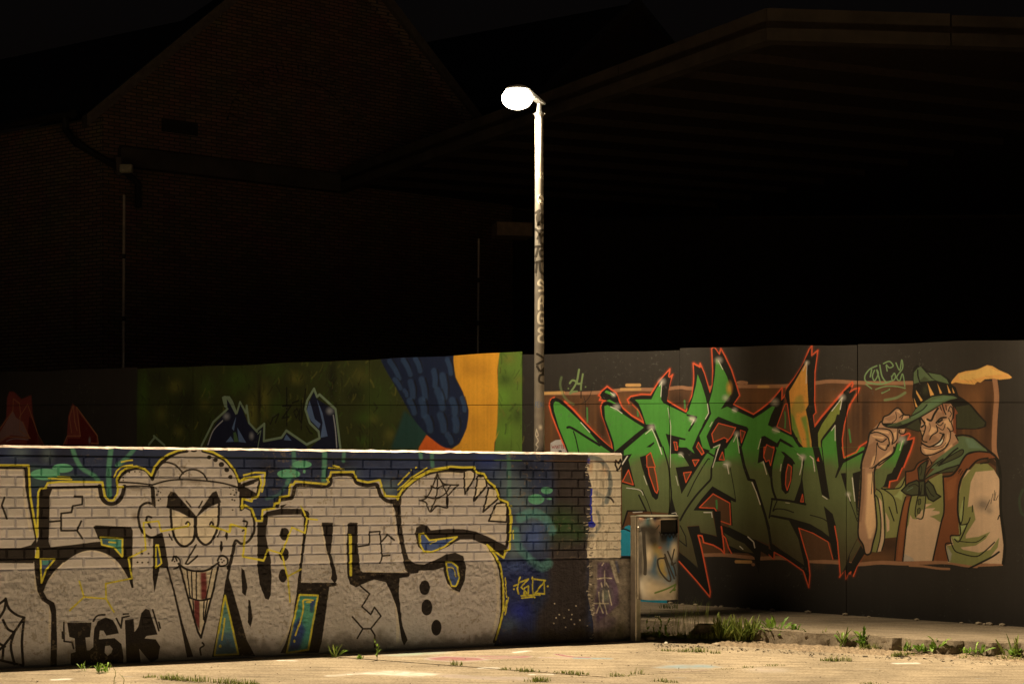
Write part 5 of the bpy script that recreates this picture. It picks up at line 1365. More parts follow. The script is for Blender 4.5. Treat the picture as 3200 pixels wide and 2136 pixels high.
s bk2 19.1 0 1 1 12121 1889 12157 1878 12184 1935 12219 1991
s bk2 16.4 0 1 1 12203 1857 12244 1899 12293 1907
s bk2 8.7 0 1 1 12211 1850 12239 1830 12268 1859
s bk2 7.7 0 1 1 12219 1816 12265 1790 12286 1845
s bk2 15.5 0 1 1 12065 1893 12099 1855
s bk2 17.5 0 1 1 12068 1816 12085 1830
s bk2 8.8 0 1 1 12055 1789 12075 1726
s bk2 5.8 0 1 1 12143 1851 12150 1810 12136 1772
s bk2 11.6 0 1 1 12205 1831 12215 1776 12165 1739 12143 1698
s bk2 15.5 0 1 1 12067 1665 12130 1632 12177 1643 12238 1686 12266 1745
s bk2 8.7 0 1 1 12157 1634 12204 1633 12251 1657 12275 1714 12271 1757
s bk2 11.6 0 1 1 12236 1762 12279 1747
s bk2 12.6 0 1 1 12060 1629 12068 1579 12109 1552 12177 1561 12271 1609 12312 1659
s bk2 5.8 0 1 1 12083 1622 12177 1608 12258 1631 12293 1673
s bk2 9.6 0 1 1 12306 1811 12333 1770 12326 1694 12291 1637
s bk2 9.6 0 1 1 12312 1962 12332 2010 12352 1983 12353 1900 12332 1866 12318 1900
s bk2 7.7 0 1 1 12325 1969 12342 1942 12328 1914
s bk2 9.6 0 1 1 12338 1866 12358 1790 12325 1775
s bk2 17.4 0 1 1 12224 1859 12258 1886
s bk2 11.6 0 1 1 12258 2031 12271 1983 12291 1935
s bk2 8.7 0 1 1 12291 2024 12298 1976
s bk2 8.7 0 1 1 12238 2011 12251 1976
s bk2 11.5 0 1 1 12378 1742 12402 1695
s bk2 11.6 0 1 1 12338 2045 12365 1983 12358 1900
p sk 0 0 1 0 11540 1628 11808 1631 11796 1561 11672 1465 11622 1394 11622 1191 11637 1003 11649 863 11610 705 11587 608 11540 598 11516 685 11473 770 11473 904 11489 1140 11501 1455
p skl 0 20 1 0 11563 1369 11618 1378 11627 1191 11641 871 11602 752 11571 743 11540 906 11555 1142
p skl 0 6 0.8 0 11657 1465 11672 1512 11750 1568 11788 1615 11796 1584 11734 1521
p skl 0 5 1 0 11587 1440 11618 1543 11637 1535 11614 1449
p skd 0 11 0.6 0 11501 1455 11540 1416 11532 1141 11501 905 11473 904 11489 1140
p sk 0 0 1 0 11612 1793 11682 1867 11738 1813 11904 1809 11922 1788 11904 1756 11873 1751 11849 1689 11828 1646 11794 1549 11668 1420 11494 1417 11501 1474 11549 1630 11577 1750
p sk 0 0 1 0 11707 1878 11717 1909 11766 1933 11828 1989 11863 1987 11904 1934 11954 1926 11959 1906 11835 1856 11710 1853
p skl 0 6 0.85 0 11626 1782 11759 1776 11766 1752 11640 1768
p skl 0 6 0.85 0 11598 1736 11724 1723 11710 1702 11626 1715
p skl 0 6 0.85 0 11675 1645 11738 1639 11724 1604
p skl 0 6 0.85 0 11773 1752 11794 1689 11766 1646
p skl 0 6 0.85 0 11807 1759 11835 1773 11828 1682
p skl 0 6 0.85 0 11883 1794 11912 1795 11897 1767
p skl 0 6 0.85 0 11835 1969 11863 1976 11883 1934
p skl 0 6 0.85 0 11668 1498 11787 1598 11794 1563 11682 1463
p skl 0 6 0.85 0 11890 1920 11945 1920 11897 1892
p skl 0 6 0.85 0 11612 1532 11640 1546 11619 1461 11591 1433
p skd 0 13 0.5 0 11549 1623 11640 1687 11640 1582 11577 1428 11506 1427
p skd 0 6 0.5 0 11717 1899 11821 1934 11828 1899 11766 1871
s bk2 14.7 0 1 1 11703 1874 11717 1912 11766 1934 11828 1990 11864 1987 11906 1934 11954 1927 11960 1905
s bk2 7.8 0 1 1 11828 1955 11832 1892 11794 1856
s bk2 9.8 0 1 1 11863 1905 11899 1934 11883 1891
s bk2 12.8 0 1 1 11611 1784 11654 1800 11766 1787 11802 1724 11794 1652
s bk2 12.8 0 1 1 11584 1750 11654 1765 11745 1722 11767 1667 11759 1631
s bk2 12.8 0 1 1 11639 1694 11696 1672 11739 1702
s bk2 10.8 0 1 1 11654 1666 11668 1624 11731 1595 11753 1646
s bk2 10.8 0 1 1 11848 1801 11842 1703 11807 1659
s bk2 11.7 0 1 1 11864 1787 11864 1758 11906 1751 11923 1788
s bk2 16.8 0 1 1 11612 1784 11580 1750 11556 1637 11508 1488 11494 1417
s bk2 12.8 0 1 1 11837 1658 11800 1554 11668 1447
s bk2 7.9 0 1 1 11647 1659 11642 1546 11619 1454
s bk2 13.8 0 1 1 11647 1800 11689 1867 11710 1836 11766 1811 11904 1805
s bk2 16.4 0 1 1 11541 1620 11506 1486 11498 1297 11490 1140 11473 904 11473 762 11516 685 11540 598 11587 607 11612 705 11648 863 11636 1066 11623 1222 11627 1400 11672 1472 11798 1561 11811 1623
s bk2 6.6 0 1 0 11484 1376 11499 1352
s bk2 6.6 0 1 0 11481 1328 11497 1305
s bk2 6.6 0 1 0 11475 1218 11491 1195
s bk2 6.6 0 1 0 11472 1163 11487 1140
s bk2 6.6 0 1 0 11470 1124 11485 1101
s bk2 6.6 0 1 0 11465 1045 11481 1022
s bk2 6.6 0 1 0 11463 1013 11479 990
s bk2 6.6 0 1 0 11462 982 11477 959
s bk2 6.6 0 1 0 11460 942 11475 919
s bk2 6.6 0 1 1 11579 1421 11614 1429 11641 1453
s bk2 6.6 0 1 1 11602 1417 11649 1441
s bk2 6.6 0 1 0 11610 1386 11596 1174
s tg 12.7 4 0.9 1 11647 2399 11577 2365 11533 2302 11543 2252 11605 2230
s tg 12.7 4 0.9 1 11598 2364 11584 2294
s tg 12 4 0.9 1 11626 2357 11605 2301 11626 2257 11661 2321 11647 2357 11682 2237
s tg 12.7 4 0.9 1 11675 2406 11696 2300 11738 2236
s tg 11.2 4 0.9 1 11710 2419 11766 2439 11802 2397 11766 2378 11738 2405 11745 2348
s tg 11.2 4 0.9 1 11794 2299 11814 2326 11823 2284 11795 2255 11787 2299
s tg 11.2 4 0.9 1 11828 2424 11863 2354 11882 2451 11890 2373 11835 2291 11863 2254 11890 2318 11912 2200
s tg 11.3 4 0.9 1 11542 2224 11598 2181
s tg 11.2 4 0.9 1 11637 2174 11724 2201 11835 2200 11914 2182
s tg 14 4 0.9 1 11696 2138 11766 2173
s tg 16.9 4 0.9 1 11556 2238 11682 2223 11780 2250
s tg 23.8 15 0.6 1 11724 2071 11835 2094 11914 2140
s bk2 4.9 0 1 1 11703 2148 11759 2173
s gdd 23.4 12 0.5 1 12975 1249 12947 1160 12961 1044 12989 1015
s gdr 15.6 3 1 1 11382 1788 11398 1667'''
BIN_OPS='''e nor 0 1 0.65 0 1128 1053 63 33
e nte 0 1 1 0 1178 1019 51 76
e nwh 0 1 1 0 1220 1045 38 65
e nna 0 1 1 0 1228 1053 25 43
e nor 0 1 0.455 0 1253 994 38 76
e nbk 0 1 1 0 1136 961 76 43
e nbk 0 1 1 0 1203 944 76 65
e nbk 0 1 1 0 1212 852 76 119
e nrd 0 1 1 0 1270 802 18 13
e nyl 0 1 0.91 0 1237 744 51 76
e nbl 0 1 1 0 1354 861 76 119
e nbk 0 1 0.91 0 1303 869 51 65
e nbl 0 1 1 0 1228 669 45 109
e nbl 0 1 1 0 1270 577 114 98
e nwh 0 1 1 0 1178 727 38 98
e nyl 0 1 0.78 0 1287 627 51 98
e nwh 0 1 0.91 0 1395 777 38 87
e nyl 0 1 1 0 1320 577 30 33
e nwh 0 1 0.78 0 1178 460 114 98
e nwh 0 1 0.52 0 1287 443 152 65
e nbl 0 1 0.91 0 1370 593 63 119
s nbk 28.4 4 1 1 1132 944 1136 819 1145 669 1143 577
s nbk 10 0 1 1 1095 936 1153 961 1186 936 1237 961 1262 994
s nbk 15 0 1 1 1316 710 1270 710 1249 685 1270 602 1320 535 1354 514 1362 543 1329 652 1308 719
s nbk 15 0 1 1 1312 744 1345 652 1395 535
s nbk 15 0 1 1 1337 769 1395 627 1410 560
s nbk 13.4 0 1 1 1395 785 1370 660 1404 669
s nbk 10 0 1 0 1266 936 1287 886 1303 928 1320 886 1337 928 1358 886 1370 928 1387 886 1404 928 1416 894
s ngr 15 4 1 1 1228 414 1303 439 1354 460 1408 485
s ngr 13.4 3 1 1 1358 418 1395 451 1404 476
e ngr 0 0 1 0 1395 439 15 12'''
LAMP_OPS='''s lbk 22.3 0 0.9 1 210 3713 240 3730 218 3674 231 3605
s lbk 22.3 0 0.9 1 231 3605 240 3683 265 3691 257 3631 283 3627
s lbk 22.3 0 0.9 1 201 3571 231 3554 278 3563
s lbk 22.3 0 0.9 1 248 3537 223 3485
s lbk 22.3 0 0.9 1 278 3528 248 3494 248 3451 278 3434
s lbk 22.3 0 0.9 1 205 3417 257 3417 274 3417
s lbk 22.3 0 0.9 1 231 3417 210 3331
s lbk 22.3 0 0.9 1 274 3391 244 3374 253 3331 278 3339
s lbk 22.3 0 0.9 1 205 3279 274 3292
s lbk 22.3 0 0.9 1 218 3279 210 3194
s lbk 22.3 0 0.9 1 240 3271 248 3202 278 3176
s lbk 4.5 0 1 0 231 3614 231 3580
s lbk 4.5 0 1 0 263 3631 263 3597
s lbk 4.5 0 1 0 229 3477 229 3442
s lbk 4.5 0 1 0 205 3331 205 3297
s lbk 4.5 0 1 0 212 3194 212 3159
s lwh 19.5 4 1 1 273 3100 253 3125 233 3110 233 3085 268 3070 278 3040 238 3030
s lwh 19.5 4 1 1 233 2870 238 2950 268 2985 278 2900
s lwh 19.5 4 1 1 238 2920 278 2925
s lwh 19.5 4 1 1 278 2845 243 2840 228 2795 238 2749 278 2749 278 2789 258 2789
s lwh 19.5 4 1 1 278 2709 243 2704 233 2679 263 2654 233 2629 238 2589 283 2579
s lbk 19.5 0 0.95 1 218 2479 268 2449 288 2429 218 2389
s lbk 19.5 0 0.95 1 218 2369 248 2329 288 2359 268 2309
s lbk 19.5 0 0.95 1 278 2299 243 2289 238 2239 278 2224
s lbk 3.9 0 1 0 230 2389 230 2319
s lbk 3.9 0 1 0 268 2389 268 2319
s lbk 3.9 0 1 0 258 2389 258 2319
s lbl 5.2 0 1 0 206 2059 206 2019
s lbl 5.2 0 1 0 206 2059 218 2061
s lbl 5.2 0 1 0 206 2039 216 2039
s lbl 5.2 0 1 0 236 2064 224 2061 224 2014 236 2014
s lbl 5.2 0 1 0 224 2039 234 2039
s lbl 5.2 0 1 0 244 2014 244 2059 260 2019 260 2061
s lbl 5.2 0 1 0 286 2059 270 2049 272 2019 286 2017
e lwh 0 1 1 0 248 1838 17 22
s lwh 7.8 0 1 1 213 1823 206 1768 228 1768 213 1823
s lwh 7.8 0 1 1 210 1758 228 1718 208 1688 226 1668 210 1638
e lst 0 0 1 0 263 4039 25 32
s lbk 4.5 0 1 1 263 4069 244 4039 263 4007
s lbk 4.5 0 1 0 248 4060 274 4017
s lbk 4.5 0 1 0 248 4039 278 4043
e lst 0 0 1 0 259 3829 42 48
s lbk 5.6 0 1 1 284 3854 257 3873 231 3837 244 3794 278 3790
s lbk 4.5 0 1 0 235 3854 283 3803
s lbk 3.3 0 1 1 253 3803 265 3810 276 3803
e lbk 0 0 1 0 253 3820 4 3
e lbk 0 0 1 0 270 3822 4 3'''
GROUND_OPS='''p gwh 0 90 0.75 0 -1207 10317 -1054 10405 -873 10481 -656 10406 -465 10330 -713 10221 -972 10290
p gpu 0 60 0.95 0 -676 11124 -531 11242 -252 11195 -199 11060 -444 10971 -620 11025
s gpu 60 40 0.9 1 -253 11266 0 11287 127 11280 0 11198 -201 11164
s gpu 60 30 0.95 1 360 11427 421 11341 507 11277 596 11266
s gpu 50 40 0.5 1 228 11235 480 11239
s gbl 70 40 0.95 1 505 11223 631 11216 758 11227
p gbl 0 60 0.9 0 1066 10763 1176 10886 1330 10948 1517 10963 1605 10838 1453 10761 1233 10744
p ggr 0 90 0.8 0 -1040 11271 -798 11438 -467 11541 -564 11384 -908 11210
s gbr 30 20 0.7 1 1142 10578 1263 10588 1389 10645 1466 10682
s gpu 160 90 0.35 1 -462 10270 -229 10199 46 10191
p gpu 0 120 0.3 0 1826 10824 2067 10810 2055 10619 1769 10627
s gwh 60 30 0.6 1 26 11509 131 11612
s gwh 60 30 0.5 1 -240 10658 -120 10652
s gwh 70 40 0.6 1 -3181 9888 -3103 9922
s gwh 50 30 0.6 1 -1795 10927 -1671 10921
s gwh 60 30 0.5 1 140 10377 280 10388
s gwh 80 40 0.5 1 3007 11135 3165 11165
s gwh 80 40 0.5 1 -1309 10205 -1158 10291
s gbl 60 40 0.5 1 2726 13614 2923 13532 3098 13500
s gbl 60 40 0.5 1 2901 13430 3328 13448 3594 13424
s gbl 60 40 0.4 1 3829 13725 4005 13691
s gbk 14 10 0.6 1 -3025 10342 -2930 10334
s gbk 14 10 0.6 1 -2762 10063 -2692 10054
s gbk 14 10 0.6 1 -2364 10007 -2295 9998
s gbk 14 10 0.6 1 -1651 10482 -1579 10472
s gbk 14 10 0.6 1 -832 10872 -772 10860
s gbk 14 10 0.6 1 1201 11124 1260 11112
s gbk 14 10 0.6 1 1181 10293 1249 10283
s gbk 14 10 0.6 1 2680 10827 2775 10818
s gbk 14 10 0.6 1 3329 10960 3400 10949
s gbk 14 10 0.6 1 3399 10418 3466 10408'''
def lin(*c): return s2l(c).astype(np.float32)
def paint_small(u0,u1,v0,v1,res,base,ops,pal,seed):
    c=Canvas(u0,u1,v0,v1,res,np.array(base,np.float32)); c.run(ops,{k:np.array(v,np.float32) for k,v in pal.items()})
    al=np.clip(np.abs(c.a-np.array(base,np.float32)).sum(2)*3,0,1); n=vnoise(c.h,c.w,20,np.random.default_rng(seed)); c.a*=(.88+.24*n)[...,None]; return c,al

# ------------------------------------------------------------------ the lie of the land
FP0=(-3.725,10.347); FD=(.9196,.3929); FN=(.3929,-.9196)      # low wall: foot line, direction, outward normal
BP0=(-6.84,19.0); BL=math.hypot(11.52,6.0); BD=(11.52/BL,-6.0/BL); BN=(-6.0/BL,-11.52/BL)   # tall board wall
def gz(x,y=0): return -.012*x
def FW(u,v,d=0): x=FP0[0]+u*FD[0]+d*FN[0]; y=FP0[1]+u*FD[1]+d*FN[1]; return Vector((x,y,gz(FP0[0]+u*FD[0])+v))
def bz(x): return .103-.0158*x
def BW(u,v,d=0): x=BP0[0]+u*BD[0]+d*BN[0]; y=BP0[1]+u*BD[1]+d*BN[1]; return Vector((x,y,bz(BP0[0]+u*BD[0])+v))

# ------------------------------------------------------------------ ground, pavement, raised slab
cg=Canvas(-5500,6500,9000,13400,8,np.array((.5,.5,.5),np.float32))
m_earth=plain('earth',(.09,.07,.05),.95,bump=[(30,8,.6,.02,(1,1,1))])
ground=mesh_obj('ground',[(-70,-18,gz(-70)-.06),(70,-18,gz(70)-.06),(70,78,gz(70)-.06),(-70,78,gz(-70)-.06)],[(0,1,2,3)],m_earth); tag(ground,kind='structure')
PALG=dict(gwh=(.8,.78,.74),gpu=(.30,.13,.15),gbl=(.24,.32,.38),ggr=(.25,.36,.28),gbr=(.22,.10,.05),gbk=(.04,.03,.03))
cg.run(GROUND_OPS,{k:np.array(v,np.float32) for k,v in PALG.items()})
ga=np.clip(np.abs(cg.a-.5).sum(2)*2.2,0,1)
rg=np.random.default_rng(3); ga*=np.clip(.35+1.1*vnoise(cg.h,cg.w,5,rg),0,1)
im_g=to_image('ground_stains',cg,ga)
def concrete_mat(name,col,dark,rough=.85,bumps=None):
    m,t,b=new_mat(name); L=t.links.new; g=N(t,'ShaderNodeNewGeometry'); P=g.outputs['Position']
    n1=N(t,'ShaderNodeTexNoise'); setin(n1,Scale=1.3,Detail=8,Roughness=.62); L(P,n1.inputs['Vector'])
    n2=N(t,'ShaderNodeTexNoise'); setin(n2,Scale=55,Detail=4,Roughness=.7); L(P,n2.inputs['Vector'])
    mp=N(t,'ShaderNodeMapping'); mp.inputs['Rotation'].default_value=(0,0,math.radians(-23)); mp.inputs['Scale'].default_value=(1.2,9,1); L(P,mp.inputs[0])
    n3=N(t,'ShaderNodeTexNoise'); setin(n3,Scale=1.6,Detail=6,Roughness=.6); L(mp.outputs[0],n3.inputs['Vector'])
    r1=N(t,'ShaderNodeValToRGB'); e=r1.color_ramp.elements; e[0].position=.32; e[1].position=.68; e[0].color=(*[c*.72 for c in col],1); e[1].color=(*[min(1,c*1.18) for c in col],1); L(n1.outputs[0],r1.inputs[0])
    mx=N(t,'ShaderNodeMix',data_type='RGBA',blend_type='MULTIPLY'); mx.inputs[0].default_value=1; r3=N(t,'ShaderNodeValToRGB'); e=r3.color_ramp.elements; e[0].position=.35; e[1].position=.62; e[0].color=(.72,.7,.68,1); e[1].color=(1.12,1.1,1.06,1); L(n3.outputs[0],r3.inputs[0]); L(r1.outputs[0],mx.inputs[6]); L(r3.outputs[0],mx.inputs[7])
    m2=N(t,'ShaderNodeMix',data_type='RGBA',blend_type='MULTIPLY'); m2.inputs[0].default_value=1; r2=N(t,'ShaderNodeValToRGB'); e=r2.color_ramp.elements; e[0].position=.3; e[1].position=.55; e[0].color=(.55,.52,.48,1); e[1].color=(1.05,1.05,1.05,1); L(n2.outputs[0],r2.inputs[0]); L(mx.outputs[2],m2.inputs[6]); L(r2.outputs[0],m2.inputs[7])
    v=N(t,'ShaderNodeTexVoronoi'); setin(v,Scale=23); L(P,v.inputs['Vector']); rv=N(t,'ShaderNodeValToRGB'); e=rv.color_ramp.elements; e[0].position=.06; e[1].position=.1; e[0].color=(.25,.22,.2,1); e[1].color=(1,1,1,1); L(v.outputs[0],rv.inputs[0])
    m3=N(t,'ShaderNodeMix',data_type='RGBA',blend_type='MULTIPLY'); m3.inputs[0].default_value=.8; L(m2.outputs[2],m3.inputs[6]); L(rv.outputs[0],m3.inputs[7])
    # sprayed and chalked stains
    mu=N(t,'ShaderNodeSeparateXYZ'); L(P,mu.inputs[0]); a1=N(t,'ShaderNodeMapRange',clamp=False); setin(a1,From_Min=cg.u0/1000,From_Max=cg.u1/1000); L(mu.outputs[0],a1.inputs[0]); a2=N(t,'ShaderNodeMapRange',clamp=False); setin(a2,From_Min=cg.v0/1000,From_Max=cg.v1/1000); L(mu.outputs[1],a2.inputs[0])
    cb=N(t,'ShaderNodeCombineXYZ'); L(a1.outputs[0],cb.inputs[0]); L(a2.outputs[0],cb.inputs[1]); ti=N(t,'ShaderNodeTexImage',extension='CLIP'); ti.image=im_g; L(cb.outputs[0],ti.inputs[0])
    m4=N(t,'ShaderNodeMix',data_type='RGBA'); L(ti.outputs[1],m4.inputs[0]); L(m3.outputs[2],m4.inputs[6]); L(ti.outputs[0],m4.inputs[7]); L(m4.outputs[2],b.inputs['Base Color'])
    setin(b,Roughness=rough); b.inputs['Specular IOR Level'].default_value=.2; b.inputs['Diffuse Roughness'].default_value=.7
    bump_chain(t,b,bumps or [(3,5,.5,.02,(1,1,1)),(60,5,.5,.006,(1,1,1))],P); return m
m_pave=concrete_mat('pavement_concrete',(.40,.345,.275),.2)
m_slab=concrete_mat('slab_concrete',(.27,.23,.185),.2)
# pavement slabs: strips cut along two joint directions, each laid a hair uneven
pave=empty('pavement',(0,11,gz(0))); tag(pave,kind='structure')
JA=Vector((.70,10.28)); dB=Vector((.897,.443)).normalized(); dA=Vector((.924,-.384)).normalized()
def clip_poly(poly,p,n):
    o=[]
    for i in range(len(poly)):
        a=poly[i]; b=poly[(i+1)%len(poly)]; da=(a-p).dot(n); db=(b-p).dot(n)
        if da>=0: o.append(a)
        if da*db<0: o.append(a+(b-a)*(da/(da-db)))
    return o
region=[Vector((-9,-6)),Vector((9,-6)),Vector((9,13.9)),Vector((-9,13.9))]
nB=Vector((-dB.y,dB.x)); nA=Vector((-dA.y,dA.x)); g_=.006
cuts=[]
back=clip_poly(region,JA+nB*g_,nB); near=clip_poly(region,JA-nB*g_,-nB)
jd=Vector((1.1,11.72)); nD=Vector((.34,.94)).normalized()
bl=clip_poly(back,JA+nA*g_,nA); cuts.append(clip_poly(bl,jd+nD*.004,nD)); cuts.append(clip_poly(bl,jd-nD*.004,-nD)); cuts.append(clip_poly(back,JA-nA*g_,-nA))
j2=JA-nB*3.2
cuts.append(clip_poly(near,j2+nB*g_,nB)); cuts.append(clip_poly(near,j2-nB*g_,-nB))
for i,p in enumerate(cuts):
    if len(p)<3: continue
    mb=MB(); dz=[0,.003,.0,.004,.002][i%5]; mb.prism([(q.x,q.y,gz(q.x)+dz) for q in p],(0,0,-.05)); mb.build('paving_slab',m_pave,pave)
# raised slab with its broken edge
slab=MB(); rs=np.random.default_rng(12)
edge_pts=[(-6.0,15.6),(-2.0,14.2),(.6,13.05),(1.25,12.72),(1.8,12.42),(2.3,12.15),(2.77,11.93),(3.3,11.72),(4.14,11.52),(5.2,11.2),(7.5,10.5),(10,9.7)]
ex=[]; 
for i in range(len(edge_pts)-1):
    a,b=Vector(edge_pts[i]),Vector(edge_pts[i+1]); n=max(2,int((b-a).length/.022))
    for k in range(n): ex.append(a+(b-a)*k/n)
def snoise(x,s): return math.sin(x*3.1+s)*.5+math.sin(x*7.7+s*2)*.3+math.sin(x*17.3+s*3)*.25+math.sin(x*41+s*5)*.15
def slabz(x,y,t): return bz(x)+.012*(1-t)+ (.03*(1-t)**2)
nE=len(ex); NR=vnoise(24,nE,3.5,rs)-.5; NR2=vnoise(24,nE,1.3,rs)-.5; NR3=vnoise(24,nE,14,rs)-.5
inn=Vector((.42,.91)); rows=[]
def edge_off(i): return .13*NR3[3,i]+.05*NR[9,i]
for j in range(7):                       # broken face, foot to arris
    row=[]
    for i,p in enumerate(ex):
        t=j/6; d=edge_off(i)+.05*t*t+.038*NR[j,i]+.024*NR2[j,i]
        q=p+inn*d; top=slabz(q.x,q.y,0); z=(gz(q.x)-.03)*(1-t)+(top+.012*NR[20,i]-.012)*t+.02*NR2[j,i]*math.sin(math.pi*t); row.append(Vector((q.x,q.y,z)))
    rows.append(row)
for j,s_ in enumerate((.10,.14,.2,.3,.45,.7,1.1,1.6,2.3,3.5,9.)):
    row=[]
    for i,p in enumerate(ex):
        k=max(0,1-s_/.3); q=p+inn*(s_+edge_off(i)*k+.02*NR[j+7,i]*k); row.append(Vector((q.x,q.y,slabz(q.x,q.y,min(1,s_/1.6))+(.010*NR[j+8,i]*k+.004*NR3[j,i]*(s_<2)))))
    rows.append(row)
slab.add([v for r in rows for v in r],[(j*nE+i,j*nE+i+1,(j+1)*nE+i+1,(j+1)*nE+i) for j in range(len(rows)-1) for i in range(nE-1)])
so=slab.build('concrete_slab',m_slab); tag(so,kind='structure'); shade_auto(so,22)

# ------------------------------------------------------------------ low brick wall
cf=paint_front(); im_f=to_image('front_paint',cf)
mk=lambda nm,rough,b,spec=.3: paint_mat(nm,im_f,cf,FP0,FD,.012,0,rough,b,spec)
m_brick=mk('painted_brick',.55,[(26,6,.5,.010,(1,1,1)),(140,4,.5,.004,(1,1,1))])
m_mortar=mk('painted_mortar',.7,[(60,6,.8,.006,(1,1,1)),(200,3,.4,.003,(1,1,1))])
m_plinth=mk('painted_concrete',.7,[(38,7,1.,.022,(1,1,1)),(130,6,.9,.009,(1,1,1))])
m_coping=plain('worn_coping',(.30,.25,.225),.55,var=.55,scale=11,bump=[(20,6,.3,.004,(1,1,1))],spec=.5)
m_cop_face=mk('painted_coping',.5,[(30,5,.2,.004,(1,1,1))])
U0,U1=-.30,5.087; V_LEDGE=.72; HC=.0755; NC=11; V_COP=V_LEDGE+HC*NC; V_TOP=1.625; TH=.25
wall=empty('painted_wall',FW(2.4,0)); tag(wall,'low brick wall painted with silver cartoon lettering on a rough concrete base','wall')
axu=(FW(1,0)-FW(0,0)).normalized(); axn=Vector((FN[0],FN[1],0)); axz=Vector((0,0,1))
mb=MB()     # recessed mortar body
mb.prism([FW(U0,V_LEDGE-.002,-.016),FW(U1-.004,V_LEDGE-.002,-.016),FW(U1-.004,V_COP,-.016),FW(U0,V_COP,-.016)],-axn*(TH-.02)); mb.build('mortar_bed',m_mortar,wall)
def brick_mesh(l,h,d,ch,seed):
    bm=bmesh.new(); r=random.Random(seed); x,z=l/2,h/2
    def ring(e,y): return [bm.verts.new((sx*(x-e*.7)+r.uniform(-1,1)*.0016,y+r.uniform(-1,1)*.0012*(y==0),sz*(z-e*(1.5 if sz<0 else .6))+r.uniform(-1,1)*.0012)) for sx,sz in((-1,-1),(1,-1),(1,1),(-1,1))]
    a=ring(0,d); b=ring(0,ch); c=ring(ch*.8,0)
    for p,q in((a,b),(b,c)):
        for i in range(4): bm.faces.new((p[i],p[(i+1)%4],q[(i+1)%4],q[i]))
    bm.faces.new(c); bmesh.ops.recalc_face_normals(bm,faces=bm.faces); m=bpy.data.meshes.new('brick'); bm.to_mesh(m); bm.free(); m.materials.append(m_brick)
    for p in m.polygons:
        if p.normal.y>.3: m.flip_normals(); break
    return m
JT=.0105; bricks_s=[brick_mesh(.24-JT,HC-JT,.06,.008,i) for i in range(6)]; bricks_h=[brick_mesh(.12-JT,HC-JT,.06,.008,10+i) for i in range(6)]
R=Matrix((( axu.x,-axn.x,axz.x),(axu.y,-axn.y,axz.y),(axu.z,-axn.z,axz.z))).to_4x4()
lay=[]
for c in range(NC):
    v=V_LEDGE+HC*(c+.5); st=(c%2==0); L=.24 if st else .12; off=.09 if st else .03
    u=U1-off if st else U1
    first=True
    edges=[U1]
    if st: edges.append(U1-.18)
    while edges[-1]>U0+.05: edges.append(edges[-1]-L)
    for k in range(len(edges)-1):
        ub,ua=edges[k],max(edges[k+1],U0)
        if ub-ua<.05: continue
        lay.append((ua,ub,v,st))
rb=random.Random(5); rest=MB()
lay.sort(key=lambda q:-(q[1]-q[0])*(1/(10.347+q[0]*FD[1]))**2)
for i,(ua,ub,v,st) in enumerate(lay):
    cen=FW((ua+ub)/2,v,rb.uniform(-.0015,.003)); w=ub-ua; ms=rb.choice(bricks_s if st else bricks_h); full=.24 if st else .12
    M=Matrix.Translation(cen)@R@Matrix.Rotation(rb.uniform(-.006,.006),4,'Y')@Matrix.Rotation(rb.uniform(-.012,.012),4,'X')@Matrix.Diagonal(((w-JT)/(full-JT),1,1,1))
    if i<300: inst('brick',ms,wall,M)
    else: rest.add([M@p.co for p in ms.vertices],[tuple(p.vertices) for p in ms.polygons])
if rest.v: tag(rest.build('brickwork',m_brick,wall),kind='stuff')
# coping: flush concrete course with a worn bright arris
mb=MB(); e=.016
prof=[(0,V_COP+.006),(0,V_TOP-e),(-.009,V_TOP-.005),(-.022,V_TOP),(-TH,V_TOP),(-TH,V_COP+.006)]
cuts_u=[U0,.35,1.02,1.66,2.3,2.98,3.6,4.27,U1+.002]
for k in range(len(cuts_u)-1):
    mb=MB(); ua,ub=cuts_u[k]+(.0015 if k else 0),cuts_u[k+1]; n=max(2,int((ub-ua)/.05)); V=[];rc=random.Random(40+k)
    for i in range(n+1):
        u=ua+(ub-ua)*i/n; j=[rc.uniform(-1,1)*.009*(rc.random()**3) for _ in range(4)]
        V+=[FW(u,prof[0][1],.002),FW(u,prof[1][1]+j[0],.002),FW(u,prof[2][1]+j[1],prof[2][0]),FW(u,prof[3][1]+j[2],prof[3][0]),FW(u,prof[4][1],prof[4][0]),FW(u,prof[5][1],prof[5][0])]
    F=[(i*6+q,(i+1)*6+q,(i+1)*6+(q+1)%6,i*6+(q+1)%6) for i in range(n) for q in range(6)]+[tuple(range(5,-1,-1)),tuple(range(n*6,n*6+6))]
    mb.add(V,F); o=mb.build('coping_stone',m_cop_face,wall); o.data.materials.append(m_coping)
    for p in o.data.polygons:
        vs=[tuple(o.data.vertices[i].co) for i in p.vertices]
        idx=sorted(set(i%6 for i in p.vertices))
        if len(p.vertices)==4 and idx in([1,2],[2,3],[3,4]): p.material_index=1
# rough concrete base, longer than the brickwork at its right end
UP1=5.29; nu,nv=int((UP1-U0)/.010),72; rp=np.random.default_rng(8)
hN=vnoise(nv+1,nu+1,1.5,rp)*.95+vnoise(nv+1,nu+1,3.3,rp)*.45+vnoise(nv+1,nu+1,10,rp)*.3
V=[];F=[]
for j in range(nv+1):
    for i in range(nu+1):
        u=U0+(UP1-U0)*i/nu; v=-.06+(V_LEDGE+.056)*j/nv; rough=(.35 if u>4.35 else 1.)*(.3+.7*min(1,max(0,(v-.16-.05*math.sin(u*2.3))/.12)))
        t=np.clip((u-UP1+.05)/.05,0,1); d=-.012+.020*(hN[j,i]-.85)*rough-.05*t*t+(.006*abs(math.sin(v*9))if 0 else 0)
        if j==nv: d-=.012
        if abs(v-(.335+.006*math.sin(u*9)+.004*math.sin(u*31)))<.006 and u<1.2: d-=.008
        V.append(FW(u,v,d))
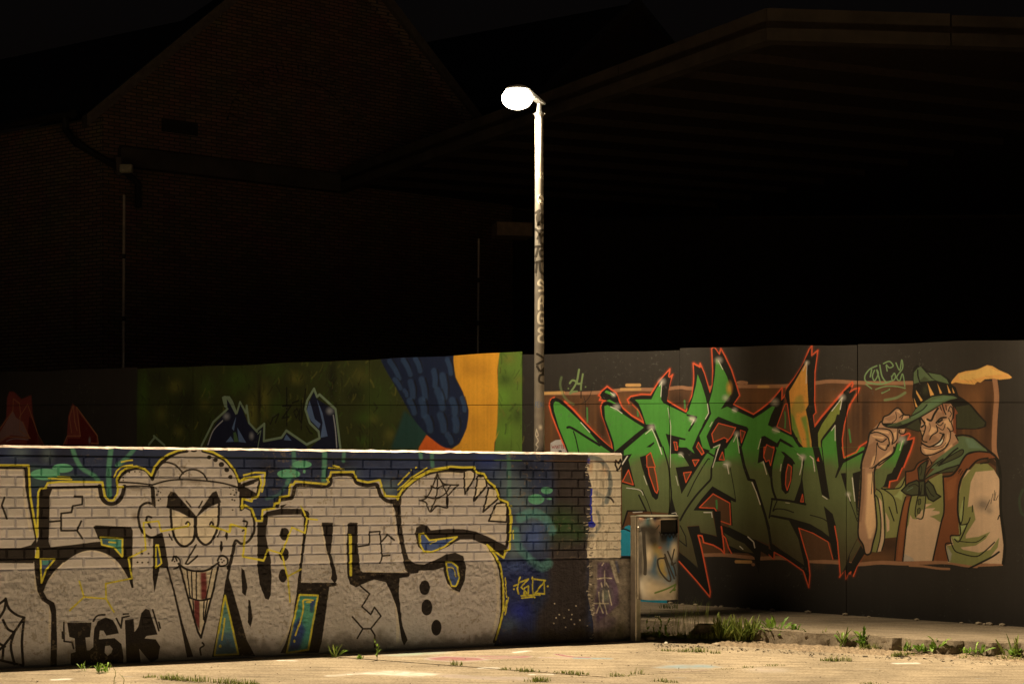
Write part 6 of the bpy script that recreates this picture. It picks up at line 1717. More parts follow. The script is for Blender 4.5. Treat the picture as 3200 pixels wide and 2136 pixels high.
w=nu+1; F=[(j*w+i,j*w+i+1,(j+1)*w+i+1,(j+1)*w+i) for j in range(nv) for i in range(nu)]
nb=len(V); 
for i in (0,nu):
    pass
bt=[FW(U0,-.06,-TH-.02),FW(UP1,-.06,-TH-.02),FW(UP1,V_LEDGE-.004,-TH-.02),FW(U0,V_LEDGE-.004,-TH-.02)]; V+=bt
F+=[tuple([nv*w+i for i in range(nu+1)]+[nb+2,nb+3]),tuple([j*w+nu for j in range(nv+1)]+[nb+2,nb+1]),(nb,nb+1,nb+2,nb+3),tuple([j*w for j in range(nv,-1,-1)]+[nb,nb+3])]
o=mesh_obj('concrete_base',V,F,m_plinth,wall); shade_auto(o,40)

# ------------------------------------------------------------------ tall board wall with murals
cbk=paint_back(); im_b=to_image('back_paint',cbk)
m_board=paint_mat('painted_board',im_b,cbk,BP0,BD,.0158,.103,.55,[(5,5,.12,.02,(1,1,1)),(90,4,.25,.003,(1,1,1))],.35)
m_frame=plain('board_frame',(.03,.026,.022),.8)
bwall=empty('mural_wall',BW(6.5,0)); tag(bwall,'tall dark board wall with green lettering, hatted painted man and parrot mural','wall')
def ub(px): rx=(px-1600)/4444.4; return (rx*BP0[1]-BP0[0])/(BD[0]-rx*BD[1])
lower=[-1.0,ub(120),ub(605),ub(1155),ub(1600),ub(2093),ub(2645),ub(3250),14.2]; upper=[-1.0,ub(430),ub(605),ub(1155),ub(1632),ub(2125),ub(2680),ub(3250),14.2]
tops=[2.47,2.49,2.51,2.52,2.55,2.585,2.61,2.615,2.62]
SE=lambda u:2.045+.008*math.sin(u*.7)
rw=random.Random(21)
def panel(ua,ub_,fa,fb,d,nm):
    n=max(2,int((ub_-ua)/.12)); V=[]
    for i in range(n+1):
        u=ua+.003+(ub_-ua-.006)*i/n
        for (v,dd) in((fa(u),d),(fb(u),d),(fb(u),d-.018),(fa(u),d-.018)): V.append(BW(u,v,dd))
    F=[(i*4+q,(i+1)*4+q,(i+1)*4+(q+1)%4,i*4+(q+1)%4) for i in range(n) for q in range(4)]+[(0,1,2,3),(n*4,n*4+1,n*4+2,n*4+3)]
    mb=MB(); mb.add(V,F); return mb.build(nm,m_board,bwall)
for k in range(len(lower)-1):
    panel(lower[k],lower[k+1],lambda u:-.04,lambda u:SE(u)-.003,rw.choice((0,.005,.001,.008)),'board')
for k in range(len(upper)-1):
    h=tops[k+1]; ph=rw.uniform(0,6)
    panel(upper[k],upper[k+1],lambda u:SE(u)+.003,lambda u:h+.006*math.sin(u*2.3+ph)+.004*math.sin(u*6.1+ph*2)+((.02,.01,.03,.07)[k]*(u-upper[k])/(upper[k+1]-upper[k]) if k<4 else 0),rw.choice((.001,.006,-.003,.009)),'board')
mb=MB(); mb.prism([BW(-1,-.05,-.03),BW(14.2,-.05,-.03),BW(14.2,2.44,-.03),BW(-1,2.4,-.03)],Vector((BN[0],BN[1],0))*-.06); mb.build('backing_frame',m_frame,bwall)

# ------------------------------------------------------------------ street lamp
LX,LY=.2385,12.47; LZ=gz(LX)+.1
PALL=dict(lbk=(.02,.017,.015),lwh=(.8,.78,.72),lst=(.75,.72,.66),lbl=(.12,.2,.4))
cl,al_l=paint_small(150,330,1300,4300,2,(.29,.28,.27),LAMP_OPS,PALL,2); im_l=to_image('post_paint',cl,al_l)
m_post=paint_mat('painted_steel_post',im_l,cl,(0,0),(1,0),0,0,.42,[(18,5,.12,.004,(1,1,1))],.5,metal=.25)
m_alu=plain('cast_aluminium',(.45,.44,.42),.4,.6,.12)
lamp=empty('street_lamp',(LX,LY,LZ)); tag(lamp,'lit street lamp on a tall sticker-covered grey post behind the low wall','street lamp')
zt=4.66
mb=MB(); mb.tube([(LX,LY,LZ-.2),(LX,LY,1.4),(LX,LY,3.0),(LX,LY,zt-.09)],[.052,.0475,.0405,.0345],32); o=mb.build('post',m_post,lamp); shade_auto(o)
mb=MB(); mb.tube([(LX,LY,zt-.092),(LX,LY,zt-.07),(LX,LY,zt-.066),(LX,LY,zt-.03),(LX,LY,zt+.015)],[.041,.041,.031,.022,.018],24); o=mb.build('collar',m_alu,lamp); shade_auto(o)
for s in(-1,1):
    mb=MB(); mb.tube([(LX+s*.038,LY-.01,zt-.08),(LX+s*.05,LY-.014,zt-.08)],.006,8); mb.build('set_screw',m_alu,lamp)
for zz,rr in((3.83,.058),(3.59,.098)):   # round stickers wrapped on the shaft
    mb=MB(); V=[];F=[]; n=20; pr=.0415 if zz<3.7 else .0395
    for i in range(n):
        a=2*math.pi*i/n; ang=.55+math.cos(a)*rr/2/pr; V.append((LX+math.sin(ang)*(pr+.0012),LY-math.cos(ang)*(pr+.0012),zz+math.sin(a)*rr/2*1.15))
    V.append((LX+math.sin(.55)*(pr+.0012),LY-math.cos(.55)*(pr+.0012),zz)); F=[(i,(i+1)%n,n) for i in range(n)]; mb.add(V,F); mb.build('sticker',m_post,lamp,True)
# head: flat cast body tapering to the post, lens swelled to the oval of the lamp's glare
HXc=.045; HZ=4.70; HY_=LY-.14
def lathe_ellipse(mb,c,rx,ry,prof,n=28,tilt=0):
    V=[]
    for (k,dz) in prof:
        for i in range(n):
            a=2*math.pi*i/n; V.append(Vector(c)+Vector((rx*k*math.cos(a),ry*k*math.sin(a),dz)))
    F=[(j*n+i,j*n+(i+1)%n,(j+1)*n+(i+1)%n,(j+1)*n+i) for j in range(len(prof)-1) for i in range(n)]+[tuple(range(n-1,-1,-1)),tuple(range((len(prof)-1)*n,len(prof)*n))]
    mb.add(V,F)
mb=MB(); lathe_ellipse(mb,(HXc,HY_,HZ+.06),.10,.075,[(1,0),(1,.012),(.9,.026),(.6,.036),(.2,.04)])
ad=Vector((LX-HXc,LY-HY_,0)).normalized(); an=Vector((-ad.y,ad.x,0)); p1=Vector((HXc,HY_,0))+ad*.06; p2=Vector((LX,LY,0))+ad*.045
arm=[p1-an*.055+Vector((0,0,HZ+.045)),p2-an*.03+Vector((0,0,HZ-.03)),p2+an*.03+Vector((0,0,HZ-.03)),p1+an*.055+Vector((0,0,HZ+.045))]
mb.add([*arm,*[p+Vector((0,0,.045 if i in(0,3) else .012)) for i,p in enumerate(arm)]],[(0,1,2,3),(4,5,6,7),(0,1,5,4),(1,2,6,5),(2,3,7,6),(3,0,4,7)])
head=mb.build('lamp_head',m_alu,lamp); shade_auto(head)
m_lens,t_,b_=new_mat('lit_lens'); setin(b_,Base_Color=(.9,.88,.8,1),Roughness=.2); b_.inputs['Emission Color'].default_value=(1,.86,.62,1); b_.inputs['Emission Strength'].default_value=40
mb=MB(); lathe_ellipse(mb,(HXc,HY_,HZ-.012),.135,.105,[(.3,.088),(.6,.076),(.82,.054),(.95,.028),(1,0),(.95,-.03),(.82,-.056),(.6,-.08),(.3,-.094)])
lens=mb.build('lens',m_lens,head,True)
# road optics of the luminaire: wide throw to the front, little to the rear, nothing above the horizontal
ld=bpy.data.lights.new('lamp_light','POINT'); ld.shadow_soft_size=.03; ld.energy=LAMP_POWER; ld.color=LAMP_COLOR; ld.use_nodes=True
t=ld.node_tree; em=t.nodes['Emission']; gi=t.nodes.new('ShaderNodeNewGeometry'); sx=t.nodes.new('ShaderNodeSeparateXYZ'); t.links.new(gi.outputs['Incoming'],sx.inputs[0])
def mth(op,a,b=None):
    n=t.nodes.new('ShaderNodeMath'); n.operation=op
    for i,v in enumerate((a,b)):
        if v is None: continue
        if isinstance(v,(int,float)): n.inputs[i].default_value=v
        else: t.links.new(v,n.inputs[i])
    return n.outputs[0]
def ramp(v,a,b,lo,hi):
    n=t.nodes.new('ShaderNodeMapRange'); n.interpolation_type='SMOOTHSTEP'; n.inputs[1].default_value=a; n.inputs[2].default_value=b; n.inputs[3].default_value=lo; n.inputs[4].default_value=hi; t.links.new(v,n.inputs[0]); return n.outputs[0]
down=mth('MULTIPLY',sx.outputs[2],-1.); fwd=mth('MULTIPLY',sx.outputs[1],-1.)
wide=mth('POWER',mth('MAXIMUM',down,.36),-2.3); cut=ramp(down,.02,.3,0.,1.); rear=ramp(fwd,REAR[0],REAR[1],REAR[2],1.)
mixd=mth('ADD',mth('MULTIPLY',wide,rear),mth('MULTIPLY',mth('SUBTRACT',1.,rear),REAR[3]))
t.links.new(mth('MULTIPLY',mixd,cut),em.inputs['Strength'])
lo=bpy.data.objects.new('lamp_light',ld); link(lo,lamp); lo.location=Vector((HXc,HY_,HZ-.125))-Vector(lamp.location)

# ------------------------------------------------------------------ litter bin
PALN=dict(nbk=(.03,.027,.025),nbl=(.03,.14,.32),nna=(.03,.05,.12),nte=(.06,.16,.2),nwh=(.72,.66,.55),nor=(.35,.14,.06),nrd=(.6,.1,.03),nyl=(.5,.38,.06),ngr=(.1,.2,.03))
cn,al_n=paint_small(1050,1480,300,1110,1.6,(.30,.285,.265),BIN_OPS,PALN,6); im_n=to_image('bin_paint',cn,al_n)
m_steel=paint_mat('sprayed_steel',im_n,cn,(0,0),(1,0),0,0,.34,[(14,4,.08,.004,(1,1,1))],.5,metal=.85)
m_steel2=plain('brushed_steel',(.5,.48,.45),.36,.85,.15,20,[(60,3,.08,.002,(1,1,6))],.5)
m_void=plain('bin_inside_shade',(.01,.01,.01),.9)  # near-black: the drum's inner shade put into the colour
bx,by=(1.072,12.338); bz0=gz(bx)
lb=empty('litter_bin',(bx,by,bz0)); tag(lb,'steel litter bin on a square post, sprayed with tags, at the wall end','litter bin')
mb=MB(); s=.0325; a45=math.radians(44); ca,sa=math.cos(a45),math.sin(a45)
pp=[(-s,-s+.004),(-s+.004,-s),(s-.004,-s),(s,-s+.004),(s,s-.004),(s-.004,s),(-s+.004,s),(-s,s-.004)]
mb.prism([(bx+x*ca-y*sa,by+x*sa+y*ca,bz0-.02) for x,y in pp],(0,0,1.1)); mb.build('post',m_steel2,lb)
BCX,BCY=1.262,by+.03; RX,RY=.180,.15; ZB,ZT=.352,1.066
def drum(az,k=1.):
    c_,s_=math.cos(az),math.sin(az); p=3.0
    r=(abs(s_)**p+abs(c_)**p)**(-1/p); return BCX+RX*k*r*s_,BCY-RY*k*r*c_
na=72; zs=[ZB,ZB+.006,.5,.7,.85,.924,.93,1.035,1.041,ZT]; V=[];F=[]
azs=[-math.pi+2*math.pi*i/na for i in range(na)]
for z in zs:
    for a in azs: x,y=drum(a); V.append((x,y,z))
for j in range(len(zs)-1):
    for i in range(na):
        a=azs[i]+math.pi/na; hole=(.05<a<1.5) and j in(6,) or (.13<a<1.42) and j in(5,7)
        if not hole: F.append((j*na+i,j*na+(i+1)%na,(j+1)*na+(i+1)%na,(j+1)*na+i))
body=mesh_obj('drum',V,F,m_steel,lb,True); sm=body.modifiers.new('sheet','SOLIDIFY'); sm.thickness=.003; sm.offset=-1
mb=MB(); mb.add([(*drum(a,.9),z) for z in(ZB+.02,ZT-.02) for a in azs],[(i,(i+1)%na,na+(i+1)%na,na+i) for i in range(na)]+[tuple(range(na))]); mb.build('shade_liner',m_void,lb,True)
mb=MB(); mb.prism([(*drum(a,.985),ZB+.004) for a in azs],(0,0,.004)); mb.build('floor_plate',m_steel2,lb)
mb=MB(); mb.prism([(*drum(a,1.012),ZT+.001) for a in azs],(0,0,.006)); mb.box((bx+.02,by-.002,ZT+.0045),.135,.11,.0065); mb.build('top_plate',m_steel2,lb)
mb=MB(); mb.box((bx+.036,by-.052,(ZB+ZT)/2),.05,.006,ZT-ZB-.01,(.97,-.24,0),(.24,.97,0)); mb.build('bracket',m_steel2,lb)
for zz in(.972,.386):
    mb=MB(); mb.tube([(bx+.018,by-.052,zz),(bx+.018,by-.062,zz),(bx+.018,by-.066,zz)],[.0085,.0085,.005],12); o=mb.build('bolt',m_steel2,lb); shade_auto(o)

# ------------------------------------------------------------------ buildings and canopy in the dark
def brick_far(name,c1,c2,mort,ang):
    m,t,b=new_mat(name); L=t.links.new; g=N(t,'ShaderNodeNewGeometry'); d=N(t,'ShaderNodeVectorMath',operation='DOT_PRODUCT'); d.inputs[1].default_value=(math.cos(ang),math.sin(ang),0); L(g.outputs['Position'],d.inputs[0])
    sx=N(t,'ShaderNodeSeparateXYZ'); L(g.outputs['Position'],sx.inputs[0]); cb=N(t,'ShaderNodeCombineXYZ'); L(d.outputs['Value'],cb.inputs[0]); L(sx.outputs[2],cb.inputs[1])
    br=N(t,'ShaderNodeTexBrick'); br.offset=.5; setin(br,Color1=(*c1,1),Color2=(*c2,1),Mortar=(*mort,1),Scale=1.,Mortar_Size=.012,Bias=-.1); br.inputs['Brick Width'].default_value=.235; br.inputs['Row Height'].default_value=.075; L(cb.outputs[0],br.inputs['Vector'])
    nz=N(t,'ShaderNodeTexNoise'); setin(nz,Scale=1.7,Detail=5); L(g.outputs['Position'],nz.inputs['Vector']); mx=N(t,'ShaderNodeMix',data_type='RGBA',blend_type='MULTIPLY'); mx.inputs[0].default_value=.6; L(br.outputs[0],mx.inputs[6]); L(nz.outputs[1],mx.inputs[7]); L(mx.outputs[2],b.inputs['Base Color'])
    bp=N(t,'ShaderNodeBump'); setin(bp,Strength=.8,Distance=.01); L(br.outputs[1],bp.inputs['Height']); bp.invert=True; L(bp.outputs[0],b.inputs['Normal']); setin(b,Roughness=.85); return m
K=Vector((-8.35,29.0)); GD=Vector((.82,.572)); SD=Vector((-.856,.517)); GNv=Vector((.572,-.82))
def GP(s,z,d=0): p=K+GD*s+GNv*d; return Vector((p.x,p.y,z))
m_bg=brick_far('gable_brick',(.34,.20,.14),(.20,.12,.085),(.08,.07,.06),math.atan2(.572,.82)); m_bs=brick_far('side_brick_lit',(.46,.32,.22),(.30,.20,.14),(.10,.09,.08),math.atan2(.517,-.856))  # side brick paler: light on that wall put into its colour
m_trim=plain('stone_trim',(.13,.11,.095),.8); m_roof=plain('dark_roof_tile',(.05,.045,.045),.8); m_metal=plain('galvanised_pipe',(.42,.37,.33),.5,.3); m_dark=plain('dark_gutter',(.03,.028,.026),.6)
bld=empty('gabled_building',(K.x,K.y,0)); tag(bld,'dark brick building with a tall gable and blind arch, left behind the boards','building')
EZ,AZ,GW=8.55,13.4,10.2
back=Vector((-.572,.82,0))*14
mb=MB(); mb.prism([GP(0,-.3),GP(GW,-.3),GP(GW,EZ),GP(GW/2,AZ),GP(0,EZ)],back*.02); mb.build('gable_wall',m_bg,bld)
def SP(s,z,d=0): p=K+SD*s; return Vector((p.x+d*-.517,p.y+d*-.856,z))
mb=MB(); mb.prism([SP(.0,-.3,-.01),SP(9,-.3,-.01),SP(9,EZ-.05,-.01),SP(.0,EZ-.05,-.01)],(.517*.3,.856*.3,0)); mb.build('side_wall',m_bs,bld)
mb=MB(); mb.prism([SP(.75,-.3,.06),SP(9,-.3,.06),SP(9,EZ-.3,.06),SP(.75,EZ-.3,.06)],(.517*.05,.856*.05,0)); mb.build('wall_bay',m_bs,bld)
for a,b in(((-.35,EZ-.33),(GW/2,AZ+.02)),((GW/2,AZ+.02),(GW+.35,EZ-.33))):
    mb=MB(); dn=.26; mb.prism([GP(a[0],a[1],.12),GP(b[0],b[1],.12),GP(b[0],b[1]+dn,.12),GP(a[0],a[1]+dn,.12)],Vector((-.572,.82,0))*.35); mb.build('verge_stone',m_trim,bld)
mb=MB(); mb.prism([GP(GW/2+.3,AZ-.72,.05),GP(GW-.1,EZ-.2,.05),GP(GW-.1,EZ+.1,.05),GP(GW/2+.3,AZ-.36,.05)],Vector((-.572,.82,0))*.05); mb.build('verge_band',m_bs,bld)
mb=MB(); mb.add([GP(0,EZ+.02,-.3),GP(GW/2,AZ+.05,-.3),GP(GW,EZ+.02,-.3)]+[GP(0,EZ+.02,-14),GP(GW/2,AZ+.05,-14),GP(GW,EZ+.02,-14)],[(0,1,4,3),(1,2,5,4)]); mb.build('roof',m_roof,bld)
mb=MB(); mb.add([SP(0,EZ+.05,.25),SP(9,EZ+.05,.25),SP(9,EZ+3.2,-4),SP(0,EZ+3.2,-4)],[(0,1,2,3)]); mb.build('roof',m_roof,bld)
mb=MB(); mb.tube([SP(.5,EZ+.0,.3),SP(9,EZ+.02,.3)],.09,10); mb.build('gutter',m_dark,bld)
p0=SP(.75,EZ-.05,.3); mb=MB(); mb.tube([p0,p0+Vector((0,0,-.25)),p0+Vector((.25,-.1,-.55)),GP(.35,EZ-1.2,.35),GP(.62,EZ-1.42,.35),GP(.62,EZ-1.9,.35)],.07,10); mb.build('downpipe',m_dark,bld)
for i in range(27):
    a=math.radians(12+156*i/26); c=GP(4.47+math.cos(a)*1.62,8.45+math.sin(a)*1.62,.02); ax=Vector((GD.x*math.cos(a),GD.y*math.cos(a),math.sin(a))); ay=Vector((-GD.x*math.sin(a),-GD.y*math.sin(a),math.cos(a)))
    mb=MB(); mb.box(c,.34,.155,.08,ax,ay,Vector((GNv.x,GNv.y,0))); mb.build('arch_brick',m_bg,bld)
mb=MB(); mb.prism([GP(1.25,8.35,.012),GP(2.05,8.35,.012),GP(2.05,8.62,.012),GP(1.25,8.62,.012)],Vector((-.572,.82,0))*.02); mb.build('vent',m_dark,bld)
# canopy
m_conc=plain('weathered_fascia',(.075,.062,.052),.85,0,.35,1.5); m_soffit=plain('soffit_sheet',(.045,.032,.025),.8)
cz,ch_=7.51,.46; A_=Vector((-3.95,32.05)); B_=Vector((3.63,20.3)); C_=Vector((14.5,21.35)); D_=Vector((16,36.)); E_=Vector((2.,36.5))
can=empty('canopy',(B_.x,B_.y,cz)); tag(can,'flat concrete canopy roof jutting out of the dark above the board wall','canopy')
v3=lambda p,z:Vector((p.x,p.y,z))
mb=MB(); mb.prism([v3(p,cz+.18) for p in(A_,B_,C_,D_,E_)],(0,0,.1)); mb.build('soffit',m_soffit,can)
def beam(p,q,w,z0,z1,nm,mat=m_conc,ch=None):
    d=(q-p).normalized(); n=Vector((-d.y,d.x))*w; mb=MB(); mb.prism([v3(p,z0),v3(q,z0),v3(q+n,z0),v3(p+n,z0)],(0,0,z1-z0)); return mb.build(nm,mat,can)
for i in range(4):
    a,b=A_+(B_-A_)*i/4,A_+(B_-A_)*(i+1)/4; e_=(B_-A_).normalized()*.008; beam(a+e_,b-e_,.22,cz,cz+ch_,'fascia')
for i in range(4):
    a,b=B_+(C_-B_)*i/4,B_+(C_-B_)*(i+1)/4; e_=(C_-B_).normalized()*.012; beam(a+e_,b-e_,.22,cz+(.002 if i else .001),cz+ch_-.02*(i%2),'fascia')
beam(v3(GP(.3,0,.25),0).to_2d(),A_+Vector((.12,-.17)),.2,cz-.02,cz+.36,'fascia')
for i in range(11):
    t=.06+.085*i; a=A_+(B_-A_)*t; d=Vector((.94,.34)); ln=9; q=a+d*ln
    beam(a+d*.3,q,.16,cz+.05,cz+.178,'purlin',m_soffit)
mb=MB(); mb.prism([v3(Vector((0,34.9)),-.3),v3(E_,-.3),v3(D_,-.3),v3(D_,cz+.1),v3(E_,cz+.1),v3(Vector((0,34.9)),cz+.1)],(0,.0,.0)) if 0 else None
for a,b in((Vector((.05,34.9)),E_),(E_,D_),(D_,Vector((17,21.6)))):
    d=(b-a).normalized(); n=Vector((-d.y,d.x))*.2; mb=MB(); mb.prism([v3(a,-.5),v3(b,-.5),v3(b+n,-.5),v3(a+n,-.5)],(0,0,cz+.6)); mb.build('added_screen',m_soffit,can)  # added dark screens, closing off the sky glow below the roof
# second gable far behind
far=empty('far_building',(3.9,46,0)); tag(far,'second gabled roof rising faintly behind the canopy, right of the lamp','building')
m_bf=brick_far('far_brick',(.2,.11,.08),(.17,.09,.065),(.13,.12,.1),.25)
gd=Vector((.93,.37,0)); bk=Vector((-.85,.53,0)); P=Vector((4.0,46,0))
q=lambda s,z,d=0:P+gd*s+bk*d+Vector((0,0,z))
mb=MB(); mb.prism([q(-3.3,0),q(3.3,0),q(3.3,12.9),q(0,16.1),q(-3.3,12.9)],bk*.3); mb.build('gable_wall',m_bf,far)
mb=MB(); mb.add([q(-3.5,12.75,-.1),q(0,16.2,-.1),q(3.5,12.75,-.1),q(-3.5,12.75,14),q(0,16.2,14),q(3.5,12.75,14)],[(0,1,4,3),(1,2,5,4)]); mb.build('roof',m_roof,far)
for a,b in(((-3.5,12.7),(0,16.15)),((0,16.15),(3.5,12.7))):
    mb=MB(); mb.prism([q(a[0],a[1],-.12),q(b[0],b[1],-.12),q(b[0],b[1]+.2,-.12),q(a[0],a[1]+.2,-.12)],bk*.2); mb.build('verge_stone',m_trim,far)
# pipes, flood light, junction beam
def dist_pt(px,py,Y): return Vector(((px-1600)/4444.4*Y,Y,1.6-(py-1420)/4444.4*Y))
def pipe(px,y0,y1,Y,r,label,grp):
    t=dist_pt(px,y0,Y); b=dist_pt(px-3,y1,Y); root=empty('drainpipe',b); tag(root,label,'pipe',grp); mid=[b+(t-b)*k for k in(.36,.68)]
    for a,c in((b,mid[0]),(mid[0],mid[1]),(mid[1],t)):
        d=(c-a).normalized()*.02; mb=MB(); mb.tube([a+d,c-d],r,14); o=mb.build('pipe_length',m_metal,root); shade_auto(o)
    for c in mid:
        mb=MB(); mb.tube([c+Vector((0,0,-.04)),c+Vector((0,0,.04))],r*1.25,14); mb.build('pipe_clip',m_dark,root)
pipe(388,606,1215,24.5,.024,'thin pale drainpipe rising beside the dark brick corner','drainpipes behind the boards')
pipe(1496,742,1160,24.8,.02,'thin dim drainpipe rising behind the parrot mural','drainpipes behind the boards')
fl=empty('flood_light',dist_pt(395,527,28.5)); tag(fl,'small unlit flood light box fixed high on the brick corner','flood light'); c=fl.location
mb=MB(); mb.box(c,.25,.14,.17); o=mb.build('housing',plain('lamp_housing',(.5,.48,.36),.5),fl); bv=o.modifiers.new('b','BEVEL'); bv.width=.03; bv.segments=3
mb=MB(); mb.box(c+Vector((-.17,.1,.06)),.1,.08,.36); mb.build('bracket',m_trim,fl)
jb=empty('roof_duct',dist_pt(1600,722,26)); tag(jb,'boxy duct end hanging in the dark left of the lamp post','duct'); c=jb.location
mb=MB(); mb.box(c,.66,.5,.24,(.98,.2,0),(-.2,.98,0)); o=mb.build('duct_box',plain('duct_sheet',(.25,.18,.12),.7),jb); mb=MB(); mb.box(c+Vector((0,0,.13)),.7,.54,.02,(.98,.2,0),(-.2,.98,0)); mb.build('duct_flange',m_dark,jb)

# ------------------------------------------------------------------ weeds and grass
def leaf_mat(name,c1,c2,rough=.45):
    m,t,b=new_mat(name); L=t.links.new; oi=N(t,'ShaderNodeObjectInfo'); g=N(t,'ShaderNodeNewGeometry'); nz=N(t,'ShaderNodeTexNoise'); setin(nz,Scale=40,Detail=3); L(g.outputs['Position'],nz.inputs['Vector'])
    ad=N(t,'ShaderNodeMath',operation='ADD'); L(oi.outputs['Random'],ad.inputs[0]); L(nz.outputs[0],ad.inputs[1]); mr=N(t,'ShaderNodeMapRange'); setin(mr,From_Min=.3,From_Max=1.5); L(ad.outputs[0],mr.inputs[0])
    mx=N(t,'ShaderNodeMix',data_type='RGBA'); mx.inputs[6].default_value=(*c1,1); mx.inputs[7].default_value=(*c2,1); L(mr.outputs[0],mx.inputs[0]); L(mx.outputs[2],b.inputs['Base Color']); setin(b,Roughness=rough); b.inputs['Specular IOR Level'].default_value=.3
    tr=N(t,'ShaderNodeBsdfTranslucent'); L(mx.outputs[2],tr.inputs[0]); ms=N(t,'ShaderNodeMixShader'); ms.inputs[0].default_value=.3; L(b.outputs[0],ms.inputs[1]); L(tr.outputs[0],ms.inputs[2]); L(ms.outputs[0],t.nodes['Material Output'].inputs[0]); return m
m_leaf=leaf_mat('weed_leaf',(.085,.19,.025),(.22,.36,.055)); m_grass=leaf_mat('grass_blade',(.08,.15,.025),(.26,.30,.08),.5); m_moss=leaf_mat('low_grass',(.08,.12,.02),(.2,.23,.06),.6); m_stem=leaf_mat('weed_stem',(.16,.2,.05),(.24,.28,.08)); m_bloom=plain('small_blossom',(.75,.72,.6),.6)
def leaf_mesh(name,L,W,shape,lift,mat,seed):
    r=random.Random(seed); n=9; V=[];F=[]
    for i in range(n+1):
        t=i/n
        if shape=='tooth': w=W*(math.sin(math.pi*min(1,t**1.3*1.02))**.7)*(1 if i%2 else .55)*(.35+.65*t) if 0<t<1 else .002
        elif shape=='oval': w=W*math.sin(math.pi*t**.8)**.8 if 0<t<1 else .0015
        else: w=W*(1-t**2.2)+.0004
        x=L*t*math.cos(lift*.6*t); z=L*(math.sin(lift)*t-.55*math.sin(lift)*t*t*(1.1 if shape!='blade' else .8)); tw=.25*math.sin(t*3+seed)
        V+=[(x,-w/2,z+w*.18),(x,0,z-w*.05+0*tw),(x,w/2,z+w*.18)]
    for i in range(n):
        for k in(0,1): F.append((i*3+k,(i+1)*3+k,(i+1)*3+k+1,i*3+k+1))
    m=bpy.data.meshes.new(name); m.from_pydata(V,[],F); m.materials.append(mat); m.polygons.foreach_set('use_smooth',[True]*len(m.polygons)); return m
dand=[leaf_mesh('leaf',.13,.032,'tooth',.5+.35*k,m_leaf,k) for k in range(4)]; oval=[leaf_mesh('leaf',.075,.026,'oval',.5+.4*k,m_leaf,20+k) for k in range(4)]; strap=[leaf_mesh('leaf',.15,.013,'blade',.7+.3*k,m_grass,30+k) for k in range(4)]
def rosette(name,loc,kinds,n,size,label,seed,spread=.03,up=0,group=None,cat='weed'):
    r=random.Random(seed); o=empty(name,loc); tag(o,label,cat,group); z=Vector(loc)
    for i in range(int(n*1.5)):
        a=2.4*i+r.uniform(-.4,.4); s=size*(1.4 if loc[0]>1.2 else .9)*r.uniform(.6,1.15); p=Vector((r.uniform(-1,1)*spread,r.uniform(-1,1)*spread*.6,r.uniform(0,up)))
        M=Matrix.Translation(z+p)@Matrix.Rotation(a,4,'Z')@Matrix.Rotation(-r.uniform(.0,1.1),4,'Y')@Matrix.Rotation(r.uniform(-.5,.5),4,'X')@Matrix.Diagonal((s,s*r.uniform(.8,1.2),s,1)); inst('leaf',r.choice(kinds),o,M)
    return o
def blades(mb,p,n,h,rad,r,lean=.5,w=.004):
    for i in range(n):
        a=r.uniform(0,6.28); b=Vector(p)+Vector((r.uniform(-1,1)*rad,r.uniform(-1,1)*rad*.7,0)); hh=h*r.uniform(.45,1.1); d=Vector((math.cos(a),math.sin(a),0))*hh*r.uniform(.1,lean); s=Vector((-math.sin(a),math.cos(a),0))*w*r.uniform(.6,1.2)
        m1=b+d*.35+Vector((0,0,hh*.6)); t=b+d+Vector((0,0,hh*r.uniform(.8,1)))
        mb.add([b-s,b+s,m1+s*.7,m1-s*.7,t],[(0,1,2,3),(3,2,4)])
def stalk(name,loc,h,n,size,label,seed,bloom=False,group=None):
    r=random.Random(seed); o=empty(name,loc); tag(o,label,'weed',group); z=Vector(loc); pts=[z+Vector((.02*math.sin(k*1.3+seed)*k/4,.01*math.cos(k+seed),h*k/5)) for k in range(6)]
    mb=MB(); mb.tube(pts,[.0028,.0026,.0022,.0018,.0014,.001],5); mb.build('stem',m_stem,o)
    for i in range(n):
        t=r.uniform(.1,1); k=min(4,int(t*5)); p=pts[k]+(pts[k+1]-pts[k])*(t*5-k); s=size*r.uniform(.6,1.1)*(1.2-.6*t)
        M=Matrix.Translation(p)@Matrix.Rotation(r.uniform(0,6.28),4,'Z')@Matrix.Rotation(-r.uniform(.1,.9),4,'Y')@Matrix.Diagonal((s,s,s,1)); inst('leaf',r.choice(oval),o,M)
    if bloom:
        mb=MB()
        for i in range(14):
            c=pts[-1]+Vector((r.uniform(-.03,.03),r.uniform(-.03,.03),r.uniform(-.06,.02))); mb.tube([c,c+Vector((0,0,.006))],[.002,.005],6)
        tag(mb.build('blossom',m_bloom,o),kind='stuff')
    return o
def G3(p,dz=0): return (p[0],p[1],gz(p[0])+dz)
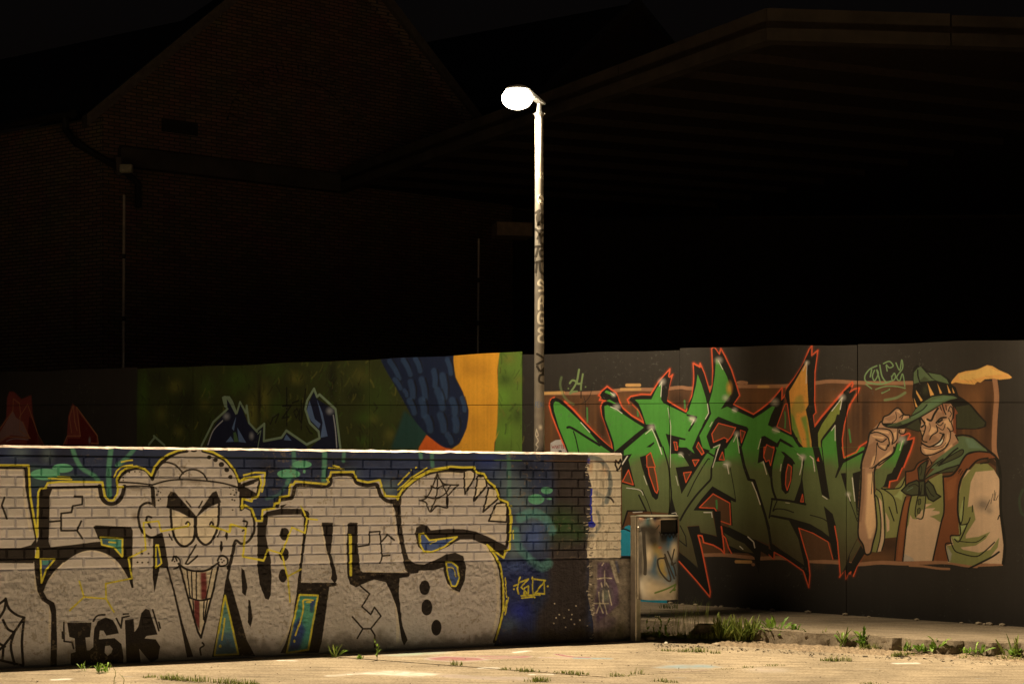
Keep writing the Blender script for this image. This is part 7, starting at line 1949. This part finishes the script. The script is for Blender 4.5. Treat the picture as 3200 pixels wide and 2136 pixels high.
W=[('dandelion_weed',(-1.378,11.135),dand+strap,11,.95,'bright weed with upright leaf at the foot of the silver wall',.03),
('dandelion_weed',(-1.176,11.048),oval,9,.6,'small tufted weed between two others at the wall foot',.02),
('dandelion_weed',(-2.941,10.227),oval+dand,16,.8,'leafy green weed below the black three letter tag',.05),
('dandelion_weed',(-3.098,10.290),dand,6,.7,'flat pale weed left of the leafy one below the tag',.03),
('dandelion_weed',(2.269,12.299),dand,16,1.25,'big dandelion rosette in front of the broken slab edge',.05),
('dandelion_weed',(2.455,12.233),dand,8,.9,'mid sized dandelion just right of the biggest rosette',.03),
('dandelion_weed',(2.552,12.119),oval+dand,8,.85,'low round leaved weed against the slab edge',.03),
('dandelion_weed',(2.767,11.938),dand+strap,8,.85,'sparse weed with one upright leaf by the slab edge',.03),
('dandelion_weed',(2.949,11.915),dand+oval,12,.95,'leafy weed in the notch of the broken slab edge',.04),
('dandelion_weed',(3.238,11.654),strap+oval,9,.75,'grey green weed with narrow leaves at the slab edge',.03),
('dandelion_weed',(3.354,11.645),oval,10,.75,'dark leafy weed next to the narrow leaved one',.03),
('dandelion_weed',(3.467,11.655),dand+oval,10,.95,'broad leaved weed right of the dark leafy one',.04),
('dandelion_weed',(3.700,11.564),oval,9,.6,'small weed below the slab edge, left of two',.03),
('dandelion_weed',(3.796,11.572),oval+dand,9,.7,'small weed below the slab edge, right of two',.03),
('dandelion_weed',(4.044,11.520),oval+strap,14,.85,'weed clump at the right end of the slab edge',.06),
('dandelion_weed',(0.483,12.055),oval,5,.35,'tiny seedling at the foot of the black painted base',.012),
('dandelion_weed',(2.638,12.086),strap,3,.75,'single bent leaf between two weeds at the slab edge',.012)]
for i,(nm,p,k,n,s,lab,sp) in enumerate(W): rosette(nm,G3(p,.03 if p[0]>1.2 else 0),k,n,s,lab,100+i,sp,group='weeds along the wall and slab edge')
rosette('broad_grass',G3((1.867,12.347),.02),strap,80,1.05,'thick clump of broad grass right of the bin shadow',301,.10,.01,'broad grass clumps','grass')
rosette('broad_grass',G3((2.030,12.278),.02),strap,80,1.05,'thick clump of broad grass next to the biggest dandelion',302,.10,.01,'broad grass clumps','grass')
stalk('leafy_stalk',G3((-1.043,10.990)),.16,22,.55,'upright leafy weed stalk by the lit pavement edge, right of two weeds',5)
stalk('leafy_stalk',G3((1.191,12.456)),.26,16,.6,'upright weed with grey green leaves beside the bin post',8)
stalk('leafy_stalk',G3((1.245,12.461)),.24,16,.55,'second upright weed just right of the bin post',9)
stalk('flowering_weed',G3((1.287,12.379)),.2,44,.6,'bushy weed dotted with tiny pale blossoms under the bin',10,True)
stalk('flowering_weed',G3((1.346,12.363)),.18,44,.6,'second pale blossomed weed under the right half of the bin',14,True)
stalk('dry_stalk',G3((-2.723,9.729)),.15,5,.2,'thin dry stalk in front of the painted wall, left one',11)
stalk('dry_stalk',G3((-2.652,9.693)),.1,4,.2,'thin dry stalk in front of the painted wall, right one',12)
stalk('leafy_stalk',G3((-1.531,11.338)),.17,18,.4,'feathery weed in the wall shadow left of the bright weed',15)
stalk('leafy_stalk',G3((-1.606,11.295)),.15,18,.4,'feathery weed in front of the teal painted stripe',16)
tg=MB(); r=random.Random(3); x,y=(1.574,12.491)
for k in range(7): blades(tg,(x-.13+.045*k,y+.05,gz(x)),9,.38,.03,r,.28,.0022)
o=tg.build('tall_grass',m_grass); o.data.transform(Matrix.Translation((-x,-y-.05,-gz(x)))); o.location=(x,y+.05,gz(x)); tag(o,'tall thin grass standing right of the bin in its shadow','grass')
tg=MB(); x,y=(1.525,13.831)
for k in range(3): blades(tg,(x-.05+.04*k,y,bz(x)+.03),14,.07,.05,r,1.2,.004)
o=tg.build('grass_tuft',m_moss); o.data.transform(Matrix.Translation((-x,-y,-bz(x)))); o.location=(x,y,bz(x)); tag(o,'low grass tuft on the slab behind the bin','grass')
jg=MB(); r=random.Random(9)
def along(p,q,n,h,dens,rad=.03,dz=0):
    for i in range(n):
        t=r.random(); c=(p[0]+(q[0]-p[0])*t,p[1]+(q[1]-p[1])*t); 
        blades(jg,(c[0],c[1],gz(c[0])+(.02 if h>.052 and c[0]>1.15 else 0)),dens,h*r.uniform(.5,1.2),rad,r,1.1,.0035)
for a,b,n,h in [((0.043,10.538),(0.170,10.502),9,.045),((0.330,10.468),(0.528,10.377),13,.04),((0.724,10.317),(0.795,10.337),5,.05),((0.902,10.436),(0.917,10.452),2,.05),((0.091,10.065),(0.260,10.035),9,.06),((-0.086,10.575),(-0.048,10.594),3,.03),((1.388,11.683),(1.590,11.682),14,.045),((1.216,11.744),(1.345,11.717),6,.03),((1.651,11.611),(1.683,11.614),3,.03),((2.453,11.263),(2.730,11.233),16,.045),((1.025,10.121),(1.157,10.046),9,.035),((1.780,10.836),(2.131,11.013),9,.02),((1.515,10.686),(1.777,10.820),6,.015),((0.814,10.339),(1.059,10.464),5,.015),((2.916,11.835),(3.107,11.851),16,.06),((3.108,11.550),(3.268,11.601),16,.05),((-2.457,9.971),(-1.754,9.746),40,.05),((-2.561,10.035),(-2.507,10.039),4,.03),((-0.448,10.771),(-0.412,10.774),3,.06),((3.618,11.484),(3.804,11.500),9,.04),((3.911,11.437),(4.092,11.381),12,.05),((2.501,10.104),(2.593,10.111),5,.03),((0.898,12.472),(1.017,12.354),8,.05),((2.666,11.969),(2.776,11.861),9,.03),((1.749,12.336),(2.469,12.193),190,.11),((2.413,12.188),(2.859,11.986),90,.06),((2.878,12.067),(3.430,11.727),130,.065),((3.430,11.727),(4.164,11.566),120,.055),((1.153,12.496),(1.749,12.336),70,.07)]: along(a,b,n,h,9,.045)
o=jg.build('joint_grass',m_moss); tag(o,'short grass and moss growing in the pavement joints','grass',kind='stuff')
# ------------------------------------------------------------------ stones, soil, litter
m_stone=plain('pale_stone',(.38,.32,.25),.85,0,.3,30); m_grit=plain('dark_grit',(.06,.05,.04),.9,0,.5,60); m_soil=plain('crumbly_soil',(.25,.195,.14),.95,0,.5,40,[(90,6,.8,.01,(1,1,1))])
def stone_mesh(seed):
    bm=bmesh.new(); bmesh.ops.create_icosphere(bm,subdivisions=1,radius=.5); r=random.Random(seed)
    for v in bm.verts: v.co*=r.uniform(.75,1.15); v.co.z*=.6
    m=bpy.data.meshes.new('stone'); bm.to_mesh(m); bm.free(); return m
SM=[stone_mesh(i) for i in range(5)]
for m in SM: m.materials.append(m_stone)
def stone(p,z,s,label,grp,seed):
    o=bpy.data.objects.new('stone',SM[seed%5]); link(o); o.location=(p[0],p[1],z+s*.15); o.scale=(s*1.2,s,s); o.rotation_euler=(0,0,seed*1.7); tag(o,label,'stone',grp)
stone((1.125,12.343),gz(1.1),.05,'pale pebble just right of the bin post foot',None,1); stone((1.210,12.393),gz(1.1),.08,'rounded stone among the weeds under the bin',None,2); stone((1.741,12.087),gz(1.7),.06,'flat brown stone at the end of the bin shadow',None,3); stone((1.785,12.297),gz(1.7),.06,'tilted pale chip where the broad grass begins',None,4); stone((1.371,12.260),gz(1.4),.04,'small stone in the middle of the bin shadow',None,0); stone((0.493,12.306),gz(.4),.03,'small reddish stone at the foot of the black painted base',None,2)
r=random.Random(17)
for px in (2100,2140,2180,2243,2257,2312,2345,2420,2530,2645,2720,2870,3010,3060,3080,3095,3135):
    u=ub(px); p=BW(u,0,.03+r.uniform(0,.05)); stone((p.x,p.y),slabz(p.x,p.y,1)+.0,r.uniform(.03,.065),'small stone lying along the foot of the mural wall','stones at the foot of the mural wall',px)
gm=MB(); r=random.Random(23)
def chip(x,y,z,s):
    V=[Vector((x,y,z))+Vector((r.uniform(-1,1),r.uniform(-1,1),r.uniform(.0,.8)))*s for _ in range(4)]; gm.add(V,[(0,1,2),(0,1,3),(1,2,3),(0,2,3)])
for i in range(900):
    x=r.uniform(-4.3,4.6); y=r.uniform(9.7,12.3)
    if (y-FP0[1])-(x-FP0[0])*FD[1]/FD[0]>-.25 and x<1.0: continue
    if y>12.3-.4*max(0,x-1.2): continue
    chip(x,y,gz(x)+.002,r.choice((.004,.005,.006,.008,.011)))
for i in range(500):
    t=r.random()**1.5; x=1.2+t*4; y=12.05-.33*(x-1.2)+r.gauss(0,.07); chip(x,y,gz(x)+.002,r.choice((.005,.008,.012,.018)))
o=gm.build('grit',m_grit); tag(o,'dark grit and small chips strewn over the pavement','grit',kind='stuff')
# soil bank at the foot of the slab edge
V=[];F=[]; n=320; rsb=np.random.default_rng(31); S1=vnoise(10,n+1,5,rsb)-.5; S2=vnoise(10,n+1,1.4,rsb)-.5; S3=vnoise(10,n+1,22,rsb)-.5
for i in range(n+1):
    x=1.08+4.4*i/n; yb=12.52-.40*(x-1.2)+.036*max(0,x-2.8)
    for j,(dy,h) in enumerate(((-.26,-.014),(-.2,.004),(-.14,.014),(-.08,.026),(-.02,.036),(.06,.05),(.16,.05))):
        V.append((x,yb+dy+.10*S3[j,i]+.03*S1[j,i],gz(x)+h*.5+(.014*S1[j,i]+.014*S2[j,i]+.014*S3[j,i])*(0 if j==0 else 1)))
F=[(i*7+k,(i+1)*7+k,(i+1)*7+k+1,i*7+k+1) for i in range(n) for k in range(6)]
o=mesh_obj('soil_bank',V,F,m_soil); tag(o,'crumbly soil bank along the foot of the broken slab edge','soil',kind='stuff')
cx_,cy_=(2.993,11.803); mb=MB(); mb.tube([(cx_,cy_,gz(cx_)+.006),(cx_+.004,cy_-.002,gz(cx_)+.036)],.0045,8); o=mb.build('cigarette_butt',plain('butt_paper',(.7,.6,.45),.8)); tag(o,'pale cigarette butt stuck in grass by the slab edge','cigarette butt')
cx_,cy_=(1.317,12.172); mb=MB(); mb.add([(cx_-.012,cy_-.01,gz(cx_)+.004),(cx_+.016,cy_-.006,gz(cx_)+.007),(cx_+.012,cy_+.012,gz(cx_)+.014),(cx_-.014,cy_+.01,gz(cx_)+.006),(cx_,cy_,gz(cx_)+.02)],[(0,1,4),(1,2,4),(2,3,4),(3,0,4)]); o=mb.build('paper_scrap',plain('scrap_paper',(.75,.72,.68),.7)); tag(o,'crumpled white paper scrap at the front rim of the bin shadow','litter')
